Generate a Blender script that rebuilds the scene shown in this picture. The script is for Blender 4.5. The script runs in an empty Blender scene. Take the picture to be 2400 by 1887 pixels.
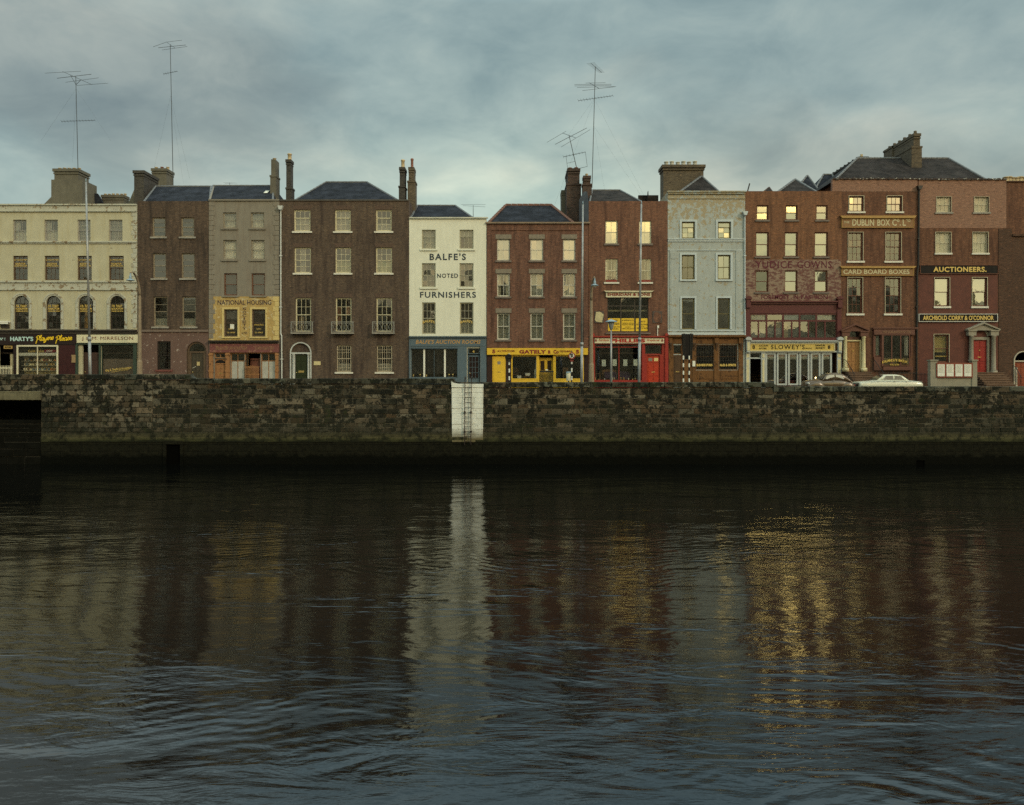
import bpy, math, random
from mathutils import Vector, Matrix
random.seed(7)
R = math.radians
sc = bpy.context.scene
COL = sc.collection
# ---------------------------------------------------------------- measures
# house fronts stand on Y=0, the camera on the opposite quay at Y=-60;
# the photograph shows the fronts at 30 px per metre, eye level on row 885
CZ = 1.17
HOR = 885.0
FOC = 1800.0
def X(px, D=60.0): return (px - 1200.0) * D / FOC
def Z(py, D=60.0): return CZ + (HOR - py) * D / FOC
def P(px, py, D): return Vector((X(px, D), D - 60.0, Z(py, D)))
def ground(x): return 0.42 * (21 - x) / 61 if x < 21 else 0.0
WATER_Z = -4.13
WALL_D = 47.0

def lin(h):
    h = h.lstrip('#')
    v = [int(h[i:i + 2], 16) / 255 for i in (0, 2, 4)]
    return tuple(a / 12.92 if a <= .04045 else ((a + .055) / 1.055) ** 2.4 for a in v) + (1,)
def c3(*a): return (a[0], a[1], a[2], 1)

# ---------------------------------------------------------------- materials
class N:
    def __init__(s, name):
        s.m = bpy.data.materials.new(name); s.m.use_nodes = True
        s.t = s.m.node_tree; s.t.nodes.clear()
        s.out = s.t.nodes.new('ShaderNodeOutputMaterial')
    def n(s, typ, **kw):
        o = s.t.nodes.new('ShaderNode' + typ)
        for k, v in kw.items():
            if k.startswith('i_'):
                o.inputs[int(k[2:]) if k[2:].isdigit() else k[2:].replace('_', ' ')].default_value = v
            else: setattr(o, k, v)
        return o
    def l(s, a, b): s.t.links.new(a, b)
    def coord(s, scale=(1, 1, 1), rot=(0, 0, 0)):
        tc = s.n('TexCoord'); mp = s.n('Mapping')
        mp.inputs['Scale'].default_value = scale; mp.inputs['Rotation'].default_value = rot
        s.l(tc.outputs['Object'], mp.inputs[0]); return mp.outputs[0]
    def noise(s, vec, scale, detail=4, rough=.55, dist=0):
        o = s.n('TexNoise'); o.inputs['Scale'].default_value = scale; o.inputs['Detail'].default_value = detail
        o.inputs['Roughness'].default_value = rough; o.inputs['Distortion'].default_value = dist
        s.l(vec, o.inputs['Vector']); return o.outputs['Fac']
    def ramp(s, fac, stops, interp='LINEAR'):
        o = s.n('ValToRGB'); o.color_ramp.interpolation = interp
        e = o.color_ramp.elements
        while len(e) < len(stops): e.new(0.5)
        for i, (p, c) in enumerate(stops):
            e[i].position = p; e[i].color = c if isinstance(c, tuple) else (c, c, c, 1)
        s.l(fac, o.inputs[0]); return o.outputs[0]
    def mix(s, fac, a, b, mode='MIX'):
        o = s.n('Mix', data_type='RGBA', blend_type=mode)
        for sock, v in ((o.inputs[0], fac), (o.inputs[6], a), (o.inputs[7], b)):
            if isinstance(v, (int, float)): sock.default_value = v
            elif isinstance(v, tuple): sock.default_value = v
            else: s.l(v, sock)
        return o.outputs[2]
    def math(s, op, a, b=0.0):
        o = s.n('Math', operation=op)
        for i, v in enumerate((a, b)):
            if isinstance(v, (int, float)): o.inputs[i].default_value = v
            else: s.l(v, o.inputs[i])
        return o.outputs[0]
    def bsdf(s, col, rough=.8, metal=0, spec=.3, bump=None, bstr=.3, bdist=.02):
        b = s.n('BsdfPrincipled'); b.inputs['Metallic'].default_value = metal
        b.inputs['Specular IOR Level'].default_value = spec
        if isinstance(col, tuple): b.inputs['Base Color'].default_value = col
        else: s.l(col, b.inputs['Base Color'])
        if isinstance(rough, (int, float)): b.inputs['Roughness'].default_value = rough
        else: s.l(rough, b.inputs['Roughness'])
        if bump is not None:
            bp = s.n('Bump'); bp.inputs['Strength'].default_value = bstr; bp.inputs['Distance'].default_value = bdist
            s.l(bump, bp.inputs['Height']); s.l(bp.outputs[0], b.inputs['Normal'])
        s.l(b.outputs[0], s.out.inputs[0]); return b

def mul(c, k): return (c[0] * k, c[1] * k, c[2] * k, 1)

def paint(name, c, var=.25, sc_=2.0, rough=.55, spec=.35, metal=0, dirt=None, bump=.15, stretch=(1, 1, 1)):
    """plain paint / render / stone with uneven tone"""
    s = N(name); v = s.coord(stretch)
    n1 = s.noise(v, sc_, 6, .62); n2 = s.noise(v, sc_ * 9, 3)
    f = s.ramp(n1, [(.3, 0.0), (.72, 1.0)])
    col = s.mix(f, mul(c, 1 - var), mul(c, 1 + var * .5))
    col = s.mix(s.math('MULTIPLY', n2, .22), col, mul(c, .55))
    if dirt:
        v2 = s.coord((1.3, 1.3, .22))
        d = s.ramp(s.noise(v2, 2.6, 7, .65), [(.50, 0.0), (.74, .8)])
        col = s.mix(d, col, dirt)
    s.bsdf(col, rough, metal, spec, n2 if bump else None, bump, .01)
    return s.m

def brick(name, ca, cb, mortar, stain, bw=.225, bh=.075, mw=.009, amount=.62, stain2=None):
    s = N(name); ca, cb, mortar = mul(ca, .84), mul(cb, .84), mul(mortar, .8)
    tc = s.n('TexCoord'); sep = s.n('SeparateXYZ'); s.l(tc.outputs['Object'], sep.inputs[0])
    comb = s.n('CombineXYZ'); s.l(s.math('ADD', sep.outputs[0], sep.outputs[1]), comb.inputs[0]); s.l(sep.outputs[2], comb.inputs[1])
    b = s.n('TexBrick'); s.l(comb.outputs[0], b.inputs['Vector'])
    b.inputs['Color1'].default_value = ca; b.inputs['Color2'].default_value = cb; b.inputs['Mortar'].default_value = mortar
    b.inputs['Scale'].default_value = 1; b.inputs['Mortar Size'].default_value = mw
    b.inputs['Brick Width'].default_value = bw; b.inputs['Row Height'].default_value = bh
    b.inputs['Bias'].default_value = -.1; b.inputs['Mortar Smooth'].default_value = .3
    v = s.coord((1, 1, 1)); vs = s.coord((.62, .62, 2.2))
    blot = s.ramp(s.noise(v, .55, 7, .65), [(.36, 0.0), (.70, 1.0)])
    col = s.mix(s.math('MULTIPLY', blot, amount), b.outputs['Color'], stain)
    # single odd bricks, paler or darker, in flat streaks along the courses
    odd = s.ramp(s.noise(vs, 5.5, 5, .7), [(.54, 0.0), (.66, 1.0)])
    col = s.mix(s.math('MULTIPLY', odd, .75), col, mul(ca, 1.8))
    odd2 = s.ramp(s.noise(vs, 4.1, 5, .7), [(.52, 0.0), (.66, 1.0)])
    col = s.mix(s.math('MULTIPLY', odd2, .7), col, mul(cb, .45))
    if stain2:
        v2 = s.coord((1.2, 1.2, .16))
        d = s.ramp(s.noise(v2, 2.0, 7, .66), [(.46, 0.0), (.68, .85)])
        col = s.mix(d, col, mul(stain2, .62))
        d2 = s.ramp(s.noise(s.coord((1.1, 1.1, .12)), 1.9, 9, .7), [(.54, 0.0), (.74, .5)])
        col = s.mix(d2, col, mul(stain2, .5))
    s.bsdf(col, .88, 0, .2, b.outputs['Fac'], .5, -.006)
    return s.m

def peeling(name, base, under, thr=.62, sc_=1.3, zlo=None, zhi=None, dirt=None, var=.14):
    """painted render whose coat has come off in patches (more between zlo and zhi)"""
    s = N(name); v = s.coord((1, 1, 1))
    n1 = s.noise(v, 1.1, 7, .65); n3 = s.noise(v, 14, 4, .6)
    col = s.mix(s.ramp(n1, [(.3, 0.0), (.7, 1.0)]), mul(base, 1 - var), mul(base, 1 + var * .4))
    col = s.mix(s.math('MULTIPLY', n3, .28), col, mul(base, .66))
    if dirt:
        v2 = s.coord((1.5, 1.5, .16))
        d = s.ramp(s.noise(v2, 1.9, 8, .68), [(.47, 0.0), (.78, .75)])
        col = s.mix(d, col, dirt)
    p = s.noise(v, sc_, 9, .66, .4)
    if zlo is not None:
        tc = s.n('TexCoord'); sp = s.n('SeparateXYZ'); s.l(tc.outputs['Object'], sp.inputs[0])
        mr = s.n('MapRange'); s.l(sp.outputs[2], mr.inputs[0])
        mr.inputs[1].default_value = zlo; mr.inputs[2].default_value = zhi; mr.inputs[3].default_value = 0; mr.inputs[4].default_value = .14
        p = s.math('ADD', p, mr.outputs[0])
    k = s.ramp(p, [(thr, 0.0), (thr + .025, 1.0)])
    col = s.mix(k, col, s.mix(n3, mul(under, .7), mul(under, 1.25)))
    s.bsdf(col, .85, 0, .2, k, .4, -.008)
    return s.m

def worn_sign(name, fresh, under, thr=.5, sc_=1.6):
    """paint worn off brickwork along the courses"""
    s = N(name); v = s.coord((1, 1, 2.0)); vb = s.coord((.5, .5, .5))
    a = s.noise(v, sc_, 9, .72, .3); b = s.noise(vb, 1.1, 4, .6)
    f = s.math('ADD', s.math('MULTIPLY', a, .72), s.math('MULTIPLY', b, .28))
    k = s.ramp(f, [(thr - .02, 0.0), (thr + .045, 1.0)])
    n3 = s.noise(v, 10, 5, .7)
    col = s.mix(k, s.mix(n3, mul(fresh, .75), mul(fresh, 1.2)), s.mix(n3, mul(under, .55), mul(under, 1.15)))
    s.bsdf(col, .88, 0, .2); return s.m

def slate(name, c):
    s = N(name); tc = s.n('TexCoord'); sep = s.n('SeparateXYZ'); s.l(tc.outputs['Object'], sep.inputs[0])
    comb = s.n('CombineXYZ'); s.l(sep.outputs[0], comb.inputs[0]); s.l(s.math('ADD', s.math('MULTIPLY', sep.outputs[1], .8), sep.outputs[2]), comb.inputs[1])
    b = s.n('TexBrick'); s.l(comb.outputs[0], b.inputs['Vector'])
    b.inputs['Color1'].default_value = mul(c, .7); b.inputs['Color2'].default_value = mul(c, 1.35); b.inputs['Mortar'].default_value = mul(c, .35)
    b.inputs['Scale'].default_value = 1; b.inputs['Mortar Size'].default_value = .012; b.inputs['Brick Width'].default_value = .32; b.inputs['Row Height'].default_value = .22
    v = s.coord(); n1 = s.noise(v, 1.2, 7, .65)
    col = s.mix(s.ramp(n1, [(.42, 0.0), (.72, .8)]), b.outputs['Color'], mul(c, 2.6))
    col = s.mix(s.ramp(s.noise(v, 5, 5, .6), [(.6, 0.0), (.7, .6)]), col, (.03, .032, .022, 1))
    s.bsdf(col, .85, 0, .08, b.outputs['Fac'], .6, -.012); return s.m

def glass(name, refl=.3, tint=(.75, .75, .7, 1), wav=.018):
    s = N(name); t = s.n('BsdfTransparent'); t.inputs[0].default_value = tint
    g = s.n('BsdfGlossy'); g.inputs['Roughness'].default_value = .015; g.inputs[0].default_value = (1, 1, 1, 1)
    lw = s.n('LayerWeight'); lw.inputs[0].default_value = .35
    f = s.math('ADD', s.math('MULTIPLY', lw.outputs['Fresnel'], .45), refl)
    bp = s.n('Bump'); bp.inputs['Strength'].default_value = wav * 4; bp.inputs['Distance'].default_value = .02
    s.l(s.noise(s.coord(), 2.4, 2, .4), bp.inputs['Height']); s.l(bp.outputs[0], g.inputs['Normal'])
    m = s.n('MixShader'); s.l(f, m.inputs[0]); s.l(t.outputs[0], m.inputs[1]); s.l(g.outputs[0], m.inputs[2])
    s.l(m.outputs[0], s.out.inputs[0]); return s.m

def lamp_mat(name, c, strength):
    s = N(name); e = s.n('Emission'); e.inputs[0].default_value = c; e.inputs[1].default_value = strength
    s.l(e.outputs[0], s.out.inputs[0]); return s.m

# ---------------------------------------------------------------- mesh builder
def world_loc(o):
    v = Vector((0, 0, 0))
    while o: v += o.location; o = o.parent
    return v

class MB:
    def __init__(s): s.v = []; s.f = []; s.mi = []; s.cur = 0; s.cols = []
    def add(s, vs, fs):
        b = len(s.v); s.v += [Vector(p) for p in vs]
        for f in fs: s.f.append([b + i for i in f]); s.mi.append(s.cur)
    def quad(s, *p): s.add(p, [list(range(len(p)))])
    def box(s, x0, x1, y0, y1, z0, z1):
        if x0 > x1: x0, x1 = x1, x0
        if z0 > z1: z0, z1 = z1, z0
        if y0 > y1: y0, y1 = y1, y0
        s.add([(x0, y0, z0), (x1, y0, z0), (x1, y1, z0), (x0, y1, z0), (x0, y0, z1), (x1, y0, z1), (x1, y1, z1), (x0, y1, z1)],
              [[0, 3, 2, 1], [4, 5, 6, 7], [0, 1, 5, 4], [1, 2, 6, 5], [2, 3, 7, 6], [3, 0, 4, 7]])
        return s
    def prism(s, poly, y0, y1):
        """poly: (x, z) counter-clockwise seen from the river"""
        n = len(poly)
        s.add([(x, y0, z) for x, z in poly] + [(x, y1, z) for x, z in poly],
              [list(range(n)), [2 * n - 1 - i for i in range(n)]] + [[i, n + i, n + (i + 1) % n, (i + 1) % n] for i in range(n)])
        return s
    def tube(s, pts, r, n=6, r1=None, caps=True):
        pts = [Vector(p) for p in pts]; m = len(pts); rings = []
        for i, p in enumerate(pts):
            d = (pts[min(i + 1, m - 1)] - pts[max(i - 1, 0)])
            if d.length < 1e-9: d = Vector((0, 0, 1))
            d.normalize(); a = d.cross(Vector((0, 1, 0)))
            if a.length < .05: a = d.cross(Vector((1, 0, 0)))
            a.normalize(); b = d.cross(a)
            rr = r if r1 is None else r + (r1 - r) * i / max(1, m - 1)
            rings.append([p + (a * math.cos(t) + b * math.sin(t)) * rr for t in [2 * math.pi * k / n for k in range(n)]])
        vs = [q for g in rings for q in g]; fs = []
        for i in range(m - 1):
            for k in range(n): fs.append([i * n + k, (i + 1) * n + k, (i + 1) * n + (k + 1) % n, i * n + (k + 1) % n])
        if caps: fs += [list(range(n)), [(m - 1) * n + k for k in reversed(range(n))]]
        s.add(vs, fs); return s
    def lathe(s, prof, c, n=14):
        vs = []; fs = []; m = len(prof)
        for r, z in prof:
            for k in range(n):
                t = 2 * math.pi * k / n; vs.append((c[0] + r * math.cos(t), c[1] + r * math.sin(t), c[2] + z))
        for i in range(m - 1):
            for k in range(n): fs.append([i * n + k, i * n + (k + 1) % n, (i + 1) * n + (k + 1) % n, (i + 1) * n + k])
        fs += [[k for k in reversed(range(n))], [(m - 1) * n + k for k in range(n)]]
        s.add(vs, fs); return s
    def ring_arc(s, cx, cz, r0, r1, y0, y1, a0=0.0, a1=math.pi, n=16, ry=None):
        """flat arch moulding between radius r0 and r1 in the facade plane"""
        for i in range(n):
            t, u = a0 + (a1 - a0) * i / n, a0 + (a1 - a0) * (i + 1) / n
            s.prism([(cx + r0 * math.cos(t), cz + r0 * math.sin(t)), (cx + r1 * math.cos(t), cz + r1 * math.sin(t)),
                     (cx + r1 * math.cos(u), cz + r1 * math.sin(u)), (cx + r0 * math.cos(u), cz + r0 * math.sin(u))], y0, y1)
        return s
    def wall(s, x0, x1, z0, z1, y, ops, rev, thick=None):
        """front sheet at y with openings (x0,x1,z0,z1,arch) and reveals running back by rev"""
        xs = sorted({x0, x1} | {o[k] for o in ops for k in (0, 1) if x0 < o[k] < x1})
        zs = sorted({z0, z1} | {o[k] for o in ops for k in (2, 3) if z0 < o[k] < z1})
        for i in range(len(xs) - 1):
            j = 0
            while j < len(zs) - 1:
                mx = (xs[i] + xs[i + 1]) / 2; mz = (zs[j] + zs[j + 1]) / 2
                if not any(o[0] < mx < o[1] and o[2] < mz < o[3] for o in ops):
                    s.quad((xs[i], y, zs[j]), (xs[i + 1], y, zs[j]), (xs[i + 1], y, zs[j + 1]), (xs[i], y, zs[j + 1]))
                j += 1
        for o in ops:
            a, b, c, d = o[:4]; yb = y + rev
            arch = o[4] if len(o) > 4 else False
            a, b, c, d = max(a, x0), min(b, x1), max(c, z0), min(d, z1)
            zt = d
            if arch:
                r = (b - a) / 2; cx = (a + b) / 2; zt = d - r; n = 18
                arc = [(cx - r * math.cos(math.pi * k / n), zt + r * math.sin(math.pi * k / n)) for k in range(n + 1)]
                for k in range(n):
                    p, q = arc[k], arc[k + 1]; cor = a if k < n / 2 else b
                    s.add([(cor, y, d), (p[0], y, p[1]), (q[0], y, q[1])], [[0, 1, 2]])
                    s.quad((p[0], y, p[1]), (p[0], yb, p[1]), (q[0], yb, q[1]), (q[0], y, q[1]))
            else:
                s.quad((a, y, d), (a, yb, d), (b, yb, d), (b, y, d))
            s.quad((a, y, c), (a, yb, c), (a, yb, zt), (a, y, zt))
            s.quad((b, y, c), (b, y, zt), (b, yb, zt), (b, yb, c))
            s.quad((a, y, c), (b, y, c), (b, yb, c), (a, yb, c))
        return s
    def build(s, name, mats, parent=None, smooth=False, bevel=0):
        if not isinstance(mats, (list, tuple)): mats = [mats]
        off = world_loc(parent) if parent else Vector((0, 0, 0))
        origin = Vector((0, 0, 0))
        if parent is None and s.v:
            origin = Vector(((min(p.x for p in s.v) + max(p.x for p in s.v)) / 2, (min(p.y for p in s.v) + max(p.y for p in s.v)) / 2, min(p.z for p in s.v)))
            off = origin
        me = bpy.data.meshes.new(name); me.from_pydata([p - off for p in s.v], [], s.f)
        for m in mats: me.materials.append(m)
        if len(mats) > 1: me.polygons.foreach_set('material_index', s.mi)
        if smooth:
            me.polygons.foreach_set('use_smooth', [True] * len(me.polygons))
        o = bpy.data.objects.new(name, me); COL.objects.link(o)
        o.parent = parent
        if parent is None: o.location = origin
        if bevel:
            md = o.modifiers.new('bevel', 'BEVEL'); md.width = bevel; md.segments = 2; md.limit_method = 'ANGLE'
        return o

def tag(o, label=None, cat=None, group=None, kind=None):
    if label: o['label'] = label
    if cat: o['category'] = cat
    if group: o['group'] = group
    if kind: o['kind'] = kind
    return o
def thing(name, label, cat, loc, group=None):
    o = bpy.data.objects.new(name, None); COL.objects.link(o); o.location = loc; o.empty_display_size = .2
    return tag(o, label, cat, group)

# ---------------------------------------------------------------- lettering
TEXTS = []
def text(parent, body, x0, x1, zt, zb, y, mat, name='lettering', bold=.012, shear=0.0, arc=0.0, rot=0.0, depth=.012, spacing=1.0):
    """letters filling the box x0..x1, zb..zt (metres), standing proud of y"""
    cu = bpy.data.curves.new(name, 'FONT'); cu.body = body; cu.size = 1; cu.offset = bold; cu.shear = shear
    cu.extrude = .02; cu.resolution_u = 3; cu.space_character = spacing; cu.align_x = 'CENTER'
    o = bpy.data.objects.new('tmp', cu); COL.objects.link(o)
    TEXTS.append((o, parent, x0, x1, zt, zb, y, mat, name, arc, rot, depth))
def flush_texts():
    bpy.context.view_layer.update(); dg = bpy.context.evaluated_depsgraph_get()
    for o, parent, x0, x1, zt, zb, y, mat, name, arc, rot, depth in TEXTS:
        me = bpy.data.meshes.new_from_object(o.evaluated_get(dg)); me.name = name
        vs = [v.co.copy() for v in me.vertices]
        ax, bx = min(v.x for v in vs), max(v.x for v in vs); ay, by = min(v.y for v in vs), max(v.y for v in vs)
        off = world_loc(parent); cx = (x0 + x1) / 2
        for i, v in enumerate(me.vertices):
            u = (vs[i].x - ax) / (bx - ax); w = (vs[i].y - ay) / (by - ay)
            dx = x0 + u * (x1 - x0) - cx; dz = zb + w * (zt - zb) - (zb + zt) / 2
            dz += arc * (1 - (2 * u - 1) ** 2)
            ca, sa = math.cos(rot), math.sin(rot)
            px, pz = dx * ca - dz * sa, dx * sa + dz * ca
            v.co = Vector((cx + px, y - depth * (.5 + .5 * (1 if vs[i].z > 0 else -1)) , (zb + zt) / 2 + pz)) - off
        me.materials.clear(); me.materials.append(mat)
        n = bpy.data.objects.new(name, me); COL.objects.link(n); n.parent = parent
        cu = o.data; bpy.data.objects.remove(o); bpy.data.curves.remove(cu)
def ptext(parent, body, px0, px1, py0, py1, y, mat, **k):
    D = 60 + y
    text(parent, body, X(px0, D), X(px1, D), Z(py0, D), Z(py1, D), y, mat, **k)
RECT = {}
# ---------------------------------------------------------------- shared materials
GLASS = glass('old_window_glass', .13)
GLASSB = glass('bright_window_glass', .34, (.55, .55, .5, 1), .018)
GLASSD = glass('shop_glass', .09, (.85, .85, .82, 1), .02)
CREAMW = paint('cream_gloss', c3(.62, .58, .42), .15, 3, .45)
WHITEW = paint('white_gloss', c3(.72, .72, .64), .12, 3, .45)
GREYW = paint('grey_woodwork', c3(.30, .29, .26), .2, 3, .5)
BROWNW = paint('brown_woodwork', c3(.10, .065, .04), .3, 3, .5)
DARKW = paint('dark_woodwork', c3(.045, .035, .028), .3, 3, .5)
REDBROWNW = paint('red_brown_woodwork', c3(.14, .05, .03), .3, 3, .5)
STONE = paint('sill_stone', c3(.30, .28, .24), .3, 4, .8, dirt=c3(.12, .11, .09))
SILLDARK = paint('dark_sill', c3(.16, .13, .11), .3, 4, .8)
SILLWHITE = paint('white_sill', c3(.62, .60, .52), .15, 4, .7)
SILLBLUE = paint('pale_blue_sill', c3(.46, .52, .54), .15, 4, .7)
NET = paint('net_curtain', c3(.66, .64, .54), .12, 6, .9, stretch=(6, 6, .6))
NETGREY = paint('grey_net_curtain', c3(.42, .42, .38), .15, 6, .9, stretch=(6, 6, .6))
BLIND = paint('roller_blind', c3(.075, .06, .05), .2, 2, .9)
BLINDPALE = paint('pale_roller_blind', c3(.62, .50, .22), .12, 2, .9)
BRASS = paint('brass', c3(.70, .52, .20), .2, 6, .3, .5, .8)
IRON = paint('black_iron', c3(.018, .017, .016), .3, 6, .5)
LEAD = paint('lead', c3(.13, .135, .14), .3, 3, .6)
POT = paint('clay_pot', c3(.48, .38, .23), .3, 3, .85)
POTRED = paint('red_clay_pot', c3(.24, .11, .08), .3, 3, .85)
POTPALE = paint('pale_clay_pot', c3(.50, .49, .43), .2, 3, .85)
GOLD = paint('gold_leaf', c3(.62, .44, .12), .15, 8, .5, bump=0)
BLACKPAINT = paint('black_paint', c3(.016, .014, .013), .3, 3, .7, .12)
PAPER = paint('paper', c3(.70, .70, .62), .08, 5, .9, bump=0)
SLATE = slate('blue_slate', c3(.014, .016, .022))
SLATEB = slate('brown_slate', c3(.020, .017, .016))
CHBRICK = brick('chimney_brick', c3(.062, .056, .05), c3(.032, .030, .029), c3(.15, .14, .125), c3(.04, .036, .033), amount=.7)
CHBRICKB = brick('buff_chimney_brick', c3(.125, .095, .062), c3(.075, .058, .042), c3(.19, .17, .13), c3(.06, .05, .04), amount=.6)
CHRED = brick('red_chimney_brick', c3(.085, .05, .042), c3(.05, .034, .03), c3(.14, .12, .10), c3(.025, .022, .021), amount=.6)
RENDERGREY = paint('grey_chimney_render', c3(.125, .115, .09), .3, 1.2, .9, dirt=c3(.08, .075, .055))
INTERIOR = paint('dim_interior', c3(.05, .035, .025), .3, 1, .9)

def sheet(mb, x0, x1, z0, z1, y, folds=9, amp=.02):
    n = folds * 6; vs = []; fs = []
    ph = random.random() * 6
    for i in range(n + 1):
        t = i / n; x = x0 + (x1 - x0) * t
        yy = y + amp * math.sin(t * folds * 2 * math.pi + ph) + amp * .6 * math.sin(t * folds * 3.7 + ph * 2)
        vs += [(x, yy, z0), (x + .01 * math.sin(t * 9 + ph), yy * .5 + y * .5, z1)]
    for i in range(n): fs.append([2 * i, 2 * i + 2, 2 * i + 3, 2 * i + 1])
    mb.add(vs, fs)

def pane_grid(mb, a, b, c, d, cols, rows, y, j=.004, arch=None):
    for i in range(cols):
        for k in range(rows):
            xa, xb = a + (b - a) * i / cols, a + (b - a) * (i + 1) / cols
            za, zb = c + (d - c) * k / rows, c + (d - c) * (k + 1) / rows
            tx, tz = random.uniform(-j, j), random.uniform(-j, j)
            mb.quad((xa, y - tx - tz, za), (xb, y + tx - tz, za), (xb, y + tx + tz, zb), (xa, y - tx + tz, zb))

def sash(mb, pm, a, b, c, d, cols, rows, y, st=.045, bw=.024, dp=.04):
    mb.box(a, a + st, y, y + dp, c, d); mb.box(b - st, b, y, y + dp, c, d)
    mb.box(a + st, b - st, y, y + dp, c, c + st * 1.1); mb.box(a + st, b - st, y, y + dp, d - st, d)
    for i in range(1, cols):
        x = a + st + (b - a - 2 * st) * i / cols; mb.box(x - bw / 2, x + bw / 2, y + .004, y + dp - .004, c + st * 1.1, d - st)
    for k in range(1, rows):
        z = c + st + (d - c - 2 * st) * k / rows; mb.box(a + st, b - st, y + .006, y + dp - .006, z - bw / 2, z + bw / 2)
    pane_grid(pm, a + st, b - st, c + st, d - st, cols, rows, y + dp * .55)

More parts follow.
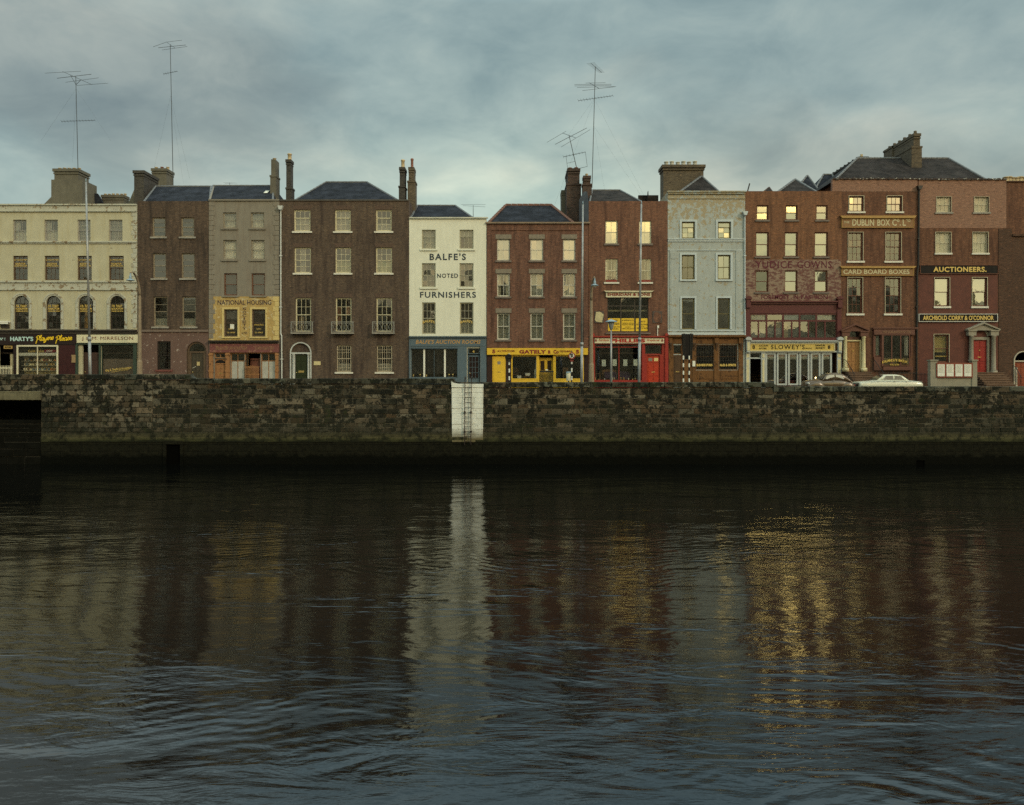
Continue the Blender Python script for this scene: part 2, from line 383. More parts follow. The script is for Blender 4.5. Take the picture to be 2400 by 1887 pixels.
class House:
    def __init__(s, name, label, px0, px1, ptop, wmat, depth=9.0, front=0.0, rev=.17, cat='house', group='terrace houses along the quay'):
        s.x0, s.x1 = X(px0, 60 + front), X(px1, 60 + front); s.zt = Z(ptop, 60 + front); s.front = front; s.D = 60 + front
        xc = (s.x0 + s.x1) / 2
        s.zb = -.35
        s.root = thing(name, label, cat, (xc, front, ground(xc)), group)
        s.ops = []; s.rev = rev; s.wmat = wmat; s.depth = depth
    def X(s, p): return X(p, s.D)
    def Z(s, p): return Z(p, s.D)
    def op(s, px0, px1, py0, py1, arch=False):
        o = (s.X(px0), s.X(px1), s.Z(py1), s.Z(py0), arch); s.ops.append(o); return o
    def finish(s, mats=None):
        mb = MB(); y0, y1 = s.front, s.front + s.depth
        mb.wall(s.x0, s.x1, s.zb, s.zt, y0, s.ops, s.rev)
        for x in (s.x0, s.x1): mb.quad((x, y0, s.zb), (x, y1, s.zb), (x, y1, s.zt), (x, y0, s.zt))
        mb.quad((s.x0, y1, s.zb), (s.x1, y1, s.zb), (s.x1, y1, s.zt), (s.x0, y1, s.zt))
        mb.quad((s.x0, y0, s.zt), (s.x1, y0, s.zt), (s.x1, y1, s.zt), (s.x0, y1, s.zt))
        mb.build('wall', s.wmat, s.root)
        # dim partition and floors inside, so no window looks into a void
        im = MB(); im.box(s.x0 + .05, s.x1 - .05, y0 + 4.6, y0 + 4.7, s.zb + .02, s.zt - .05)
        z = s.zb + 3.4
        while z < s.zt - 2: im.box(s.x0 + .05, s.x1 - .05, y0 + .5, y0 + 4.6, z, z + .1); z += 3.3
        im.build('interior_partition', INTERIOR, s.root)
    # ---- openings
    def window(s, px0, px1, py0, py1, u=(2, 1), l=(2, 1), fm=None, gl=None, sill=None, cur=(), split=.5, arch=False, fw=.05, surround=None, dy=.10, st=.045, name='window'):
        a, b, c, d, _ = s.op(px0, px1, py0, py1, arch); y = s.front + dy
        fm = fm or CREAMW; gl = gl or GLASS; m = MB(); p = MB(); e = .003
        r = (b - a) / 2; cx = (a + b) / 2; top = d - r if arch else d
        m.box(a - e, a + fw, y, y + .1, c - e, top); m.box(b - fw, b + e, y, y + .1, c - e, top)
        m.box(a + fw, b - fw, y, y + .1, c - e, c + fw)
        ia, ib, ic = a + fw, b - fw, c + fw
        if arch:
            m.ring_arc(cx, top, r - fw, r + e, y, y + .1)
            n = 14; arcp = [(cx + (r - fw) * math.cos(math.pi * k / n), y + .03, top + (r - fw) * math.sin(math.pi * k / n)) for k in range(n + 1)]
            p.quad(*arcp)
            for s1 in (-1, 1):    # gothic tracery in the head
                pts = [(cx + s1 * (r - fw) * (1 - t), y + .02, top + (r - fw) * .95 * math.sin(t * math.pi / 2)) for t in [k / 6 for k in range(7)]]
                m.tube(pts, .012, 4)
            for k in (1, 2): m.box(ia + (ib - ia) * k / 3 - .012, ia + (ib - ia) * k / 3 + .012, y + .012, y + .03, top, top + r * .75)
            id_ = top + .02
        else:
            m.box(a + fw, b - fw, y, y + .1, d - fw, d + e); id_ = d - fw
        mid = ic + (id_ - ic) * split
        if u: sash(m, p, ia, ib, mid - .02, id_, u[0], u[1], y + .01, st)
        if l: sash(m, p, ia, ib, ic, mid + .02, l[0], l[1], y + .052, st)
        w = m.build(name, fm, s.root); p.build('pane', gl, w)
        if sill:
            sp, sh, sm = sill; q = MB()
            q.box(s.X(px0 - sp), s.X(px1 + sp), s.front - .09, y - .001, c - sh / 30, c - .004)
            q.build('sill', sm, w)
        if surround:
            sw, sm = surround; q = MB(); wd = sw / 30; f0 = s.front - .05
            if arch:
                q.ring_arc(cx, top, r + .01, r + wd * .55, f0 + .02, s.front); q.ring_arc(cx, top, r + wd * .55, r + wd, f0 - .02, s.front)
                for q0, q1 in ((a - wd, a - .01), (b + .01, b + wd)): q.box(q0, q1, f0, s.front, c, top)
            else:
                q.box(a - wd, a - .01, f0, s.front, c, d + wd); q.box(b + .01, b + wd, f0, s.front, c, d + wd); q.box(a - .01, b + .01, f0, s.front, d + .01, d + wd)
            q.build('surround', sm, w)
        for cu in cur: s.curtain(w, a, b, c, d, y + .2, *cu)
        RECT[w.name] = (a, b, c, d)
        return w
    def curtain(s, w, a, b, c, d, y, kind, mt, f0=0.0, f1=1.0, g0=0.0, g1=1.0, folds=8, nm=None):
        """f0..f1 share of the width, g0..g1 share of the height"""
        q = MB(); xa, xb = a + (b - a) * f0, a + (b - a) * f1; za, zb = c + (d - c) * g0, c + (d - c) * g1
        if kind == 'net': sheet(q, xa, xb, za, zb, y, folds, .018); q.build(nm or 'curtain', mt, w, True)
        elif kind == 'blind': q.box(xa, xb, y - .01, y, za, zb); q.box(xa, xb, y - .025, y + .01, za - .03, za); q.build(nm or 'blind', mt, w)
        elif kind == 'slats':
            n = 15
            for k in range(n):
                z = za + (zb - za) * (k + .5) / n; q.quad((xa, y - .03, z + .018), (xb, y - .03, z + .018), (xb, y + .02, z - .018), (xa, y + .02, z - .018))
                q.box(xa, xb, y - .031, y - .027, z - .02, z + .025)
            q.build(nm or 'blind', mt, w)
    def display(s, px0, px1, py0, py1, cols, rows=1, fm=None, gl=None, fw=.06, bw=.05, dy=.08, back=None, name='display_window', xs=None, zs=None, opening=True):
        """fixed shop or office light; xs / zs = px positions of the bars instead of an even grid"""
        if opening: s.op(px0, px1, py0, py1)
        a, b, c, d = s.X(px0), s.X(px1), s.Z(py1), s.Z(py0); y = s.front + dy; m = MB(); p = MB()
        m.box(a - .003, a + fw, y, y + .09, c, d); m.box(b - fw, b + .003, y, y + .09, c, d)
        m.box(a + fw, b - fw, y, y + .09, c, c + fw); m.box(a + fw, b - fw, y, y + .09, d - fw, d)
        X_ = [s.X(q) for q in xs] if xs is not None else [a + (b - a) * i / cols for i in range(1, cols)]
        Z_ = [s.Z(q) for q in zs] if zs is not None else [c + (d - c) * i / rows for i in range(1, rows)]
        for x in X_: m.box(x - bw / 2, x + bw / 2, y + .004, y + .086, c + fw, d - fw)
        for z in Z_: m.box(a + fw, b - fw, y + .008, y + .082, z - bw / 2, z + bw / 2)
        XX = [a] + X_ + [b]; ZZ = sorted([c] + Z_ + [d])
        for i in range(len(XX) - 1):
            for k in range(len(ZZ) - 1):
                pane_grid(p, XX[i] + .01, XX[i + 1] - .01, ZZ[k] + .01, ZZ[k + 1] - .01, 1, 1, y + .045, .006)
        w = m.build(name, fm or DARKW, s.root); p.build('pane', gl or GLASSD, w)
        RECT[w.name] = (a, b, c, d)
        return w
    def door(s, px0, px1, py0, py1, mt, panels=(2, 3), dy=.12, arch=False, hardware=('knob',), opening=True, glazed=None, label=None):
        if opening: s.op(px0, px1, py0, py1, arch)
        a, b, c, d = s.X(px0), s.X(px1), s.Z(py1), s.Z(py0); y = s.front + dy
        q = MB(); q.box(a, b, y, y + .05, c, d)
        pc, pr = panels; rows = [.9, 1.5, .7][:pr] if pr <= 3 else [1] * pr; tot = sum(rows); z = c + .12; hh = d - c - .2
        for k in range(pr):
            h = hh * rows[k] / tot
            for i in range(pc):
                xa = a + .09 + (b - a - .12) * i / pc; xb = a + .03 + (b - a - .12) * (i + 1) / pc + .06 * 0
                if glazed and k in glazed: continue
                for (o0, yy) in ((0, -.016), (.035, -.028)):
                    q.box(xa + o0, xb - o0, y + yy, y - .001 + (yy + .016), z + .03 + o0, z + h - .03 - o0)
            z += h
        o = q.build('door', mt, s.root)
        if label: o['label'] = label
        if 'knob' in hardware:
            k = MB(); k.lathe([(.0, -.04), (.03, -.03), (.04, 0), (.03, .03), (.0, .04)], (a + .12, y - .05, c + (d - c) * .42), 8); k.build('handle', BRASS, o, True)
        if 'plate' in hardware:
            k = MB(); k.box((a + b) / 2 - .22, (a + b) / 2 + .22, y - .034, y - .029, c + (d - c) * .42, c + (d - c) * .42 + .16); k.build('letter_plate', BRASS, o)
        if 'slot' in hardware:
            k = MB(); k.box((a + b) / 2 - .13, (a + b) / 2 + .13, y - .034, y - .029, c + (d - c) * .45, c + (d - c) * .45 + .06); k.build('letter_plate', BRASS, o)
        if 'knocker' in hardware:
            k = MB(); zc = c + (d - c) * .68; k.ring_arc((a + b) / 2, zc, .03, .055, y - .06, y - .03, 0, 2 * math.pi, 10); k.build('knocker', BRASS, o)
        return o
    def part(s, mb, name, mt, smooth=False, label=None, bevel=0):
        o = mb.build(name, mt, s.root, smooth, bevel)
        if label: o['label'] = label
        return o
    def band(s, mb, py0, py1, out, px0=None, px1=None):
        a = s.x0 if px0 is None else s.X(px0); b = s.x1 if px1 is None else s.X(px1)
        mb.box(a + .002, b - .002, s.front - out, s.front + .02, s.Z(py1), s.Z(py0))
    def quoins(s, px0, px1, py0, py1, mt, step=12.3, right=True):
        q = MB(); y = py0; k = 0
        while y < py1 - 4:
            w = 0 if k % 2 == 0 else (px1 - px0) * .28
            a, b = (px0 + w, px1) if right else (px0, px1 - w)
            q.box(s.X(a), s.X(b), s.front - .03, s.front + .01, s.Z(min(y + step - .7, py1)), s.Z(y)); y += step; k += 1
        return s.part(q, 'quoins', mt, bevel=.012)
    def downpipe(s, pts, r, mt, hopper=None, brackets=()):
        q = MB(); q.tube([(s.X(p[0]), s.front - .1, s.Z(p[1])) for p in pts], r, 8)
        for bx, by in brackets: q.box(s.X(bx) - .09, s.X(bx) + .09, s.front - .17, s.front, s.Z(by) - .04, s.Z(by) + .04)
        if hopper:
            x, z = s.X(hopper[0]), s.Z(hopper[1]); q.prism([(x - .1, z - .3), (x + .1, z - .3), (x + .2, z), (x - .2, z)], s.front - .32, s.front - .02)
        return s.part(q, 'downpipe', mt)
    # ---- roofs
    def roof(s, bx0, bx1, by, rx0, rx1, ry, mt, d0=.35, dr=4.5, ridge=None, rr=.09, skylight=None, name='roof'):
        D0, D1 = s.D + d0, s.D + dr; y0, y1 = s.front + d0, s.front + dr; yb = 2 * y1 - y0
        a, b = X(bx0, D0), X(bx1, D0); z0 = min(Z(by, D0), s.zt + .02) ; r0, r1, zr = X(rx0, D1), X(rx1, D1), Z(ry, D1)
        q = MB(); V = [(a, y0, z0), (b, y0, z0), (b, yb, z0), (a, yb, z0), (r0, y1, zr), (r1, y1, zr)]
        q.add(V, [[0, 1, 5, 4], [2, 3, 4, 5], [3, 0, 4], [1, 2, 5], [3, 2, 1, 0]])
        o = s.part(q, name, mt)
        q = MB()
        for p1, p2 in ((V[0], V[4]), (V[4], V[5]), (V[5], V[1])):
            p1, p2 = Vector(p1), Vector(p2); n = max(2, int((p2 - p1).length / .45))
            for i in range(n):
                u, w = p1.lerp(p2, i / n), p1.lerp(p2, (i + .97) / n); q.tube([u, w], rr, 6, rr * .86)
        q.build('ridge_tiles', ridge or LEAD, o)
        if skylight:
            q = MB(); x0, x1_, f = skylight; p = lambda x, t: (x, y0 + (y1 - y0) * t - .03, z0 + (zr - z0) * t + .05)
            q.quad(p(X(x0, D0), f), p(X(x1_, D0), f), p(X(x1_, D0), f + .16), p(X(x0, D0), f + .16)); q.build('skylight', PAPER, o)
        return o
    def chimney(s, segs, D, depth, mt, pots=(), pmat=None, cap=.07, ph=13, bury=1.2, along='x', pr=.15, name='chimney'):
        """segs: (px0, px1, py_top, py_bottom) front faces at distance D, top first"""
        q = MB(); y0 = D - 60
        for i, (a, b, t, bt) in enumerate(segs):
            zb = Z(bt, D) - (bury if i == len(segs) - 1 else 0)
            q.box(X(a, D), X(b, D), y0 + .02 * (len(segs) - i), y0 + depth, zb, Z(t, D))
            if i > 0: q.box(X(a, D) - .04, X(b, D) + .04, y0 - .03, y0 + depth + .03, Z(t, D) - .12, Z(t, D) + .02)
        a, b, t, _ = segs[0]; z = Z(t, D)
        if cap:
            q.box(X(a, D) - cap * .5, X(b, D) + cap * .5, y0 - cap * .5, y0 + depth + cap * .5, z - .42, z - .30)
            q.box(X(a, D) - cap, X(b, D) + cap, y0 - cap, y0 + depth + cap, z - .22, z + .012)
        o = s.part(q, name, mt)
        for i in range(len(pots)):
            f = pots[i]
            if along == 'x': x, y = X(a, D) + (X(b, D) - X(a, D)) * f, y0 + min(depth, 1.0) / 2
            else: x, y = (X(a, D) + X(b, D)) / 2, y0 + depth * f
            h = ph * D / FOC * random.uniform(.88, 1.08); k = MB(); r = pr
            k.lathe([(r * .95, 0), (r, .03), (r * .86, h * .2), (r * .8, h * .8), (r, h * .84), (r, h * .95), (r * .8, h), (r * .62, h), (r * .6, h * .5)], (x, y, z), 10)
            k.build('chimney_pot', pmat[i % len(pmat)] if isinstance(pmat, list) else (pmat or POT), o, True)
        return o

def sign(name, label, px0, px1, py0, py1, y0, y1, mt, texts, frame=None, crown=None, cat='sign', edge=None, group=None):
    """board standing y0 (front) .. y1 (back) off the house fronts; texts: (string, px0, px1, py0, py1, material, options)"""
    D = 60 + y0; a, b, c, d = X(px0, D), X(px1, D), Z(py1, D), Z(py0, D)
    t = thing(name, label, cat, ((a + b) / 2, y0, c), group)
    q = MB(); q.box(a, b, y0, y1, c, d); q.build('board', mt, t)
    if frame:
        fm, w = frame; q = MB()
        q.box(a - w, b + w, y0 - .03, y1, d, d + w); q.box(a - w, b + w, y0 - .03, y1, c - w, c); q.box(a - w, a, y0 - .03, y1, c, d); q.box(b, b + w, y0 - .03, y1, c, d)
        q.build('frame', fm, t)
    if crown:
        cm, h = crown; q = MB(); q.prism([(a - .03, d + .002), (b + .03, d + .002), (b + .2, d + h), (a - .2, d + h)], y0 - .12, y1); q.build('cornice', cm, t)
    for e in texts:
        k = dict(e[6]) if len(e) > 6 else {}
        ptext(t, e[0], e[1], e[2], e[3], e[4], y0 - .001, e[5], **k)
    return t
# ================================================================ the terrace
# ---- 1: cream stucco corner house
STUC = peeling('cream_stucco', c3(.45, .425, .305), c3(.24, .20, .13), .68, 1.6, Z(500), Z(482), dirt=c3(.34, .29, .16))
STUCW = peeling('worn_white_moulding', c3(.43, .43, .36), c3(.22, .17, .11), .56, 2.6)
h = House('corner_house', 'cream stucco house with arched first floor windows above a tobacconist and an office', -900, 321.5, 479, STUC)
for i, (a, b) in enumerate([(30.4, 62), (104, 135.6), (181.5, 212), (255, 287), (-45, -14), (-120, -89)]):
    cur = [('net', NET, 0, 1, 0, .5), ('net', NET, 0, .38, .5, 1)] if i in (0, 1) else [('slats', PAPER)]
    h.window(a, b, 515, 565, (3, 1), (3, 1), GREYW, cur=cur)
for a, b in [(30.4, 65), (104.5, 139), (181.5, 215), (255, 290), (-45, -10), (-120, -85)]:
    w = h.window(a, b, 599.6, 657, (3, 2), (3, 2), BROWNW, GLASSD, cur=[('blind', BLIND, 0, 1, .5, 1)])
    ptext(w, 'S.J. MULDOWNEY', a + 3, b - 1, 608, 611.5, .11, GOLD, bold=.02)
    ptext(w, 'SOLICITOR', a + 6, b - 5, 616.5, 620.5, .11, GOLD, bold=.02)
    ptext(w, 'COMMR FOR OATHS', a + 4, b - 2, 622, 625, .11, GOLD, bold=.02)
for i, (a, b) in enumerate([(33, 68), (108, 142.7), (184, 218.7), (257.5, 292), (-42, -7), (-117, -82)]):
    cu = [('net', paint('ochre_drape', c3(.38, .22, .05)), .25, .5, 0, .75)] if i == 2 else []
    w = h.window(a, b, 693.5, 772, (3, 2), (3, 2), DARKW, GLASSD, arch=True, surround=(6.5, STUCW), cur=cu)
    ptext(w, 'F.R. TULLY', a + 5, b - 5, 714.5, 720, .11, GOLD, bold=.03)
    ptext(w, 'SOLICITOR', a + 4, b - 3, 721.5, 726, .11, GOLD, bold=.03)
    ptext(w, 'COMMR FOR OATHS', a + 4, b - 3, 728, 731, .11, GOLD, bold=.03)
q = MB(); h.band(q, 478.7, 482, .16); h.band(q, 482.01, 494, .07); h.band(q, 494.01, 496.5, .12)
h.part(q, 'cornice', STUCW)
q = MB(); h.band(q, 565.5, 569, .13); h.band(q, 569.01, 571.7, .06); h.part(q, 'string_course', STUCW)
q = MB(); h.band(q, 658.3, 662.5, .14); h.band(q, 662.51, 676, .05); h.band(q, 676.01, 680.5, .09, ); h.part(q, 'frieze', STUCW)
h.quoins(308, 321.5, 496.5, 565, STUCW, 11); h.quoins(308, 321.5, 572, 658, STUCW, 11); h.quoins(308, 321.5, 681, 773, STUCW, 11)
q = MB(); h.band(q, 773, 777, .30); h.band(q, 777.01, 783, .18); h.part(q, 'shop_cornice', DARKW)
# tobacconist below, left
HART = paint('maroon_boarding', c3(.045, .012, .013), .3, 4, .4)
h.op(-3, 38, 809, 905); h.op(41, 138, 809, 905); h.op(193, 233, 807, 905)
q = MB(); q.box(X(-60), X(41), -.10, -.002, Z(809), Z(783)); q.box(X(138), X(179), -.1, -.002, Z(809), Z(783))
q.box(X(41), X(138), -.1, -.002, Z(809), Z(783)); q.box(X(-300), X(-3), -.08, -.003, Z(905), Z(809))
q.box(X(33), X(41), -.10, .2, Z(905), Z(809.01))
h.part(q, 'shopfront', paint('dark_shopfront', c3(.022, .012, .012), .3, 4, .35))
q = MB()
for k in range(13):
    a = X(139) + k * (X(178) - X(139)) / 13; q.box(a, a + (X(178) - X(139)) / 13 - .012, -.09, -.003, Z(905), Z(809.02))
h.part(q, 'boarding', HART)
h.display(41, 138, 809, 905, 2, 1, CREAMW, gl=GLASSD, fw=.12, bw=.05, xs=[89.5], dy=-.12, opening=False)
q = MB(); q.box(X(42), X(137), .03, .05, Z(826.5), Z(819)); o = h.part(q, 'window_banner', [BLACKPAINT])
ptext(o, 'Gold Flake', 66, 103, 820, 826, .03, GOLD, bold=.02)
q = MB(); q.box(X(104), X(136.5), .015, .028, Z(826), Z(819.5)); o = h.part(q, 'window_banner', paint('crimson_banner', c3(.22, .01, .03)))
ptext(o, 'satisfy!', 108, 124, 820.5, 825.5, .015, PAPER, shear=.3)
q = MB()
for k in range(48):
    a = X(43) + k * (X(136) - X(43)) / 48; q.prism([(a, Z(827)), (a, Z(833)), (a + .033, Z(834.5)), (a + .066, Z(833)), (a + .066, Z(827))], .02, .03)
h.part(q, 'lace_edging', PAPER)
q = MB(); q.box(X(22), X(31), .1, .16, Z(905), Z(830)); h.part(q, 'door', paint('cream_door', c3(.40, .34, .2)))
# office below, right
GREENP = paint('dark_green_paint', c3(.035, .055, .04), .3, 4, .45)
q = MB(); q.box(X(179), X(184), -.14, -.002, Z(905), Z(805)); q.box(X(314), X(321.4), -.14, -.002, Z(905), Z(805)); q.box(X(179), X(321.4), -.12, -.001, Z(808), Z(804.5)); q.box(X(233), X(237), -.1, -.002, Z(905), Z(808.01))
h.part(q, 'shopfront', GREENP)
w = h.display(237, 314, 808, 905, 1, 1, GREENP)
q = MB(); q.box(X(238), X(313), .2, .24, Z(905), Z(841)); q.build('window_board', paint('grey_brown_board', c3(.17, .13, .105), .15, 2, .8), w)
text(w, 'Ring & Twelfth & Accountant', X(245), X(307), Z(862), Z(869), .12, GOLD, shear=.3, rot=.12, depth=.004)
q = MB(); q.tube([(X(258), .118, Z(872.5)), (X(301), .118, Z(866))], .014, 5); q.build('underline', GOLD, w)
h.door(195, 231, 826, 905, paint('brown_door', c3(.05, .025, .018), .3, 3, .5), (2, 3), .13, opening=False)
# roofscape of the corner house
q = MB(); q.box(X(120, 63), X(193, 63), 3, 5.2, h.zt - .3, Z(421, 63)); a, b = X(102, 63), X(120, 63)
q.prism([(a, h.zt - .3), (b - .002, h.zt - .3), (b - .002, Z(461, 63)), (a, Z(479, 63))], 3.02, 5.2)
o = h.part(q, 'chimney_base', RENDERGREY)
h.chimney([(127, 183, 396, 421)], 63.3, 1.6, RENDERGREY, [.09, .29, .49, .70, .91], POT, .10, 6.5, 0, pr=.14)
h.chimney([(238, 290, 457, 479)], 66.5, .9, RENDERGREY, [.05, .23, .41, .60, .79, .95], POT, .05, 6, pr=.13)
q = MB(); q.prism([(X(281, 66), h.zt - .2), (X(330, 66), h.zt - .2), (X(330, 66), Z(437, 66)), (X(315, 66), Z(443, 66))], 6.0, 6.4); h.part(q, 'gable', RENDERGREY)
q = MB(); q.add([(X(222, 65), 4.8, Z(455, 65)), (X(232, 65), 4.8, Z(455, 65)), (X(262, 65), 4.9, h.zt - .1), (X(225, 65), 4.9, h.zt - .1), (X(228, 66.5), 6.8, Z(455, 66.5)), (X(268, 66.5), 6.8, h.zt - .1)], [[0, 3, 2, 1], [1, 2, 5, 4]]); h.part(q, 'roof', SLATE)
h.finish()
sign('shop_sign', 'dark fascia with pale blue capitals and yellow script on the cream corner house', -58, 178.8, 784, 807.5, -.14, -.101, paint('dark_fascia', c3(.022, .012, .012), .2, 3, .3),
     [('Nº 1', 0, 12, 791.5, 798, paint('pale_blue_letters', c3(.45, .62, .60), .1, 4, .5), dict(bold=.02)),
      ('HARTY\'S', 24, 78, 789, 799.5, paint('pale_cyan_letters', c3(.45, .64, .62), .1, 4, .5), dict(bold=.035))])
HSIGN = bpy.data.objects['shop_sign']
SCRIPT = {
 'P': [[(.1, -.45), (.18, .0), (.3, .75)], [(.0, .6), (.12, .85), (.4, 1.0), (.68, .85), (.66, .5), (.45, .3), (.2, .32)]],
 'l': [[(.05, .25), (.25, .7), (.3, 1.0), (.18, .95), (.12, .3), (.2, .02), (.38, .15)]],
 'a': [[(.5, .5), (.25, .55), (.06, .3), (.12, .04), (.32, .06), (.52, .5), (.46, .1), (.56, .02), (.7, .15)]],
 'y': [[(.05, .5), (.08, .15), (.22, .04), (.42, .2), (.5, .5)], [(.5, .5), (.42, -.15), (.2, -.42), (.05, -.3), (.3, -.05), (.65, .15)]],
 'e': [[(.08, .22), (.38, .32), (.36, .52), (.18, .5), (.06, .25), (.16, .04), (.4, .06), (.52, .18)]],
 'r': [[(.05, .2), (.16, .58), (.22, .46), (.42, .48), (.34, .15), (.42, .03), (.55, .15)]],
 's': [[(.02, .12), (.24, .6), (.36, .28), (.26, .02), (.06, .06)]]}
ADV = {'P': .72, 'l': .36, 'a': .62, 'y': .58, 'e': .48, 'r': .5, 's': .42}
YEL = paint('yellow_script_paint', c3(.80, .56, .03), .08, 4, .4)  # plain yellow paint on the script letters
for word, p0, p1, base, rise in (('Players', 87, 128, 800, 4), ('Please', 133, 171, 800, 3)):
    tot = sum(ADV[c] for c in word); q = MB(); x = 0; kx = (X(p1) - X(p0)) / tot; kz = .42
    for c in word:
        for st in SCRIPT[c]:
            pts = [Vector(((x + u + .18 * v) * kx + X(p0), -.17, Z(base) + v * kz + (x / tot) * rise / 30)) for u, v in st]
            sm = [pts[0]]
            for i in range(len(pts) - 1):
                p0_, p1_, p2_, p3_ = pts[max(0, i - 1)], pts[i], pts[i + 1], pts[min(len(pts) - 1, i + 2)]
                for t in (.33, .66, 1):
                    sm.append(.5 * (2 * p1_ + (p2_ - p0_) * t + (2 * p0_ - 5 * p1_ + 4 * p2_ - p3_) * t * t + (3 * p1_ - p0_ - 3 * p2_ + p3_) * t ** 3))
            q.tube(sm, .034, 6)
        x += ADV[c]
    q.build('lettering', YEL, HSIGN)
sign('shop_sign', 'cream fascia with thin brown capitals between corner shop and brown brick house', 179.5, 322, 784.5, 803.5, -.2, -.121, paint('ivory_board', c3(.62, .58, .40), .08, 3, .5),
     [('J & M. MIRRELSON', 192, 312, 789, 799, paint('brown_letters', c3(.14, .04, .025), .1, 4, .5), dict(bold=-.004, spacing=1.05))])
sign('plate_sign', 'small ochre name plate above the corner shop doorway', 8.7, 28.7, 810.5, 817.5, -.16, -.11, paint('ochre_plate', c3(.42, .27, .08)), [('AYTON', 11, 26, 812, 816, BLACKPAINT, dict(bold=.03))])
t = thing('wooden_notice', 'brown paper notice pinned to the maroon boarding beside the green pilaster', 'notice', (X(175), -.16, Z(850)))
q = MB(); q.prism([(X(170), Z(850)), (X(180), Z(850)), (X(179.5), Z(838)), (X(180), Z(832)), (X(170), Z(832)), (X(171), Z(840))], -.17, -.145); q.build('sheet', paint('kraft_paper', c3(.30, .20, .10)), t)
t = thing('window_awning', 'small white shelf awning over a dark vent on the cream facade', 'awning', (X(6), -.2, Z(758)))
q = MB(); q.box(X(-20), X(25), -.35, -.001, Z(756), Z(753)); q.box(X(-20), X(25), -.33, -.30, Z(760), Z(756)); q.build('shelf', PAPER, t)
q = MB(); q.box(X(3), X(23), -.05, -.002, Z(770), Z(761)); q.build('vent', DARKW, t)
t = thing('lattice_gate', 'white folding lattice gate across the dark doorway of the corner shop', 'gate', (X(20), -.3, ground(X(20))))
q = MB()
for k in range(8): x = X(7) + k * .12; q.box(x, x + .03, -.32, -.29, ground(X(20)), Z(857))
q.build('bars', CREAMW, t); q = MB(); q.box(X(6), X(35), -.335, -.321, Z(864), Z(861.5)); q.build('rail', CREAMW, t)
# goods in the tobacconist's window
GC = [paint('packet_colour', lin(c), .1, 5, .6) for c in ('c8a060', 'd8cfa8', '8a3020', 'c07840', 'e0d8c0', '6a7880', 'b8b0a0')]
for k, zz in enumerate((846, 856, 868)):
    t = thing('display_shelf', ['upper', 'middle', 'lower'][k] + ' cream shelf behind the glass of the tobacconist window', 'shelf', (X(90), .5, Z(zz)))
    q = MB(); q.box(X(44), X(135), .3, .75, Z(zz) - .02, Z(zz)); q.build('board', CREAMW, t)
q = MB(); q.box(X(42), X(137), .8, .84, Z(905), Z(834)); h.part(q, 'window_back', paint('cream_window_back', c3(.60, .50, .28), .2, 4))
q = MB()
for (a, b, y0_, y1_) in ((54, 64, 836, 843), (69, 80, 836, 843), (100, 111, 837, 845), (116, 128, 837, 843)): q.box(X(a), X(b), .78, .80, Z(y1_), Z(y0_))
h.part(q, 'back_opening', DARKW)
proto = []
for ci, m_ in enumerate(GC):
    q = MB(); w_, hh = random.uniform(.10, .2), random.uniform(.1, .2)
    if ci % 2: q.box(-w_ / 2, w_ / 2, -.05, .05, 0, hh)
    else: q.lathe([(.05, 0), (.06, .02), (.06, hh * .7), (.035, hh * .85), (.035, hh)], (0, 0, 0), 8)
    proto.append(q)
pk = []
for zz in (846, 856, 868):
    for k in range(16):
        j = random.randrange(len(GC)); x = X(46) + (k + random.uniform(.1, .7)) * (X(133) - X(46)) / 16
        if len(pk) <= j or pk[j] is None:
            while len(pk) <= j: pk.append(None)
            o = proto[j].build('packet', GC[j]); o.location = (x, .45 + random.uniform(-.08, .1), Z(zz)); pk[j] = o
        else:
            o = pk[j].copy(); COL.objects.link(o); o.location = (x, .45 + random.uniform(-.08, .1), Z(zz))
        tag(o, 'little jar or packet standing on the shelves of the tobacconist window', 'goods', 'packets and jars in the tobacconist window')

# ---- 2: brown brick house
BB = brick('brown_brick', c3(.125, .082, .056), c3(.085, .055, .04), c3(.14, .115, .09), c3(.045, .034, .028), stain2=c3(.045, .035, .03))
h = House('brown_brick_house', 'narrow dark brown brick house with arched doorway next to the cream corner house', 322.5, 489, 471.5, BB)
FR2 = paint('drab_window_frame', c3(.24, .20, .14), .2, 3)
for y0_, y1_ in ((509.6, 555),):
    for a, b in ((356.6, 387.6), (424, 455)): h.window(a, b, y0_, y1_, (1, 2), (1, 2), FR2, GLASS, (4, 4, STONE), st=.05)
for a, b in ((358, 389), (425, 456)): h.window(a, b, 593.4, 652.4, (1, 2), (1, 2), FR2, GLASS, (4, 4, STONE))
for a, b in ((359.7, 392), (426.4, 459)): h.window(a, b, 695, 765.6, (1, 2), (1, 1), FR2, GLASS, (4, 4, STONE), cur=[('net', NETGREY, 0, 1, 0, .28)])
q = MB(); h.band(q, 773, 778, .10); h.part(q, 'string_course', paint('brown_string_course', c3(.17, .125, .1)))
PB = peeling('peeling_brown_render', c3(.135, .085, .07), c3(.33, .27, .23), .60, 4.2)
q = MB(); g = [(h.X(369), h.X(400), h.Z(866.5), h.Z(799.8)), (h.X(437.5), h.X(484), -.4, h.Z(800.5), True)]
q.wall(h.x0 + .01, h.x1 - .01, -.3, h.Z(778), -.006, g, .02); h.part(q, 'rendered_base', PB)
w = h.window(369, 400, 799.8, 866.5, (2, 2), (2, 2), DARKW, GLASSD, (5, 4.5, paint('red_sill', c3(.16, .055, .045))))
q = MB()
for k in range(8): x = h.X(370.5) + k * (h.X(398.5) - h.X(370.5)) / 7; q.tube([(x, .03, h.Z(866)), (x, .03, h.Z(800.3))], .013, 5)
q.build('bars', IRON, w)
h.op(438, 483.5, 801, 905, True)
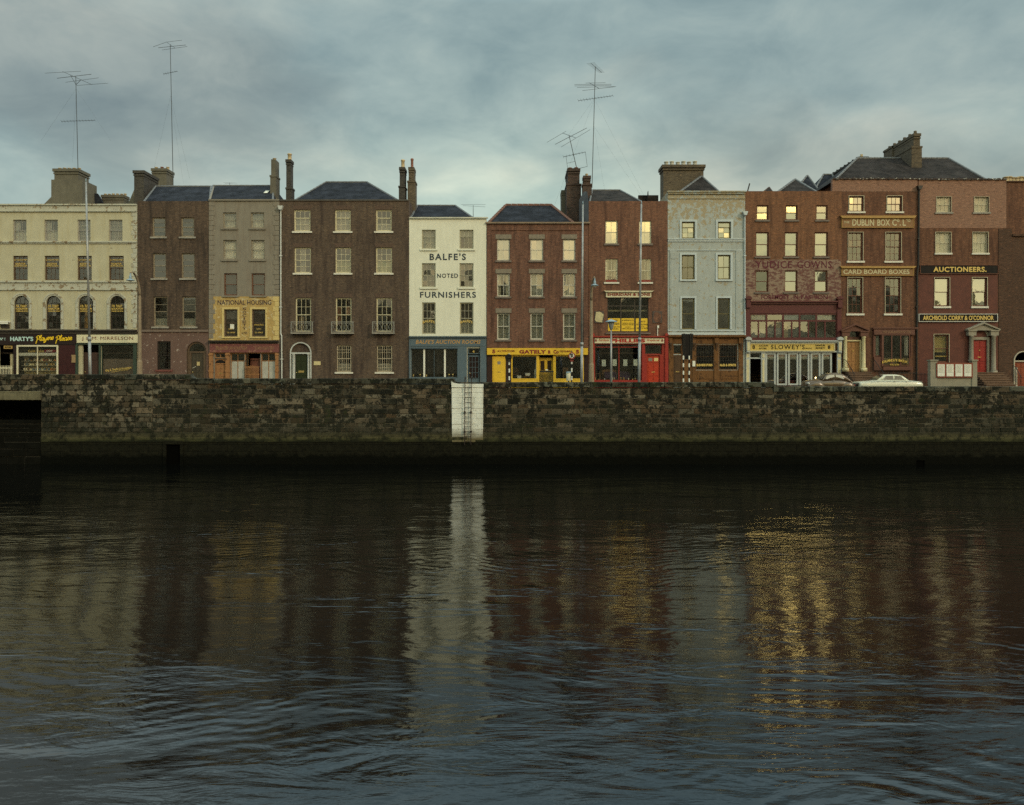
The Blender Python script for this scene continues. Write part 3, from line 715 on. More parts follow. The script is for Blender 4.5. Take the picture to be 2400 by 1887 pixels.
q = MB(); q.box(h.X(438), h.X(447), .1, .2, -.2, h.Z(824)); q.box(h.X(476), h.X(483.5), .1, .2, -.2, h.Z(824)); q.box(h.X(438), h.X(483.5), .08, .21, h.Z(827), h.Z(823.5))
q.ring_arc(h.X(460.75), h.Z(823.5), .62, .76, .1, .18); h.part(q, 'door_frame', BROWNW)
q = MB(); n = 14; q.quad(*[(h.X(460.75) + .64 * math.cos(math.pi * k / n), .14, h.Z(823.4) + .64 * math.sin(math.pi * k / n)) for k in range(n + 1)]); h.part(q, 'fanlight', GLASS)
o = h.door(447, 476, 827, 905, paint('olive_brown_door', c3(.055, .045, .03), .3, 3, .5), (3, 2), .14, opening=False)
q = MB(); q.box(h.X(460), h.X(467), .10, .105, h.Z(857), h.Z(848)); q.build('notice', paint('tan_notice', c3(.5, .40, .2)), o)
q = MB()
for k in range(4): q.box(h.X(450 + k * 2), h.X(451.5 + k * 2), .1, .105, h.Z(863 - k), h.Z(862 - k))
q.build('torn_paper', PAPER, o)
h.roof(337, 491, 471, 365, 495, 437, SLATE, dr=4.0)
h.chimney([(314, 337, 400, 472)], 62.3, 2.5, CHBRICK, [.1], POT, .08, 3.5)
h.chimney([(356, 390, 395, 440)], 66.5, 1.4, RENDERGREY, [.12, .52, .92], [POT, POTRED, POT], .07, 7)
h.finish()

# ---- 3: grey rendered house, ochre below
GR = peeling('grey_render', c3(.215, .195, .160), c3(.15, .12, .09), .72, 2, dirt=c3(.14, .105, .08))
h = House('grey_rendered_house', 'narrow grey rendered house with ochre painted first floor and shuttered brown shopfront', 489.4, 655, 468, GR)
FR3 = paint('weathered_frame', c3(.28, .25, .19), .2, 3)
for a, b in ((522.6, 553.7), (587.8, 618.9)): h.window(a, b, 498, 534.5, (1, 1), (1, 1), FR3, GLASS, (4, 4, GR), cur=[('net', PAPER, .15, .85, 0, .5), ('net', NETGREY, 0, 1, 0, 1)])
for a, b in ((523, 554), (588.5, 620)): h.window(a, b, 562.4, 607.4, (1, 1), (1, 1), FR3, GLASSD, (4, 5, GR), cur=[('net', NET, 0, 1, 0, 1)])
for a, b in ((524.8, 555.8), (589.4, 621)): h.window(a, b, 640.6, 692.7, (1, 1), (1, 1), paint('rust_frame', c3(.15, .07, .04)), GLASSD, (4, 4, GR), cur=[('blind', BLIND)])
OCH = peeling('ochre_paint', c3(.42, .30, .115), c3(.46, .38, .22), .55, 2.6, dirt=c3(.27, .155, .05))
OCHP = peeling('pale_ochre_paint', c3(.56, .44, .19), c3(.3, .2, .08), .62, 3)
g = [(h.X(525.7), h.X(556.8), h.Z(789), h.Z(725.3)), (h.X(591), h.X(622), h.Z(789), h.Z(725.3))]
q = MB(); q.wall(h.x0 + .005, h.x1 - .005, h.Z(797.6), h.Z(695), -.008, g, .02); o = h.part(q, 'painted_first_floor', OCH)
DK = paint('umber_letters', c3(.075, .045, .04), .2, 6, .8)
ptext(o, 'NATIONAL HOUSING', 510, 636, 703.4, 714.4, -.012, DK, bold=.012)
for i, ch in enumerate('SOCIETY'): ptext(o, ch, 568.5 if ch != 'I' else 571, 577 if ch != 'I' else 574, 721 + i * 7.6, 727 + i * 7.6, -.012, DK, bold=.01)
ptext(o, 'LTD.', 567, 580, 778, 782.6, -.012, DK, bold=.015)
for a, b in ((525.7, 556.8), (591, 622)):
    w = h.window(a, b, 725.3, 789, (1, 1), (1, 1), BROWNW, GLASSD, (6, 4, OCHP), cur=[('blind', BLIND)], surround=(5, OCHP), split=.5)
    if a < 560:
        q = MB(); q.box(h.X(537.5), h.X(547), .16, .165, h.Z(771), h.Z(759.5)); q.build('notice', PAPER, w)
    ptext(w, 'NATIONAL HOUSING', a + 5, b - 4, 760, 763, .16, GOLD) if a > 580 else None
    ptext(w, 'SOCIETY', a + 10, b - 10, 770, 772.5, .16, GOLD); ptext(w, 'TEL. OFFICE', a + 6, b - 6, 778, 781, .16, GOLD)
h.quoins(489.6, 504, 472, 797, GR, 11.5, False); h.quoins(640, 654.8, 472, 694, GR, 11.5); h.quoins(640, 654.8, 695.5, 797, OCHP, 11.5)
q = MB(); h.band(q, 467.5, 471, .10); h.part(q, 'coping', GR)
q = MB(); h.band(q, 798, 801, .34, 491, 653.5); h.band(q, 801.01, 804, .2, 491, 653.5); h.part(q, 'shop_cornice', DARKW)
OLDW = peeling('worn_brown_shopfront', c3(.30, .15, .065), c3(.10, .05, .03), .58, 4)
q = MB()
for a, b in ((491, 500), (530, 539), (646, 653)):
    q.box(h.X(a), h.X(b), -.14, -.002, -.2, h.Z(827)); q.box(h.X(a) - .03, h.X(b) + .03, -.17, -.001, h.Z(833), h.Z(829)); q.box(h.X(a) - .02, h.X(b) + .02, -.16, -.001, h.Z(872), h.Z(867))
q.box(h.X(500), h.X(646), -.05, .1, h.Z(828), h.Z(825.5)); h.part(q, 'shopfront', OLDW)
o = h.door(503, 528.5, 840, 905, OLDW, (2, 3), .1, hardware=('slot',))
q = MB(); q.quad(*[(h.X(515.7) + .38 * math.cos(math.pi * k / 10), .065, h.Z(851) + .26 * math.sin(math.pi * k / 10)) for k in range(11)]); q.build('door_light', BLACKPAINT, o)
h.display(503, 528.5, 827, 839, 2, 1, OLDW, gl=GLASS, name='transom_window')
FROST = paint('whitewashed_glass', c3(.40, .40, .36), .2, 3, .3)
for a, b in ((540, 573), (611.7, 646)):
    w = h.display(a, b, 828, 905, 2, 1, OLDW, GLASS, zs=[846]); q = MB(); q.box(h.X(a + 1), h.X(b - 1), .11, .12, -.1, h.Z(846)); q.build('whitewash', FROST, w)
h.display(574, 582, 828, 905, 1, 1, OLDW, GLASSD)
h.door(584, 610, 840, 905, REDBROWNW, (1, 2), .3, hardware=()); h.op(582, 584, 828, 905); h.op(584, 610, 828, 840)
h.downpipe([(659, 483), (659, 783), (661, 787), (661.5, 905)], .055, paint('white_downpipe', c3(.50, .52, .50)), (659, 484), ((659, 600), (659, 720), (661.5, 842)))
h.roof(491, 640, 467.5, 499, 640, 435.5, SLATE, dr=4.0, skylight=(602, 611, .45))
q = MB(); q.add([(h.X(489.6), .01, h.zt + .001), (h.X(493.5), .01, h.zt + .001), (X(502, 64), 4.1, Z(434, 64)), (X(498, 64), 4.1, Z(434, 64)), (h.X(489.6), .01, h.zt - .2), (X(498, 64), 4.1, h.zt - .2), (h.X(493.5), .01, h.zt - .2), (X(502, 64), 4.1, h.zt - .2)], [[0, 1, 2, 3], [0, 3, 5, 4], [1, 6, 7, 2], [2, 7, 5, 3]]); h.part(q, 'party_wall_coping', GR)
h.chimney([(635, 645, 373, 411), (633, 646.5, 411, 468)], 62, 1.05, RENDERGREY, [.4], POT, 0, 6, pr=.16)
h.finish()
sign('shop_sign', 'faded dull red fascia with ghost lettering over the shuttered brown shopfront', 491, 653.5, 806, 826, -.12, -.003, peeling('faded_red_fascia', c3(.17, .065, .06), c3(.25, .13, .09), .56, 4),
     [('80 SALES UPHOLSTERY', 506, 580, 812, 820, paint('faded_letters', c3(.26, .15, .08), .2, 8), dict(bold=.01)), ('EXTENSION BAR', 600, 643, 812.5, 820, paint('faded_letters_b', c3(.24, .13, .08), .2, 8), dict(bold=.01))])
t = thing('wooden_gate', 'low brown slatted gate across the shop doorway under the faded fascia', 'gate', (X(592), -.18, ground(X(592))))
q = MB()
for k in range(11):
    x = X(577.5) + k * (X(608.5) - X(577.5)) / 10.6; q.box(x, x + .045, -.22, -.19, ground(X(590)) + .06, Z(857 + 1.2 * abs(5 - k) * .3))
q.build('slats', OLDW, t); q = MB(); q.box(X(577), X(609), -.189, -.16, Z(879), Z(876)); q.box(X(577), X(609), -.189, -.16, Z(862), Z(859.5)); q.build('rails', OLDW, t)

# ---- 4: wide brown brick house with balconies
B4 = brick('umber_brick', c3(.135, .092, .062), c3(.092, .062, .045), c3(.14, .12, .095), c3(.055, .04, .035), stain2=c3(.06, .042, .036))
h = House('georgian_brick_house', 'wide dark brown brick house with cream sash windows and three iron balconettes', 655.2, 958.5, 468.5, B4)
FR4 = paint('cream_sash', c3(.55, .50, .34), .12, 3)
for i, (a, b) in enumerate(((689, 727.6), (785, 822), (881, 918))):
    h.window(a, b, 491.5, 542.3, (3, 1), (3, 2), FR4, GLASS, (4, 4, SILLWHITE), cur=[('net', NETGREY, 0, 1, 0, [.62, 1, .4][i])], split=.62, st=.06)
GC_ = paint('pale_green_curtain', c3(.42, .45, .25), .2, 5, .9, stretch=(6, 6, .6))
for i, (a, b) in enumerate(((690, 728.6), (786, 822.7), (881, 918.8))):
    h.window(a, b, 580, 640, (3, 2), (3, 2), FR4, GLASS, (3.5, 4, SILLWHITE), cur=[('net', NETGREY, .35, .62)] if i == 0 else [('net', GC_, 0, 1, 0, .5)])
for i, (a, b) in enumerate(((692.5, 729), (786.6, 823.7), (882, 919))):
    cu = [[('net', paint('tan_drape', c3(.25, .17, .09)), .15, .5, 0, .45)], [('net', paint('pink_drape', c3(.40, .25, .17)), .62, 1, .5, .76), ('net', paint('rust_drape', c3(.22, .1, .05)), 0, .3, .2, .75)], []][i]
    h.window(a, b, 698, 777.7, (3, 2), (3, 2), FR4, GLASSD, cur=cu)
    # balconette: an iron cage standing on brackets, with crossed bars
    t = MB(); x0_, x1_ = h.X(a - 7), h.X(b + 6); zt_, zb_ = h.Z(755), h.Z(780); y = -.36
    for z in (zt_, zt_ - .1, zb_ + .1): t.box(x0_, x1_, y - .02, y + .02, z - .016, z + .016)
    for x in (x0_, x1_):
        t.box(x - .02, x + .02, y - .02, 0, zt_ - .018, zt_ + .018); t.box(x - .022, x + .022, y - .022, y + .022, zb_, zt_); t.box(x - .02, x + .02, y - .02, 0, zb_ + .08, zb_ + .11)
    n = 6
    for k in range(n):
        xa, xb = x0_ + (x1_ - x0_) * k / n, x0_ + (x1_ - x0_) * (k + 1) / n
        t.tube([(xa, y, zt_ - .1), ((xa + xb) / 2, y, (zt_ + zb_) / 2), (xa, y, zb_ + .1)], .011, 4); t.tube([(xb, y, zt_ - .1), ((xa + xb) / 2, y, (zt_ + zb_) / 2), (xb, y, zb_ + .1)], .011, 4)
        t.tube([(xa, y, zt_ - .1), (xb, y, zb_ + .1)], .009, 4); t.tube([(xb, y, zt_ - .1), (xa, y, zb_ + .1)], .009, 4)
    o = h.part(t, 'balcony', paint('grey_white_iron', c3(.27, .275, .25), .2, 5))
    q = MB(); q.box(x0_ - .03, x1_ + .03, y - .05, -.001, zb_ - .10, zb_); q.build('slab', STONE, o)
FR4b = paint('weathered_cream_sash', c3(.42, .36, .26), .2, 3)
for a, b in ((789, 823.7), (882.7, 919.5)):
    w = h.window(a, b, 809, 872, (3, 2), (3, 2), FR4b, GLASSD, (4, 4, SILLWHITE), cur=[('net', NETGREY, 0, 1, 0, .32)])
    q = MB()
    for k in range(7): x = h.X(a) + (k + .5) * (h.X(b) - h.X(a)) / 7; q.tube([(x, .02, h.Z(871)), (x, .02, h.Z(811))], .013, 5)
    for z in (820, 841, 862): q.box(h.X(a) + .01, h.X(b) - .01, .026, .04, h.Z(z) - .012, h.Z(z) + .012)
    q.build('bars', FR4b, w)
# doorway
PBW = paint('pale_doorcase', c3(.46, .48, .46), .15, 4)
h.op(682.5, 727.5, 804.5, 905, True); cx = h.X(705); zs = h.Z(827)
q = MB(); q.ring_arc(cx, zs, .75, .84, -.05, .1, n=20); q.box(cx - .84, cx - .75, -.05, .1, -.2, zs); q.box(cx + .75, cx + .84, -.05, .1, -.2, zs)
q.box(cx - .75, cx + .75, .0, .14, h.Z(829.5), h.Z(826)); h.part(q, 'door_case', PBW)
q = MB()
for sx in (-1, 1):
    x = cx + sx * .58; q.lathe([(.12, 0), (.12, .1), (.095, .14), (.09, 1.6), (.085, h.Z(834) - .2), (.11, h.Z(832.5) - .18), (.14, h.Z(830) - .2), (.14, h.Z(829.6) - .2)], (x, .1, .2), 12)
h.part(q, 'column', PBW, True)
q = MB(); q.ring_arc(cx, zs, 0.001, .75, .12, .14); h.part(q, 'fanlight', B4)
h.door(691, 719.5, 830, 905, paint('dark_green_door', c3(.022, .030, .012), .3, 3, .35), (2, 3), .12, opening=False, hardware=('knob', 'plate'))
q = MB(); q.box(cx - .75, cx - .44, .12, .2, -.2, zs); q.box(cx + .44, cx + .75, .12, .2, -.2, zs); h.part(q, 'door_frame', PBW)
q = MB(); h.band(q, 468, 471, .07); h.part(q, 'coping', paint('dark_coping', c3(.08, .07, .06)))
# flat brick arches over the openings
ARCHB = paint('arch_brick', c3(.105, .068, .05), .5, 9, .9)
for a, b, t_ in [(689, 727.6, 491.5), (785, 822, 491.5), (881, 918, 491.5), (690, 728.6, 580), (786, 822.7, 580), (881, 918.8, 580), (692.5, 729, 698), (786.6, 823.7, 698), (882, 919, 698)]:
    n = 13; q = MB()
    for k in range(n):
        u0, u1 = k / n, (k + 1) / n
        q.prism([(h.X(a + (b - a) * u0), h.Z(t_) + .004), (h.X(a + (b - a) * u1), h.Z(t_) + .004), (h.X(a - 4 + (b - a + 8) * u1), h.Z(t_) + .34), (h.X(a - 4 + (b - a + 8) * u0), h.Z(t_) + .34)], -.004 - .003 * (k % 2), .02)
    h.part(q, 'brick_arch', ARCHB)
h.roof(690, 934, 468, 764, 860, 427, SLATE, dr=4.2)
h.chimney([(670.5, 681, 374, 440), (670, 684, 440, 470)], 62, .75, CHBRICK, [.5], POT, .05, 16, pr=.19)
h.chimney([(936.5, 948, 392, 436), (934.5, 949, 436, 470)], 62, 1.1, CHBRICK, [.5], POT, .05, 20, pr=.17)
h.finish()
t = thing('brass_plaque', 'polished brass name plaque on brown brick beside the green door', 'plaque', (X(743.5), 0, Z(856))); q = MB(); q.box(X(735.5), X(751.5), -.03, -.001, Z(856), Z(847)); q.build('plate', paint('pale_brass', c3(.55, .47, .25), .1, 5, .4), t, bevel=.006)

# ---- 5: white house
WB = peeling('white_painted_brick', c3(.68, .68, .57), c3(.50, .48, .38), .74, 2.5, dirt=c3(.54, .53, .43), var=.09)
h = House('white_painted_house', 'white painted house with big dark blue lettering above a slate blue shopfront', 959, 1140, 510, WB)
FR5 = paint('grey_cream_sash', c3(.36, .34, .25), .12, 3)
for i, (a, b) in enumerate(((988.6, 1021), (1077, 1109.6))):
    w = h.window(a, b, 538.6, 583.5, (3, 1), (3, 2), FR5, GLASS, (4, 4, WB), cur=[('net', NETGREY)] if i == 0 else [('net', NETGREY, 0, 1, .7, 1), ('net', REDBROWNW, 0, .3, 0, .7)], split=.64)
    w = h.window(a, b, 617, 673, (3, 2), (3, 2), FR5, GLASS, (4, 4.5, WB), cur=[('blind', BLIND, 0, 1, 0, .9)])
    w = h.window(a + .7, b, 709, 783, (3, 2), (3, 1), FR5, GLASS, cur=[('net', NETGREY, 0, 1, 0, .46), ('blind', BLIND, 0, 1, .5, 1)])
    ptext(w, "BALFE'S", a + 2, b - 2, 753, 759, .10, GOLD, arc=.12, bold=.02)
NAVY = paint('navy_letters', c3(.032, .045, .06), .2, 6, .7)
q = MB(); q.box(h.X(959.5), h.X(1139.5), -.012, -.002, h.Z(787.5), h.Z(785)); o = h.part(q, 'lower_edge', WB)
ptext(o, "BALFE'S", 1007, 1092, 594, 609.8, -.004, NAVY, bold=.025, spacing=1.25)
ptext(o, 'NOTED', 1024.5, 1073.5, 641.2, 651.3, -.004, NAVY, bold=.02, spacing=1.2)
ptext(o, 'FURNISHERS', 984.5, 1115.5, 684, 698, -.004, NAVY, bold=.02, spacing=1.2)
q = MB(); h.band(q, 509.6, 512.5, .13, 959.5, 1144); h.part(q, 'coping', paint('pale_coping', c3(.5, .5, .42)))
BLUE = paint('slate_blue_paint', c3(.085, .125, .155), .15, 2, .5, dirt=c3(.065, .085, .10))
q = MB(); h.band(q, 788.4, 791, .26); h.band(q, 791.01, 793.5, .14); h.band(q, 793.51, 813, .10)
q.box(h.X(959), h.X(962.7), -.12, -.002, -.2, h.Z(813)); q.box(h.X(1072.7), h.X(1094.5), -.10, -.002, -.2, h.Z(813)); q.box(h.X(1126), h.X(1140), -.10, -.002, -.2, h.Z(813)); q.box(h.X(962.7), h.X(1072.7), -.10, .1, -.2, h.Z(885.5)); q.box(h.X(962.7), h.X(1072.7), -.08, .1, h.Z(817), h.Z(813.01))
h.part(q, 'shopfront', BLUE)
w = h.display(962.7, 1072.7, 817, 885.5, 4, 1, BLUE, xs=[1017.3], bw=.03)
for a in (992, 1040.5):
    q = MB(); q.box(h.X(a), h.X(a + 4), .06, .16, h.Z(884), h.Z(818)); q.build('mullion', WHITEW, w)
q = MB(); sheet(q, h.X(964), h.X(1016), h.Z(876), h.Z(818), .32, 7, .06); sheet(q, h.X(1018), h.X(1071), h.Z(876), h.Z(818), .32, 7, .06)
q.build('curtain', paint('charcoal_cloth', c3(.028, .026, .028), .3, 2, .9), w, True)
h.op(1095.5, 1125.5, 816, 905)
w = h.display(1097, 1124.5, 816, 830, 1, 1, BLUE, opening=False, name='transom_window'); ptext(w, '4', 1107.5, 1112, 821, 827, .11, GOLD, bold=.02)
o = h.door(1097, 1123.5, 833, 905, BLUE, (1, 1), .12, opening=False, glazed=[0])
q = MB(); p = MB(); sash(q, p, h.X(1098.5), h.X(1122), h.Z(887), h.Z(835), 3, 4, .075, .03, .025, .04); q.build('glazing_bars', BLUE, o); p.build('pane', paint('dark_door_glass', c3(.02, .012, .012), .2, 2, .1, .5), o)
h.roof(962, 1110, 509.5, 978, 1067, 482, SLATE, dr=4.0)
h.chimney([(957.5, 970, 392, 424), (955, 973, 424, 512)], 62.2, 1.1, CHBRICKB, [.52], POTRED, .03, 24, pr=.13)
h.finish()
sign('shop_sign', 'slate blue fascia with slanting ochre capitals under the white house', 962, 1138, 794, 811, -.125, -.101, paint('slate_blue_fascia', c3(.085, .125, .155), .12, 2, .45),
     [("BALFE'S AUCTION ROOMS", 974.5, 1126.5, 796.5, 806, paint('ochre_letters', c3(.46, .27, .10), .15, 6, .6), dict(shear=.22, bold=.018, spacing=1.08))])
for i, (x, k) in enumerate(((968, 0), (984, 1), (999, 2), (1052, 3), (1061, 1))):
    q = MB(); q.lathe([(.07, 0), (.075, .02), (.03, .06), (.09, .14), (.07, .22), (.03, .26)] if k % 2 == 0 else [(.05, 0), (.02, .04), (.02, .16), (.10, .2), (.06, .3)], (X(x), .2, Z(885)), 10)
    o = q.build('ornament', BRASS, None, True)
    tag(o, 'small brassy ornament along the sill of the blue shop window below the dark cloth', 'ornament', 'ornaments in the blue shop window')
# ---- 6: red brown brick house, yellow shop
B6 = brick('plum_brick', c3(.205, .095, .062), c3(.15, .07, .05), c3(.20, .15, .11), c3(.10, .05, .038), stain2=c3(.085, .048, .038))
h = House('plum_brick_house', 'plum brick house with concrete lintels and nine white curtained windows above a yellow shopfront', 1141, 1379, 523, B6)
LINT = paint('concrete_lintel', c3(.21, .18, .14), .25, 5, .9)
FR6 = paint('off_white_sash', c3(.52, .50, .42), .12, 3)
for r_, (y0_, y1_) in enumerate(((560.6, 610.5), (641.4, 695), (733.9, 796))):
    for c_, (a, b) in enumerate(((1165, 1194.7), (1243, 1273), (1319.6, 1348.5))):
        cu = [('net', NET)]
        if r_ == 1 and c_ == 0: cu = [('net', NET, 0, .3), ('net', NET, .7, 1)]
        if r_ == 1 and c_ == 1: cu = [('net', NETGREY)]
        if r_ == 1 and c_ == 2: cu = [('net', NETGREY, 0, .36), ('net', NETGREY, .6, 1), ('net', NET, 0, 1, 0, .5)]
        if r_ == 2: cu = [('net', NETGREY, 0, .48), ('net', NETGREY, .52, 1)]
        w = h.window(a, b, y0_, y1_, (2, 1), (2, 1), FR6, GLASSB if r_ == 0 else GLASS, (4, 4.5, SILLDARK), cur=cu, split=.5)
        q = MB(); q.box(h.X(a - 3.5), h.X(b + 4), -.03, -.001, h.Z(y0_ - .5), h.Z(y0_ - 11)); q.build('lintel', LINT, w)
q = MB(); h.band(q, 521, 524.5, .14, 1138, 1383); h.part(q, 'coping', paint('brown_coping', c3(.22, .16, .11)))
q = MB(); h.band(q, 538, 540, .05); q.box(h.X(1141), h.X(1152), -.05, .01, h.Z(815), h.Z(540.01)); q.box(h.X(1368), h.X(1379), -.05, .01, h.Z(815), h.Z(540.01)); h.part(q, 'brick_piers', B6)
YELP = paint('bright_yellow_paint', c3(.68, .43, .035), .1, 2, .45)
DBR = brick('dark_shop_brick', c3(.05, .025, .02), c3(.035, .02, .018), c3(.06, .04, .03), c3(.02, .012, .01))
q = MB(); gg = [(h.X(1154), h.X(1185.5), -.4, h.Z(833.7)), (h.X(1198), h.X(1368), -.4, h.Z(832))]; q.wall(h.x0 + .01, h.x1 - .01, -.3, h.Z(832), -.02, gg, .05); h.part(q, 'shop_base', DBR)
o = h.door(1154, 1185.5, 834, 905, YELP, (1, 1), .02, hardware=('slot',)); q = MB(); q.box(h.X(1166), h.X(1173), -.02, -.012, h.Z(854), h.Z(847)); q.build('notice', paint('grey_notice', c3(.25, .22, .17)), o)
for a, b in ((1198.5, 1260), (1300, 1368)): h.display(a, b, 832.5, 890, 1, 1, YELP, fw=.09, dy=-.03)
h.op(1262, 1298, 833, 905)
q = MB(); q.box(h.X(1260), h.X(1263.5), -.03, .12, -.2, h.Z(832.5)); q.box(h.X(1296.5), h.X(1300), -.03, .12, -.2, h.Z(832.5)); q.box(h.X(1264), h.X(1296), .3, .36, h.Z(841), h.Z(838.5)); q.box(h.X(1198), h.X(1262), -.01, .3, -.2, h.Z(890.5)); q.box(h.X(1299), h.X(1368), -.01, .3, -.2, h.Z(890.5)); h.part(q, 'shopfront', YELP)
for a, b in ((1264, 1279.6), (1280.2, 1296)):
    o = h.door(a, b, 841.5, 905, YELP, (1, 1), .3, opening=False, glazed=[0], hardware=()); q = MB(); q.box(h.X(a + 3), h.X(b - 3), .285, .295, h.Z(868), h.Z(845)); q.build('pane', paint('dark_pane', c3(.03, .018, .012), .2, 2, .12, .5), o)
TILE = paint('terracotta_ridge', c3(.15, .075, .055), .3, 4, .85)
h.roof(1143, 1346, 521, 1186, 1291.5, 481, SLATE, dr=4.0, ridge=TILE, rr=.14)
h.chimney([(1331, 1358.5, 395, 431), (1328, 1362, 431, 525)], 63, 2.6, CHRED, [.22, .75], POTRED, .06, 6, pr=.17)
h.chimney([(1316, 1328, 446, 505)], 64.5, 1.4, RENDERGREY, (), POT, .02)
h.finish()
MAR = paint('maroon_letters', c3(.20, .025, .015), .15, 6, .6)
sign('shop_sign', 'long bright yellow fascia with maroon lettering and a five at each end', 1141.3, 1378, 816, 831.5, -.2, -.021, paint('yellow_fascia', c3(.68, .43, .035), .12, 2, .45),
     [('5', 1153.5, 1161, 819.3, 828, MAR, dict(bold=.05)), ('AUCTION ROOMS', 1165, 1206.5, 820.5, 825, MAR, dict(shear=.15)), ('GATELY', 1217, 1280, 820, 829, MAR, dict(bold=.055, spacing=1.1)), ('&', 1284, 1291, 820.5, 829, MAR, dict(bold=.04)), ('Co', 1297, 1309.5, 820, 829, MAR, dict(bold=.05)), ('HOUSE FURNISHERS', 1312, 1338, 821.5, 825.5, MAR), ('5', 1349.5, 1357.5, 820, 829, MAR, dict(bold=.05))])
FURN = paint('furniture_wood', c3(.20, .10, .045), .3, 3, .5)
t = thing('iron_gate', 'black iron gate folded across the yellow double doors', 'gate', (X(1281), -.05, 0.1)); q = MB()
for k in range(12): x = X(1266) + k * (X(1296) - X(1266)) / 11; q.box(x - .02, x + .02, -.08, -.05, .1, Z(868 - 2 * math.sin(k / 11 * 6.28)))
q.build('bars', IRON, t); q = MB(); q.box(X(1265), X(1297), -.1, -.081, Z(873), Z(869)); q.build('panel', IRON, t); q = MB(); q.box(X(1278.5), X(1284), -.11, -.101, Z(868.5), Z(866)); q.build('plate', PAPER, t)
def basin(x, z, w_, lab):
    q = MB(); q.prism([(x - w_ * .38, z), (x + w_ * .38, z), (x + w_ / 2, z + .22), (x - w_ / 2, z + .22)], .35, .75); o = q.build('basin', WHITEW, None, bevel=.02); tag(o, lab, 'basin')
basin(X(1217), Z(887), .36, 'small white basin low in the left pane of the yellow shopfront'); basin(X(1237), Z(881), .42, 'larger white basin on a stand in the left pane of the yellow shopfront')
def table(x, y, z, w_, h_, lab, m_=FURN):
    t = thing('wooden_table', lab, 'table', (x, y, z)); q = MB(); q.box(x - w_ / 2, x + w_ / 2, y - .25, y + .25, z + h_ - .04, z + h_); q.build('tabletop', m_, t)
    for sx in (-1, 1):
        for sy in (-1, 1): q = MB(); q.tube([(x + sx * (w_ / 2 - .05), y + sy * .2, z), (x + sx * (w_ / 2 - .05), y + sy * .2, z + h_ - .04)], .022, 6); q.build('leg', m_, t)
    return t
table(X(1237), .55, Z(890.4), .5, .30, 'dark little stand under the larger white basin in the yellow shop')
def chair(x, y, z, lab, m_=FURN):
    t = thing('wooden_chair', lab, 'chair', (x, y, z)); q = MB(); q.box(x - .21, x + .21, y - .2, y + .2, z + .42, z + .46); q.build('seat', m_, t)
    q = MB(); [q.box(x - .2, x + .2, y + .17, y + .2, z + a, z + a + .07) for a in (.6, .74, .88)]; q.build('backrest', m_, t)
    for sx in (-1, 1):
        for sy in (-1, 1): q = MB(); q.tube([(x + sx * .19, y + sy * .18, z), (x + sx * .19, y + sy * .18, z + (.95 if sy > 0 else .42))], .02, 6); q.build('leg', m_, t)
chair(X(1327), .5, Z(890.4), 'wooden ladder back chair behind the right pane of the yellow shop')
chair(X(1209), 1.2, Z(890.4), 'dim wooden chair deep behind the left pane of the yellow shop')
t = thing('wooden_cabinet', 'tall grey striped cabinet at the inner edge of the left yellow shop pane', 'cabinet', (X(1256.5), .6, Z(890)))
q = MB(); q.box(X(1252.5), X(1260), .35, .8, Z(890), Z(865)); q.build('carcass', paint('grey_cabinet', c3(.28, .27, .24)), t); q = MB(); [q.box(X(1253), X(1259.5), .335, .349, Z(889 - k * 4), Z(886.4 - k * 4)) for k in range(6)]; q.build('drawer_fronts', PAPER, t)
q = MB(); q.box(X(1256), X(1259), .4, .45, Z(865), Z(833)); q.build('post', paint('pale_blue_post', c3(.35, .42, .45)), t)

# ---- 7: red brick house, red shop
B7 = brick('red_brick', c3(.215, .098, .060), c3(.16, .072, .048), c3(.19, .14, .10), c3(.12, .058, .04), stain2=c3(.10, .052, .04))
h = House('red_brick_house', 'red brick house with wide office window and yellow notices above a red shopfront', 1379.8, 1564.6, 471.5, B7)
for a, b in ((1419, 1447.6), (1498, 1526.5)):
    h.window(a, b, 517, 571, (2, 1), (2, 1), CREAMW, GLASSB, (3.5, 4.5, SILLDARK), cur=[('net', NET)])
    w = h.window(a, b, 606.7, 661.4, (2, 1), (2, 1), CREAMW, GLASS, (3.5, 4, SILLWHITE), cur=[('net', NET, 0, .28), ('net', NET, .68, 1)])
    q = MB(); q.box(h.X(a) + .04, h.X(b) - .04, .02, .09, h.Z(661), h.Z(656)); q.build('flower_box', MAR, w)
    q = MB()
    for k in range(60): x, z, r_ = random.uniform(h.X(a) + .1, h.X(b) - .1), h.Z(656) + random.uniform(0, .35) * random.random(), .035; an = random.random() * 6; q.add([(x - r_ * math.cos(an), .05 + random.uniform(-.03, .03), z), (x, .05, z - r_), (x + r_, .06, z), (x, .05, z + r_)], [[0, 1, 2, 3]])
    q.build('plants', paint('pot_plants', c3(.20, .14, .11), .5, 14), w) if a < 1450 else None
w = h.display(1423.5, 1520, 697.5, 778, 3, 1, DARKW, GLASS, zs=[717], bw=.08)
YN = paint('yellow_notice', c3(.72, .47, .03), .08, 3, .6); BK = BLACKPAINT
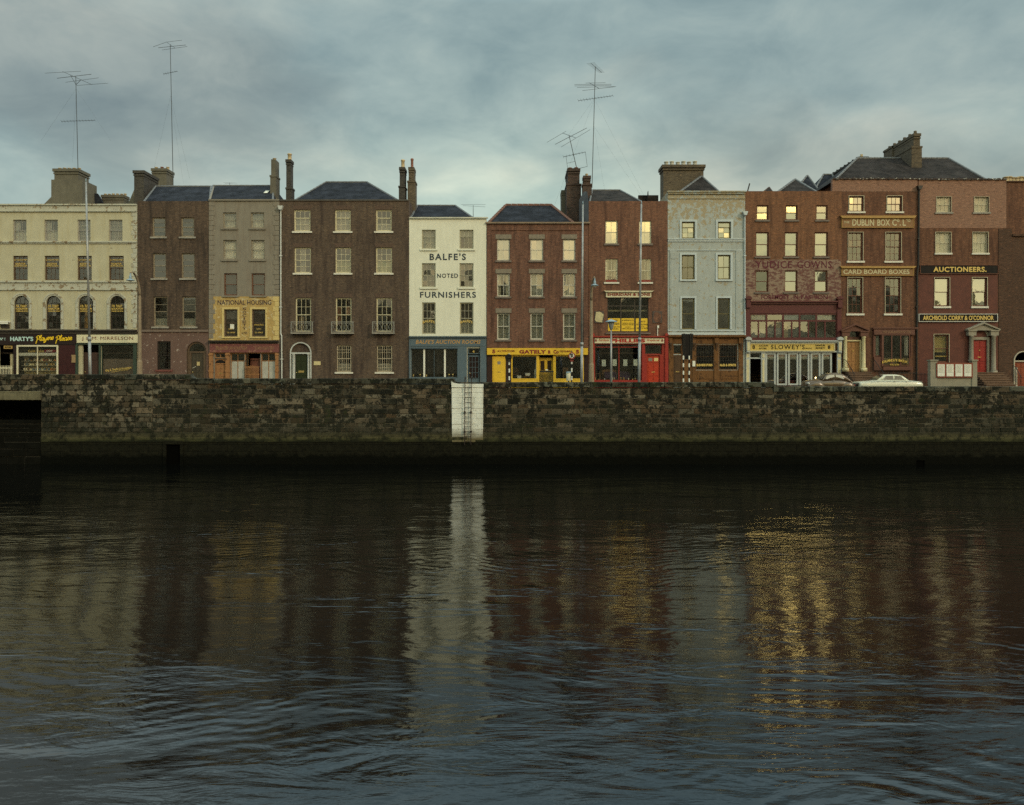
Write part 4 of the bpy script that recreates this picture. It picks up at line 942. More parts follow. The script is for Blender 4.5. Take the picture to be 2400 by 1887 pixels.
for i, (a, b) in enumerate(((1424.5, 1454), (1457, 1487), (1490.5, 1519.5))):
    q = MB(); q.box(h.X(a), h.X(b), .085, .095, h.Z(776), h.Z(746)); q.build('window_notice', YN, w)
    L = [[('WANTED', 749, 753), ('OVERCOATS', 757, 762), ('ALTERED TO', 765, 768), ('MEASURE', 769.5, 772.5)], [('M. SHERIDAN & CO.', 749, 752.5), ('PRECISION CUTTING', 756.5, 759), ('MANUFACTURERS', 760, 762.5), ('COAT', 765.5, 768), ('SPECIALISTS', 769, 772)], [('RIECE', 752, 755.5), ('BUTTON HOLES', 758.5, 762.5), ('AND', 764, 766), ('WHILE U WAIT', 767.5, 771.5)]][i]
    for s_, p0, p1 in L:
        m_ = (b - a) / 2 * min(.9, .08 * len(s_) + .12); c_ = (a + b) / 2; ptext(w, s_, c_ - m_, c_ + m_, p0, p1, .084, BK, bold=.02, depth=.003)
h.curtain(w, h.X(1424), h.X(1520), h.Z(778), h.Z(697.5), .5, 'blind', paint('strip_light_cover', c3(.5, .45, .3)), 0, 1, .62, .66, nm='pelmet')
q = MB(); q.box(h.X(1419), h.X(1525), -.10, -.001, h.Z(783), h.Z(780)); h.part(q, 'sill', SILLDARK)
q = MB()
for a, b in ((1393.3, 1415.5), (1529, 1551.5)): q.box(h.X(a), h.X(b), -.05, -.001, h.Z(757), h.Z(729.5))
o = h.part(q, 'plaster_frame', paint('umber_plaster', c3(.08, .058, .05), .3, 5))
q = MB(); q.prism([(h.X(1394), h.Z(750)), (h.X(1398), h.Z(754)), (h.X(1411), h.Z(756)), (h.X(1414.5), h.Z(737)), (h.X(1406), h.Z(731)), (h.X(1397), h.Z(731.5))], -.058, -.051); q.build('plaster_patch', paint('cream_plaster_patch', c3(.5, .44, .26), .25, 6, .9), o)
q = MB(); q.prism([(h.X(1531), h.Z(748)), (h.X(1536), h.Z(755)), (h.X(1547), h.Z(757)), (h.X(1549.5), h.Z(738)), (h.X(1541), h.Z(731.5)), (h.X(1534), h.Z(732))], -.058, -.051); q.build('brick_patch', B7, o)
REDP = paint('red_shop_paint', c3(.27, .022, .017), .16, 2, .38, .4)
q = MB(); q.box(h.X(1389), h.X(1557), -.30, -.002, h.Z(791), h.Z(788)); q.box(h.X(1389), h.X(1557), -.12, -.002, h.Z(806.5), h.Z(791.01))
for a, b in ((1387.5, 1393), (1558, 1565.5)):
    q.box(h.X(a), h.X(b), -.17, -.002, -.2, h.Z(788)); q.prism([(h.X(a), h.Z(788)), (h.X(b), h.Z(788)), (h.X(b), h.Z(784)), (h.X((a + b) / 2), h.Z(780.5)), (h.X(a), h.Z(784))], -.24, -.002)
q.box(h.X(1504.5), h.X(1511), -.08, .1, -.2, h.Z(806.51)); q.box(h.X(1551.5), h.X(1558), -.06, .1, -.2, h.Z(806.51)); q.box(h.X(1511), h.X(1551.5), -.05, .12, h.Z(833), h.Z(831.5)); q.box(h.X(1511), h.X(1516), -.05, .1, -.2, h.Z(833.01)); q.box(h.X(1546.5), h.X(1551.5), -.05, .1, -.2, h.Z(833.01)); q.box(h.X(1393), h.X(1504.5), -.06, .5, -.2, h.Z(892))
h.part(q, 'shopfront', REDP)
w = h.display(1393.5, 1504.5, 807, 892, 2, 1, REDP, xs=[1451], zs=[813.5], bw=.06, fw=.05)
h.display(1511, 1551.5, 807, 831, 1, 1, REDP, GLASS, name='transom_window'); 
o = h.door(1516, 1546.5, 833.5, 905, paint('scarlet_door', c3(.40, .035, .015), .2, 2, .3, .5), (2, 3), .06, hardware=('slot',))
q = MB(); [q.box(h.X(a), h.X(b), .025, .03, h.Z(846.5), h.Z(839)) for a, b in ((1520, 1529),)]; q.build('door_light', LINT, o); q = MB(); q.box(h.X(1533), h.X(1542.5), .025, .03, h.Z(846.5), h.Z(839)); q.build('door_light', BLINDPALE, o)
q = MB(); q.tube([(h.X(1541), -.06, h.Z(788)), (h.X(1541), -.06, h.Z(770)), (h.X(1542), -.06, h.Z(767))], .035, 6); q.box(h.X(1540), h.X(1544), -.12, -.01, h.Z(769), h.Z(763)); h.part(q, 'alarm_pipe', PAPER)
h.roof(1382, 1504, 471.5, 1388, 1453, 446, SLATEB, dr=4.2)
q = MB(); q.box(h.X(1516), h.X(1566), 4, 4.2, h.zt - .2, Z(457.5, 64)); q.prism([(X(1514, 63.9), h.zt - .2), (X(1521, 63.9), h.zt - .2), (X(1518, 63.9), Z(449, 63.9))], 3.6, 3.99); h.part(q, 'rear_roof', SLATEB)
h.chimney([(1368, 1384, 412, 431), (1366, 1387, 431, 474)], 62.2, .8, CHRED, [.5], POT, .04, 8, pr=.13, bury=1.5)
q = MB(); q.add([(X(1357, 62.5), 2.5, Z(530)), (X(1379.7), .02, Z(530)), (X(1379.7), .02, h.zt + .0), (X(1376, 61), 1.0, Z(449, 61)), (X(1368, 62), 2, Z(449, 62)), (X(1357, 62.5), 2.5, Z(470, 62.5))], [[0, 1, 2, 3, 4, 5]]); h.part(q, 'side_wall', paint('grey_side_render', c3(.10, .10, .105), .25, 2, .9))
h.finish()
sign('shop_sign', 'cream board with maroon slab capitals and a moulded top above the wide office window', 1420.5, 1526.5, 685, 697, -.14, -.002, paint('cream_board', c3(.58, .54, .38), .1, 3, .6), [('SHERIDAN & SONS', 1423.5, 1524, 687, 693.5, MAR, dict(bold=.045, spacing=1.08))], crown=(paint('cream_cornice', c3(.55, .50, .34)), .11))
sign('shop_sign', 'cream fascia with red shadowed capitals between two sixes over the red shopfront', 1391.5, 1556.5, 792.5, 804.5, -.17, -.121, paint('cream_fascia', c3(.62, .57, .40), .1, 3, .5),
     [('6', 1394, 1399.5, 794.5, 801, MAR, dict(bold=.04)), ('Furniture', 1403, 1427, 794.5, 800, paint('orange_red_script', c3(.45, .10, .04)), dict(shear=.35)), ('PHILLIPS', 1430.5, 1512, 793.8, 803, paint('red_letters', c3(.36, .03, .02), .15, 6), dict(bold=.06, spacing=1.05)), ('fireplaces', 1516, 1546, 795, 801, bpy.data.materials['orange_red_script'], dict(shear=.35)), ('6', 1549.5, 1555, 794.5, 801, MAR, dict(bold=.04))])
for a, yb in ((1411, 858.5), (1436.5, 857.5), (1461.5, 858), (1485.5, 857.5), (1499, 856)):
    t = MB(); t.box(X(a), X(a + (9.5 if a < 1495 else 4)), .16, .165, Z(yb), Z(yb - (15.5 if a < 1495 else 7)))
    for k in range(5): t.box(X(a) + .03, X(a + (9.5 if a < 1495 else 4)) - .03, .156, .159, Z(yb - 2.2 - k * 2.2 * (1 if a < 1495 else .45)), Z(yb - 1.9 - k * 2.2 * (1 if a < 1495 else .45)))
    o = t.build('price_card', paint('card_paper', c3(.62, .68, .62), .06, 5)); tag(o, 'white printed card hung behind the glass of the red shop', 'card', 'cards hung in the red shop window')
PURP = paint('purple_cloth', c3(.06, .03, .09), .3, 4, .85)
def sofa(px0, px1, pt, y, lab):
    a, b = X(px0, 60 + y), X(px1, 60 + y); z = Z(891, 60 + y); zt = Z(pt, 60 + y)
    t = thing('sofa', lab, 'sofa', ((a + b) / 2, y, z))
    q = MB(); q.box(a + .1, b - .1, y, y + .5, z + .1, z + .32); q.build('seat', PURP, t, bevel=.04)
    q = MB(); q.prism([(a, z + .1), (b, z + .1), (b, zt - .06), (b - .1, zt), (a + .1, zt), (a, zt - .06)], y + .4, y + .6); q.build('backrest', PURP, t, bevel=.04)
    for x in (a, b - .1): q = MB(); q.box(x, x + .1, y, y + .41, z + .1, z + .48); q.build('armrest', PURP, t, bevel=.03)
    for x in (a + .1, b - .15): q = MB(); q.box(x, x + .05, y + .1, y + .15, z, z + .1); q.build('leg', FURN, t)
sofa(1417, 1446, 871.5, .7, 'purple sofa behind the grey lamp post in the red shop window'); sofa(1453, 1477, 871, .7, 'purple sofa right of the red bar in the red shop window')
t = thing('sideboard', 'light brown sideboard with a scrolled top behind the purple sofas', 'sideboard', (X(1428, 61.6), 1.6, Z(891, 61.6))); q = MB(); q.box(X(1411, 61.6), X(1444, 61.6), 1.6, 2.0, Z(891, 61.6), Z(868, 61.6)); q.build('carcass', FURN, t, bevel=.03); q = MB(); q.prism([(X(1411, 61.6), Z(868, 61.6)), (X(1444, 61.6), Z(868, 61.6)), (X(1436, 61.6), Z(866, 61.6)), (X(1419, 61.6), Z(866, 61.6))], 1.62, 1.9); q.build('crest', FURN, t)
table(X(1401, 60.6), .6, Z(891), .42, .55, 'small round legged table in the left corner of the red shop window')
for x in (1396.5, 1404, 1418, 1437, 1441, 1456, 1463, 1474, 1484, 1490):
    q = MB(); hh = random.uniform(.12, .26); q.lathe([(.05, 0), (.06, .02), (.02, hh * .35), (.055, hh * .7), (.035, hh)], (X(x), .28, Z(891.6)), 8)
    o = q.build('vase', random.choice([PAPER, BRASS, POT]), None, True); tag(o, 'small vase or candlestick along the sill of the red shop window', 'vase', 'vases on the red shop sill')

# ---- 8: pale blue house
PBL = peeling('pale_blue_stucco', c3(.365, .40, .39), c3(.31, .265, .18), .585, 3.0, Z(560), Z(470), dirt=c3(.26, .28, .26), var=.16)
h = House('pale_blue_house', 'tall pale blue house of peeling stucco above a dark wooden pub front', 1565, 1746.5, 449, PBL)
FR8 = paint('olive_sash', c3(.16, .13, .05), .2, 3)
for a, b in ((1598, 1628.5), (1682.6, 1712.8)): h.window(a, b, 520, 559, (1, 1), (2, 2), FR8, GLASSB, surround=(5, SILLBLUE), split=.68, cur=[('net', NET, 0, 1, 0, .6)])
for i, (a, b) in enumerate(((1598, 1628), (1682, 1711.8))): h.window(a, b, 597.7, 655, (2, 1), (2, 1), FR8, GLASSB if i else GLASS, (5, 4, SILLBLUE), surround=(5, SILLBLUE))
for a, b in ((1598, 1628), (1682, 1711)): h.window(a, b, 699, 772, (1, 1), (1, 1), FR8, GLASSB, surround=(4, SILLBLUE))
q = MB(); h.band(q, 448.5, 451, .20, 1563, 1748); h.band(q, 451.01, 455, .12); h.band(q, 464, 466, .06); h.part(q, 'cornice', PBL)
q = MB(); h.band(q, 559.8, 562, .12); h.band(q, 562.01, 566.5, .06); h.band(q, 586, 587.5, .05); h.band(q, 773.5, 776, .06); h.band(q, 780, 785, .09); h.part(q, 'string_course', SILLBLUE)
q = MB()
for a, b in ((1569.5, 1586), (1724, 1743)):
    q.box(h.X(a), h.X(b), -.04, .01, h.Z(780), h.Z(587.6)); q.box(h.X(a + 3), h.X(b - 3), -.055, -.041, h.Z(768), h.Z(610))
q.box(h.X(1571), h.X(1583), -.065, -.041, h.Z(607), h.Z(592)); h.part(q, 'pilasters', PBL)
h.downpipe([(1744.8, 497), (1744.8, 700), (1745.5, 786)], .055, SILLBLUE, (1744.8, 497), ((1744.8, 600), (1745, 700)))
PUB = peeling('varnished_brown_wood', c3(.155, .075, .028), c3(.07, .035, .016), .56, 3, dirt=c3(.06, .03, .015))
PUBD = paint('dark_oak', c3(.07, .036, .018), .3, 4, .45)
q = MB(); h.band(q, 786, 790, .30); h.band(q, 790.01, 793, .16); h.band(q, 793.01, 806, .06, 1567, 1742)
for a, b in ((1567, 1575), (1622, 1630), (1673, 1684), (1730, 1741)):
    q.box(h.X(a), h.X(b), -.10, -.002, -.2, h.Z(805.9)); q.prism([(h.X(a) + .02, h.Z(806)), (h.X(b) - .02, h.Z(806)), (h.X(b) - .02, h.Z(793)), (h.X(a) + .02, h.Z(793))], -.2, -.061)
q.box(h.X(1630), h.X(1673), -.04, .1, -.2, h.Z(868)); q.box(h.X(1684), h.X(1730), -.04, .1, -.2, h.Z(868))
for a, b in ((1634, 1670), (1688, 1726)): q.box(h.X(a), h.X(b), -.07, -.041, h.Z(888), h.Z(872))
q.box(h.X(1575), h.X(1578), -.05, .1, -.2, h.Z(806)); q.box(h.X(1597), h.X(1622), -.05, .1, -.2, h.Z(806))
h.part(q, 'shopfront', PUB, bevel=.01)
q = MB()
for a in (1571, 1626, 1678.5, 1735.5):
    for k in range(6): q.box(h.X(a) - .1 + .01 * k, h.X(a) + .1 - .01 * k, -.27 + k * .03, -.1, h.Z(806.5 + k * 3.2), h.Z(804 + k * 3.2))
h.part(q, 'console_bracket', PUBD, bevel=.02)
for a, b in ((1631, 1672.5), (1685.5, 1728)):
    w = h.display(a, b, 807.5, 866.6, 1, 2, PUB, GLASSD, zs=[836], bw=.03, dy=-.02)
    q = MB()
    for k in range(11): x = h.X(a) + (k + .5) * (h.X(b) - h.X(a)) / 11; q.tube([(x, -.035, h.Z(865)), (x, -.035, h.Z(808.5))], .018, 5)
    for z in (814, 825, 845): q.box(h.X(a) + .03, h.X(b) - .03, -.03, -.024, h.Z(z) - .012, h.Z(z) + .012)
    q.build('bars', IRON, w); ptext(w, 'GUINNESS STORES' if a < 1650 else 'ALES & SPIRITS', a + 1, b - 3, 853, 858.5, -.06, GOLD, bold=.05)
o = h.door(1578, 1597, 832, 905, PUBD, (1, 2), .0, hardware=('slot',)); h.display(1578, 1597, 809, 830, 1, 1, PUB, GLASS, name='transom_window')
q = MB(); q.box(h.X(1622), h.X(1628.5), -.16, -.101, h.Z(859), h.Z(846)); h.part(q, 'menu_plate', PAPER)
h.roof(1591, 1688, 449, 1643, 1645, 414, SLATEB, d0=.5, dr=3.2, ridge=LEAD, rr=.1)
h.chimney([(1555, 1649, 387, 450)], 63.2, 1.4, CHBRICKB, [.10, .24, .39, .53, .67, .82], POTPALE, .14, 12.5, pr=.2, bury=2)
h.finish()

# ---- 9: brick house with worn painted sign
B9 = brick('orange_brick', c3(.24, .105, .052), c3(.18, .08, .045), c3(.20, .14, .09), c3(.13, .065, .04), stain2=c3(.12, .062, .04))
h = House('orange_brick_house', 'orange brick house with flaking maroon wall sign above a double shopfront', 1747, 1973, 448, B9)
for a, b in ((1773, 1801), (1841.6, 1869.5), (1912.8, 1940)): h.window(a, b, 481, 515.7, (1, 1), (1, 1), REDBROWNW, GLASSB, (3, 4, SILLDARK))
for a, b in ((1771, 1802), (1839, 1869.5), (1909, 1940.5)): h.window(a, b, 544, 601.6, (1, 1), (1, 1), REDBROWNW, GLASSB, (3, 4, SILLDARK), cur=[('blind', BLINDPALE, 0, 1, {1771: .1, 1839: .32, 1909: .0}[a], 1)] + ([('net', NET, .5, .95, 0, .5)] if a == 1839 else []))
WS = [(1770.5, 1801), (1839, 1869), (1909, 1939.5)]
for i, (a, b) in enumerate(WS): h.window(a, b, 633.8, 684.6, (1, 1), (1, 1), REDBROWNW, GLASSB if i else GLASS, (3, 4, SILLDARK))
g = [(h.X(a), h.X(b), h.Z(684.6), h.Z(633.8)) for a, b in WS]
q = MB(); q.wall(h.x0 + .01, h.X(1971), h.Z(706), h.Z(608.5), -.006, g, .01); o = h.part(q, 'painted_sign', worn_sign('flaking_maroon_paint', c3(.125, .058, .050), c3(.27, .195, .145), .48, 2.6))
GH = worn_sign('ghost_letter_paint', c3(.10, .022, .035), c3(.20, .10, .09), .60, 3)
ptext(o, 'YUDICE', 1771, 1856, 612, 628.5, -.008, GH, bold=.0, spacing=1.15); ptext(o, 'GOWNS', 1869, 1949, 612, 628.5, -.008, GH, bold=.0, spacing=1.15)
ptext(o, 'FOREMOST', 1784, 1850, 691.5, 701, -.008, GH, bold=.01); ptext(o, 'IN', 1860, 1870, 691.5, 701, -.008, GH, bold=.01); ptext(o, 'FASHION', 1878, 1940, 691.5, 701, -.008, GH, bold=.01)
DOORGLASS = glass('shop_door_glass', .17, (.8, .8, .76, 1), .02)
MARP = paint('maroon_shop_paint', c3(.085, .017, .020), .15, 2, .45)
q = MB(); h.band(q, 706, 709, .30, 1756, 1962); h.band(q, 709.01, 713, .18, 1756, 1962); h.band(q, 713.01, 735, .06, 1757, 1962); h.band(q, 793.5, 798, .2, 1756, 1962)
for a, b in ((1747.3, 1757.5), (1961, 1971)):
    q.box(h.X(a), h.X(b), -.12, -.002, h.Z(798), h.Z(722)); q.box(h.X(a), h.X(b), -.3, -.002, h.Z(721.9), h.Z(702)); c_ = (a + b) / 2; q.ring_arc(h.X(c_), h.Z(702), .001, .25, -.36, -.003, n=10)
h.part(q, 'upper_shopfront', MARP, bevel=.012)
w = h.display(1758, 1960.5, 736, 793, 5, 1, MARP, DOORGLASS, zs=[752], bw=.13, dy=-.03, xs=[1796.5, 1835, 1874, 1913])
for k in range(5): q = MB(); x = h.X(1777.5 + 39 * k); q.box(x - .05, x + .05, -.02, .05, h.Z(792), h.Z(753.5)); q.build('mullion', MARP, w)
for k, m_ in ((0, NET), (2, paint('blue_white_panel', c3(.40, .43, .42))), (4, NET)): q = MB(); q.box(h.X(1760 + 39 * k), h.X(1793.5 + 39 * k), .03, .035, h.Z(750), h.Z(738)); q.build('transom_panel', m_, w)
CHK = paint('checked_cloth', c3(.30, .30, .30), .5, 22, .9, stretch=(1, 1, .3))
for k, (a, b) in enumerate(((1760, 1775), (1780, 1794), (1798, 1814), (1818, 1832))): q = MB(); sheet(q, h.X(a), h.X(b), h.Z(792), h.Z(771 if k < 2 else 769), .12, 5, .02); q.build('curtain', CHK, w, True)
q = MB(); sheet(q, h.X(1838), h.X(1850), h.Z(792), h.Z(755), .3, 4, .02); sheet(q, h.X(1820), h.X(1832), h.Z(768), h.Z(755), .3, 4, .02); q.build('drape', paint('buff_drape', c3(.42, .30, .12)), w, True)
CRP = paint('cream_shop_paint', c3(.56, .50, .30), .12, 3, .5); BLW = paint('blue_white_shop_paint', c3(.40, .43, .42), .12, 3, .5)
q = MB(); h.band(q, 798.3, 801, .34, 1757, 1961); h.band(q, 801.01, 804.5, .22, 1757, 1961); h.band(q, 822.5, 826, .14, 1757, 1961)
for a, b in ((1747.3, 1756.5), (1961, 1970.5)):
    q.box(h.X(a), h.X(b), -.10, -.002, -.2, h.Z(826)); q.box(h.X(a) - .02, h.X(b) + .02, -.16, -.002, h.Z(828), h.Z(826.01)); q.prism([(h.X(a) + .04, h.Z(825.9)), (h.X(b) - .04, h.Z(825.9)), (h.X(b), h.Z(797)), (h.X(a), h.Z(797))], -.28, -.003)
    q.ring_arc(h.X((a + b) / 2), h.Z(797), .001, .24, -.38, -.003, n=10); q.box(h.X(a) - .04, h.X(b) + .04, -.40, -.003, h.Z(797.5), h.Z(796))
q.box(h.X(1756.6), h.X(1757.8), -.06, .1, -.2, h.Z(826.1)); q.box(h.X(1783.5), h.X(1793), -.08, .1, -.2, h.Z(826.1)); q.box(h.X(1757.8), h.X(1783.5), -.05, .1, h.Z(841), h.Z(839.5))
h.part(q, 'shopfront', BLW, bevel=.01)
for a, b in ((1747.3, 1756.5), (1961, 1970.5), (1784.5, 1792)):
    q = MB(); q.box(h.X(a + 1.5), h.X(b - 1.5), -.112, -.09, h.Z(900), h.Z(843)); q.box(h.X(a + 1.5), h.X(b - 1.5), -.112, -.09, h.Z(838), h.Z(830)); 
    if b - a > 8: q.box(h.X(a + 1.8), h.X(b - 1.8), -.30, -.26, h.Z(822), h.Z(803))
    h.part(q, 'pilaster_panel', CRP)
h.op(1757.8, 1783.5, 827, 905); h.display(1757.8, 1783.5, 827, 839.5, 1, 1, BLW, opening=False, name='transom_window')
h.op(1793, 1961, 827, 905)
LIGHTS = [(1794, 1818), (1820.5, 1844.5), (1847, 1871), (1873.5, 1897), (1899.5, 1923), (1925.5, 1949.5)]
BAN = [('FURNITURE', 'PRIVATE'), ('BOUGHT &', 'SALES'), ('SOLD', 'DAILY'), ('FURNITURE', 'HOUSE'), ('CARPETS', 'SALES'), ('AUCTIONS', 'WEEKLY')]
REDL = paint('red_banner_ink', c3(.38, .06, .04)); GRNL = paint('green_banner_ink', c3(.08, .10, .06))
for i, (a, b) in enumerate(LIGHTS):
    w = h.display(a, b, 827, 903, 1, 1, BLW, gl=DOORGLASS, fw=.13, dy=-.02, opening=False)
    q = MB(); q.box(h.X(a + 3.2), h.X(b - 3), .045, .05, h.Z(842), h.Z(831)); q.build('window_banner', PAPER, w)
    ptext(w, BAN[i][0], a + 4, b - 4, 832, 836.2, .044, REDL, bold=.03, depth=.003); ptext(w, BAN[i][1], a + 5.5, b - 5.5, 838, 841.3, .044, GRNL, bold=.03, depth=.003)
h.roof(1822, 1915, 447.5, 1863, 1864, 421, SLATEB, d0=.5, dr=3.5, ridge=LEAD, rr=.11)
h.roof(1787, 1812, 448, 1802, 1803, 439.5, SLATEB, d0=.6, dr=2, name='rear_roof', ridge=CHRED, rr=.06); h.roof(1838, 1946, 446, 1891, 1893, 412, SLATE, d0=5, dr=8.5, name='rear_roof'); h.roof(1886, 1990, 446, 1930, 1950, 409, SLATE, d0=6, dr=9.5, name='rear_roof')
h.finish()
for (a, b, t0, t1, D_, nm) in ((1917, 1936, 424, 448, 64, 'low'), ): pass
sign('shop_sign', 'yellow fascia with black capitals between two eights above the glazed shop doors', 1757.5, 1955, 806.5, 821.5, -.16, -.003, paint('mustard_fascia', c3(.55, .40, .10), .15, 3, .5),
     [('8', 1763.5, 1769.5, 809, 818, BK, dict(bold=.03)), ('AUCTION', 1778, 1801, 808.5, 812.5, BK, dict(shear=.25)), ('ROOMS.', 1779, 1797, 815, 818.5, BK, dict(shear=.25)), ("SLOWEY'S", 1807, 1886, 808, 818.5, BK, dict(bold=.008, spacing=1.2)), ('M.I.A.A.', 1888, 1903, 815, 818, BK), ('FURNITURE', 1911, 1934, 808, 812, BK, dict(shear=.25)), ('PROPERTY', 1911, 1934, 814, 818, BK, dict(shear=.25)), ('8', 1940, 1946.5, 809, 818, BK, dict(bold=.03))], frame=(CRP, .06))
q = MB(); q.tube([(X(1752, 61), 1, Z(449, 61)), (X(1757, 61), 1, Z(430, 61))], .05, 6); tag(q.build('vent_pipe', IRON), 'short leaning black pipe on the roof edge beside the pale blue house', 'pipe')
# furniture in the shop
def armchair(x, y, z, lab, m_):
    t = thing('armchair', lab, 'armchair', (x, y, z)); q = MB(); q.box(x - .3, x + .3, y, y + .5, z + .12, z + .4); q.build('seat', m_, t, bevel=.04); q = MB(); q.box(x - .33, x + .33, y + .45, y + .6, z + .12, z + .85); q.build('backrest', m_, t, bevel=.05)
    for sx in (-.38, .28): q = MB(); q.box(x + sx, x + sx + .1, y, y + .5, z + .12, z + .58); q.build('armrest', m_, t, bevel=.03)
RED_ = paint('crimson_cloth', c3(.22, .02, .03), .2, 3, .8)
armchair(X(1796, 61), .6, .1, 'crimson armchair in the leftmost glazed light of the yellow fronted shop', RED_); armchair(X(1852, 61), .5, .1, 'crimson armchair behind the third glazed light of the yellow fronted shop', RED_)
def cabinet(x, y, w_, h_, lab, m_=FURN):
    t = thing('wooden_cabinet', lab, 'cabinet', (x, y, .1)); q = MB(); q.box(x - w_ / 2, x + w_ / 2, y, y + .45, .1, .1 + h_); q.build('carcass', m_, t, bevel=.015)
    for k in range(3): q = MB(); q.box(x - w_ / 2 + .03, x + w_ / 2 - .03, y - .02, y - .001, .13 + h_ * k / 3, .07 + h_ * (k + 1) / 3); q.build('drawer', m_, t)
cabinet(X(1810, 60.7), .7, .42, .95, 'narrow brown drawers behind the first glazed light'); cabinet(X(1824.5, 60.7), .7, .5, .9, 'buff brown chest behind the second glazed light', paint('buff_wood', c3(.30, .17, .08), .2, 4)); cabinet(X(1888, 62), 2, .5, 1.6, 'tall dim brown wardrobe behind the fourth glazed light'); cabinet(X(1905, 61.6), 1.6, .9, 1.75, 'wide reddish wardrobe behind the lit table lamp')
chair(X(1834, 60.6), .5, .1, 'thin legged wooden chair behind the second glazed light')
table(X(1912, 60.6), .6, .1, .7, .72, 'small table carrying the lit lamp behind the fifth glazed light')
t = thing('table_lamp', 'small lit table lamp glowing behind the fifth glazed light', 'lamp', (X(1911.5, 60.5), .5, .82)); q = MB(); x_ = X(1911.5, 60.5); q.lathe([(.07, 0), (.07, .02), (.02, .05), (.025, .26), (.01, .28)], (x_, .5, .82), 8); q.build('base', BRASS, t, True); q = MB(); q.lathe([(.02, 0), (.045, .03), (.05, .06), (.03, .1), (.005, .115)], (x_, .5, 1.10), 10); q.build('bulb', lamp_mat('warm_bulb', (1, .72, .32, 1), 12), t, True)

# ---- 10: the two wide brick houses under one roof
B10 = brick('rust_brick', c3(.19, .085, .048), c3(.14, .062, .038), c3(.15, .105, .07), c3(.10, .048, .032), stain2=c3(.085, .042, .03))
REP = brick('repointed_brick', c3(.27, .145, .10), c3(.235, .125, .09), c3(.26, .19, .14), c3(.20, .11, .08), amount=.4, bh=.085)
FR10 = paint('buff_jamb', c3(.46, .42, .30), .15, 3)
h = House('box_company_house', 'rust brick house with two buff company boards and pedimented doorway up stone steps', 1973.3, 2151, 419.5, B10)
HD = h
for a, b in ((1990, 2023.7), (2078.8, 2113.7)): h.window(a, b, 460, 496, (3, 1), (3, 1), REDBROWNW, GLASSB, (4, 4, SILLWHITE), surround=(1.3, FR10))
for a, b in ((1988, 2022), (2076, 2111.5)): h.window(a, b, 545, 611.6, (3, 2), (3, 2), REDBROWNW, GLASS, (4, 4.5, SILLWHITE), surround=(1.3, FR10))
for a, b in ((1987, 2021), (2075, 2110)): h.window(a, b, 651, 735, (3, 2), (3, 2), REDBROWNW, GLASS, (4, 4.5, SILLWHITE), surround=(1.3, FR10))
q = MB(); q.box(h.x0 + .01, h.X(2150), -.006, .01, h.Z(449), h.zt - .01); q.box(X(1951), h.x0 + .009, -.006, .3, Z(449) + .02, h.zt); h.part(q, 'repointed_parapet', REP)
q = MB(); h.band(q, 418, 420.5, .10, 1951, 2151)
for k in range(9): x = h.X(1958 + k * 20 + random.uniform(-4, 4)); q.box(x, x + random.uniform(.08, .2), -.13, .01, h.Z(421.5), h.Z(417.2))
h.part(q, 'coping', peeling('spotted_coping', c3(.06, .045, .04), c3(.5, .5, .45), .56, 6))
REDB = paint('brown_doorcase', c3(.115, .045, .03), .25, 4, .6)
def doorcase(h, cx, w_, ptop, pbase, pent, m_, colm, colr=.16, pspring=None, parch=None):
    """pediment on an entablature carried by two columns; fanlight arch between"""
    q = MB(); a, b = h.X(cx - w_), h.X(cx + w_); c_ = h.X(cx)
    q.prism([(a, h.Z(pent - 6)), (b, h.Z(pent - 6)), (c_, h.Z(ptop + 4))], -.30, -.002)
    for s_ in (-1, 1):
        e = a if s_ < 0 else b; o_ = s_ * .1
        poly = [(e + o_, h.Z(pent - 6)), (e + o_, h.Z(pent - 9)), (c_, h.Z(ptop)), (c_, h.Z(ptop + 4))]
        q.prism(poly if s_ > 0 else poly[::-1], -.44, -.002)
        xe = e - s_ * .3; q.box(xe - .3, xe + .3, -.36, -.002, h.Z(pent + 6), h.Z(pent - 6)); q.box(xe - .34, xe + .34, -.42, -.002, h.Z(pent - 4), h.Z(pent - 6.5))
    h.part(q, 'pediment', m_)
    for s_ in (-1, 1):
        x = (a if s_ < 0 else b) - s_ * .3; zb = h.Z(pbase); zt = h.Z(pent + 6); q = MB()
        q.box(x - .2, x + .2, -.38, -.002, zb, zb + .28)
        q.lathe([(colr * 1.15, .28), (colr * 1.15, .34), (colr, .4), (colr * .86, zt - zb - .14), (colr * 1.05, zt - zb - .1), (colr * 1.15, zt - zb - .03), (colr * 1.15, zt - zb)], (x, -.19, zb), 14); h.part(q, 'column', colm, True)
h.op(1984, 2015.5, 801, 871); cx = 2000
h.ops[-1] = (h.X(1982), h.X(2018), h.Z(871), h.Z(771), True)
doorcase(h, cx, 30.5, 759, 871, 783, REDB, paint('pale_cream_column', c3(.62, .55, .33), .12, 3, .5), .15)
q = MB(); zs = h.Z(789.5); q.ring_arc(h.X(2000), zs, .55, .63, -.04, .1, n=16); q.box(h.X(1981.5), h.X(1984.5), -.03, .12, h.Z(871), h.Z(797)); q.box(h.X(2015.5), h.X(2018.5), -.03, .12, h.Z(871), h.Z(797)); q.box(h.X(1984.5), h.X(2015.5), -.03, .12, h.Z(800), h.Z(797)); h.part(q, 'door_case', paint('cream_architrave', c3(.58, .50, .28), .12, 3))
q = MB(); q.ring_arc(h.X(2000), zs, .001, .57, .09, .11, n=16); h.part(q, 'fanlight', GLASS); q = MB(); q.box(h.X(1984), h.X(2016), .06, .14, h.Z(797), zs); h.part(q, 'transom', REDB)
o = h.door(1984.5, 2015.5, 800, 871, paint('tan_door', c3(.30, .15, .055), .2, 3, .4), (3, 3), .1, opening=False, hardware=('knob', 'knocker'))
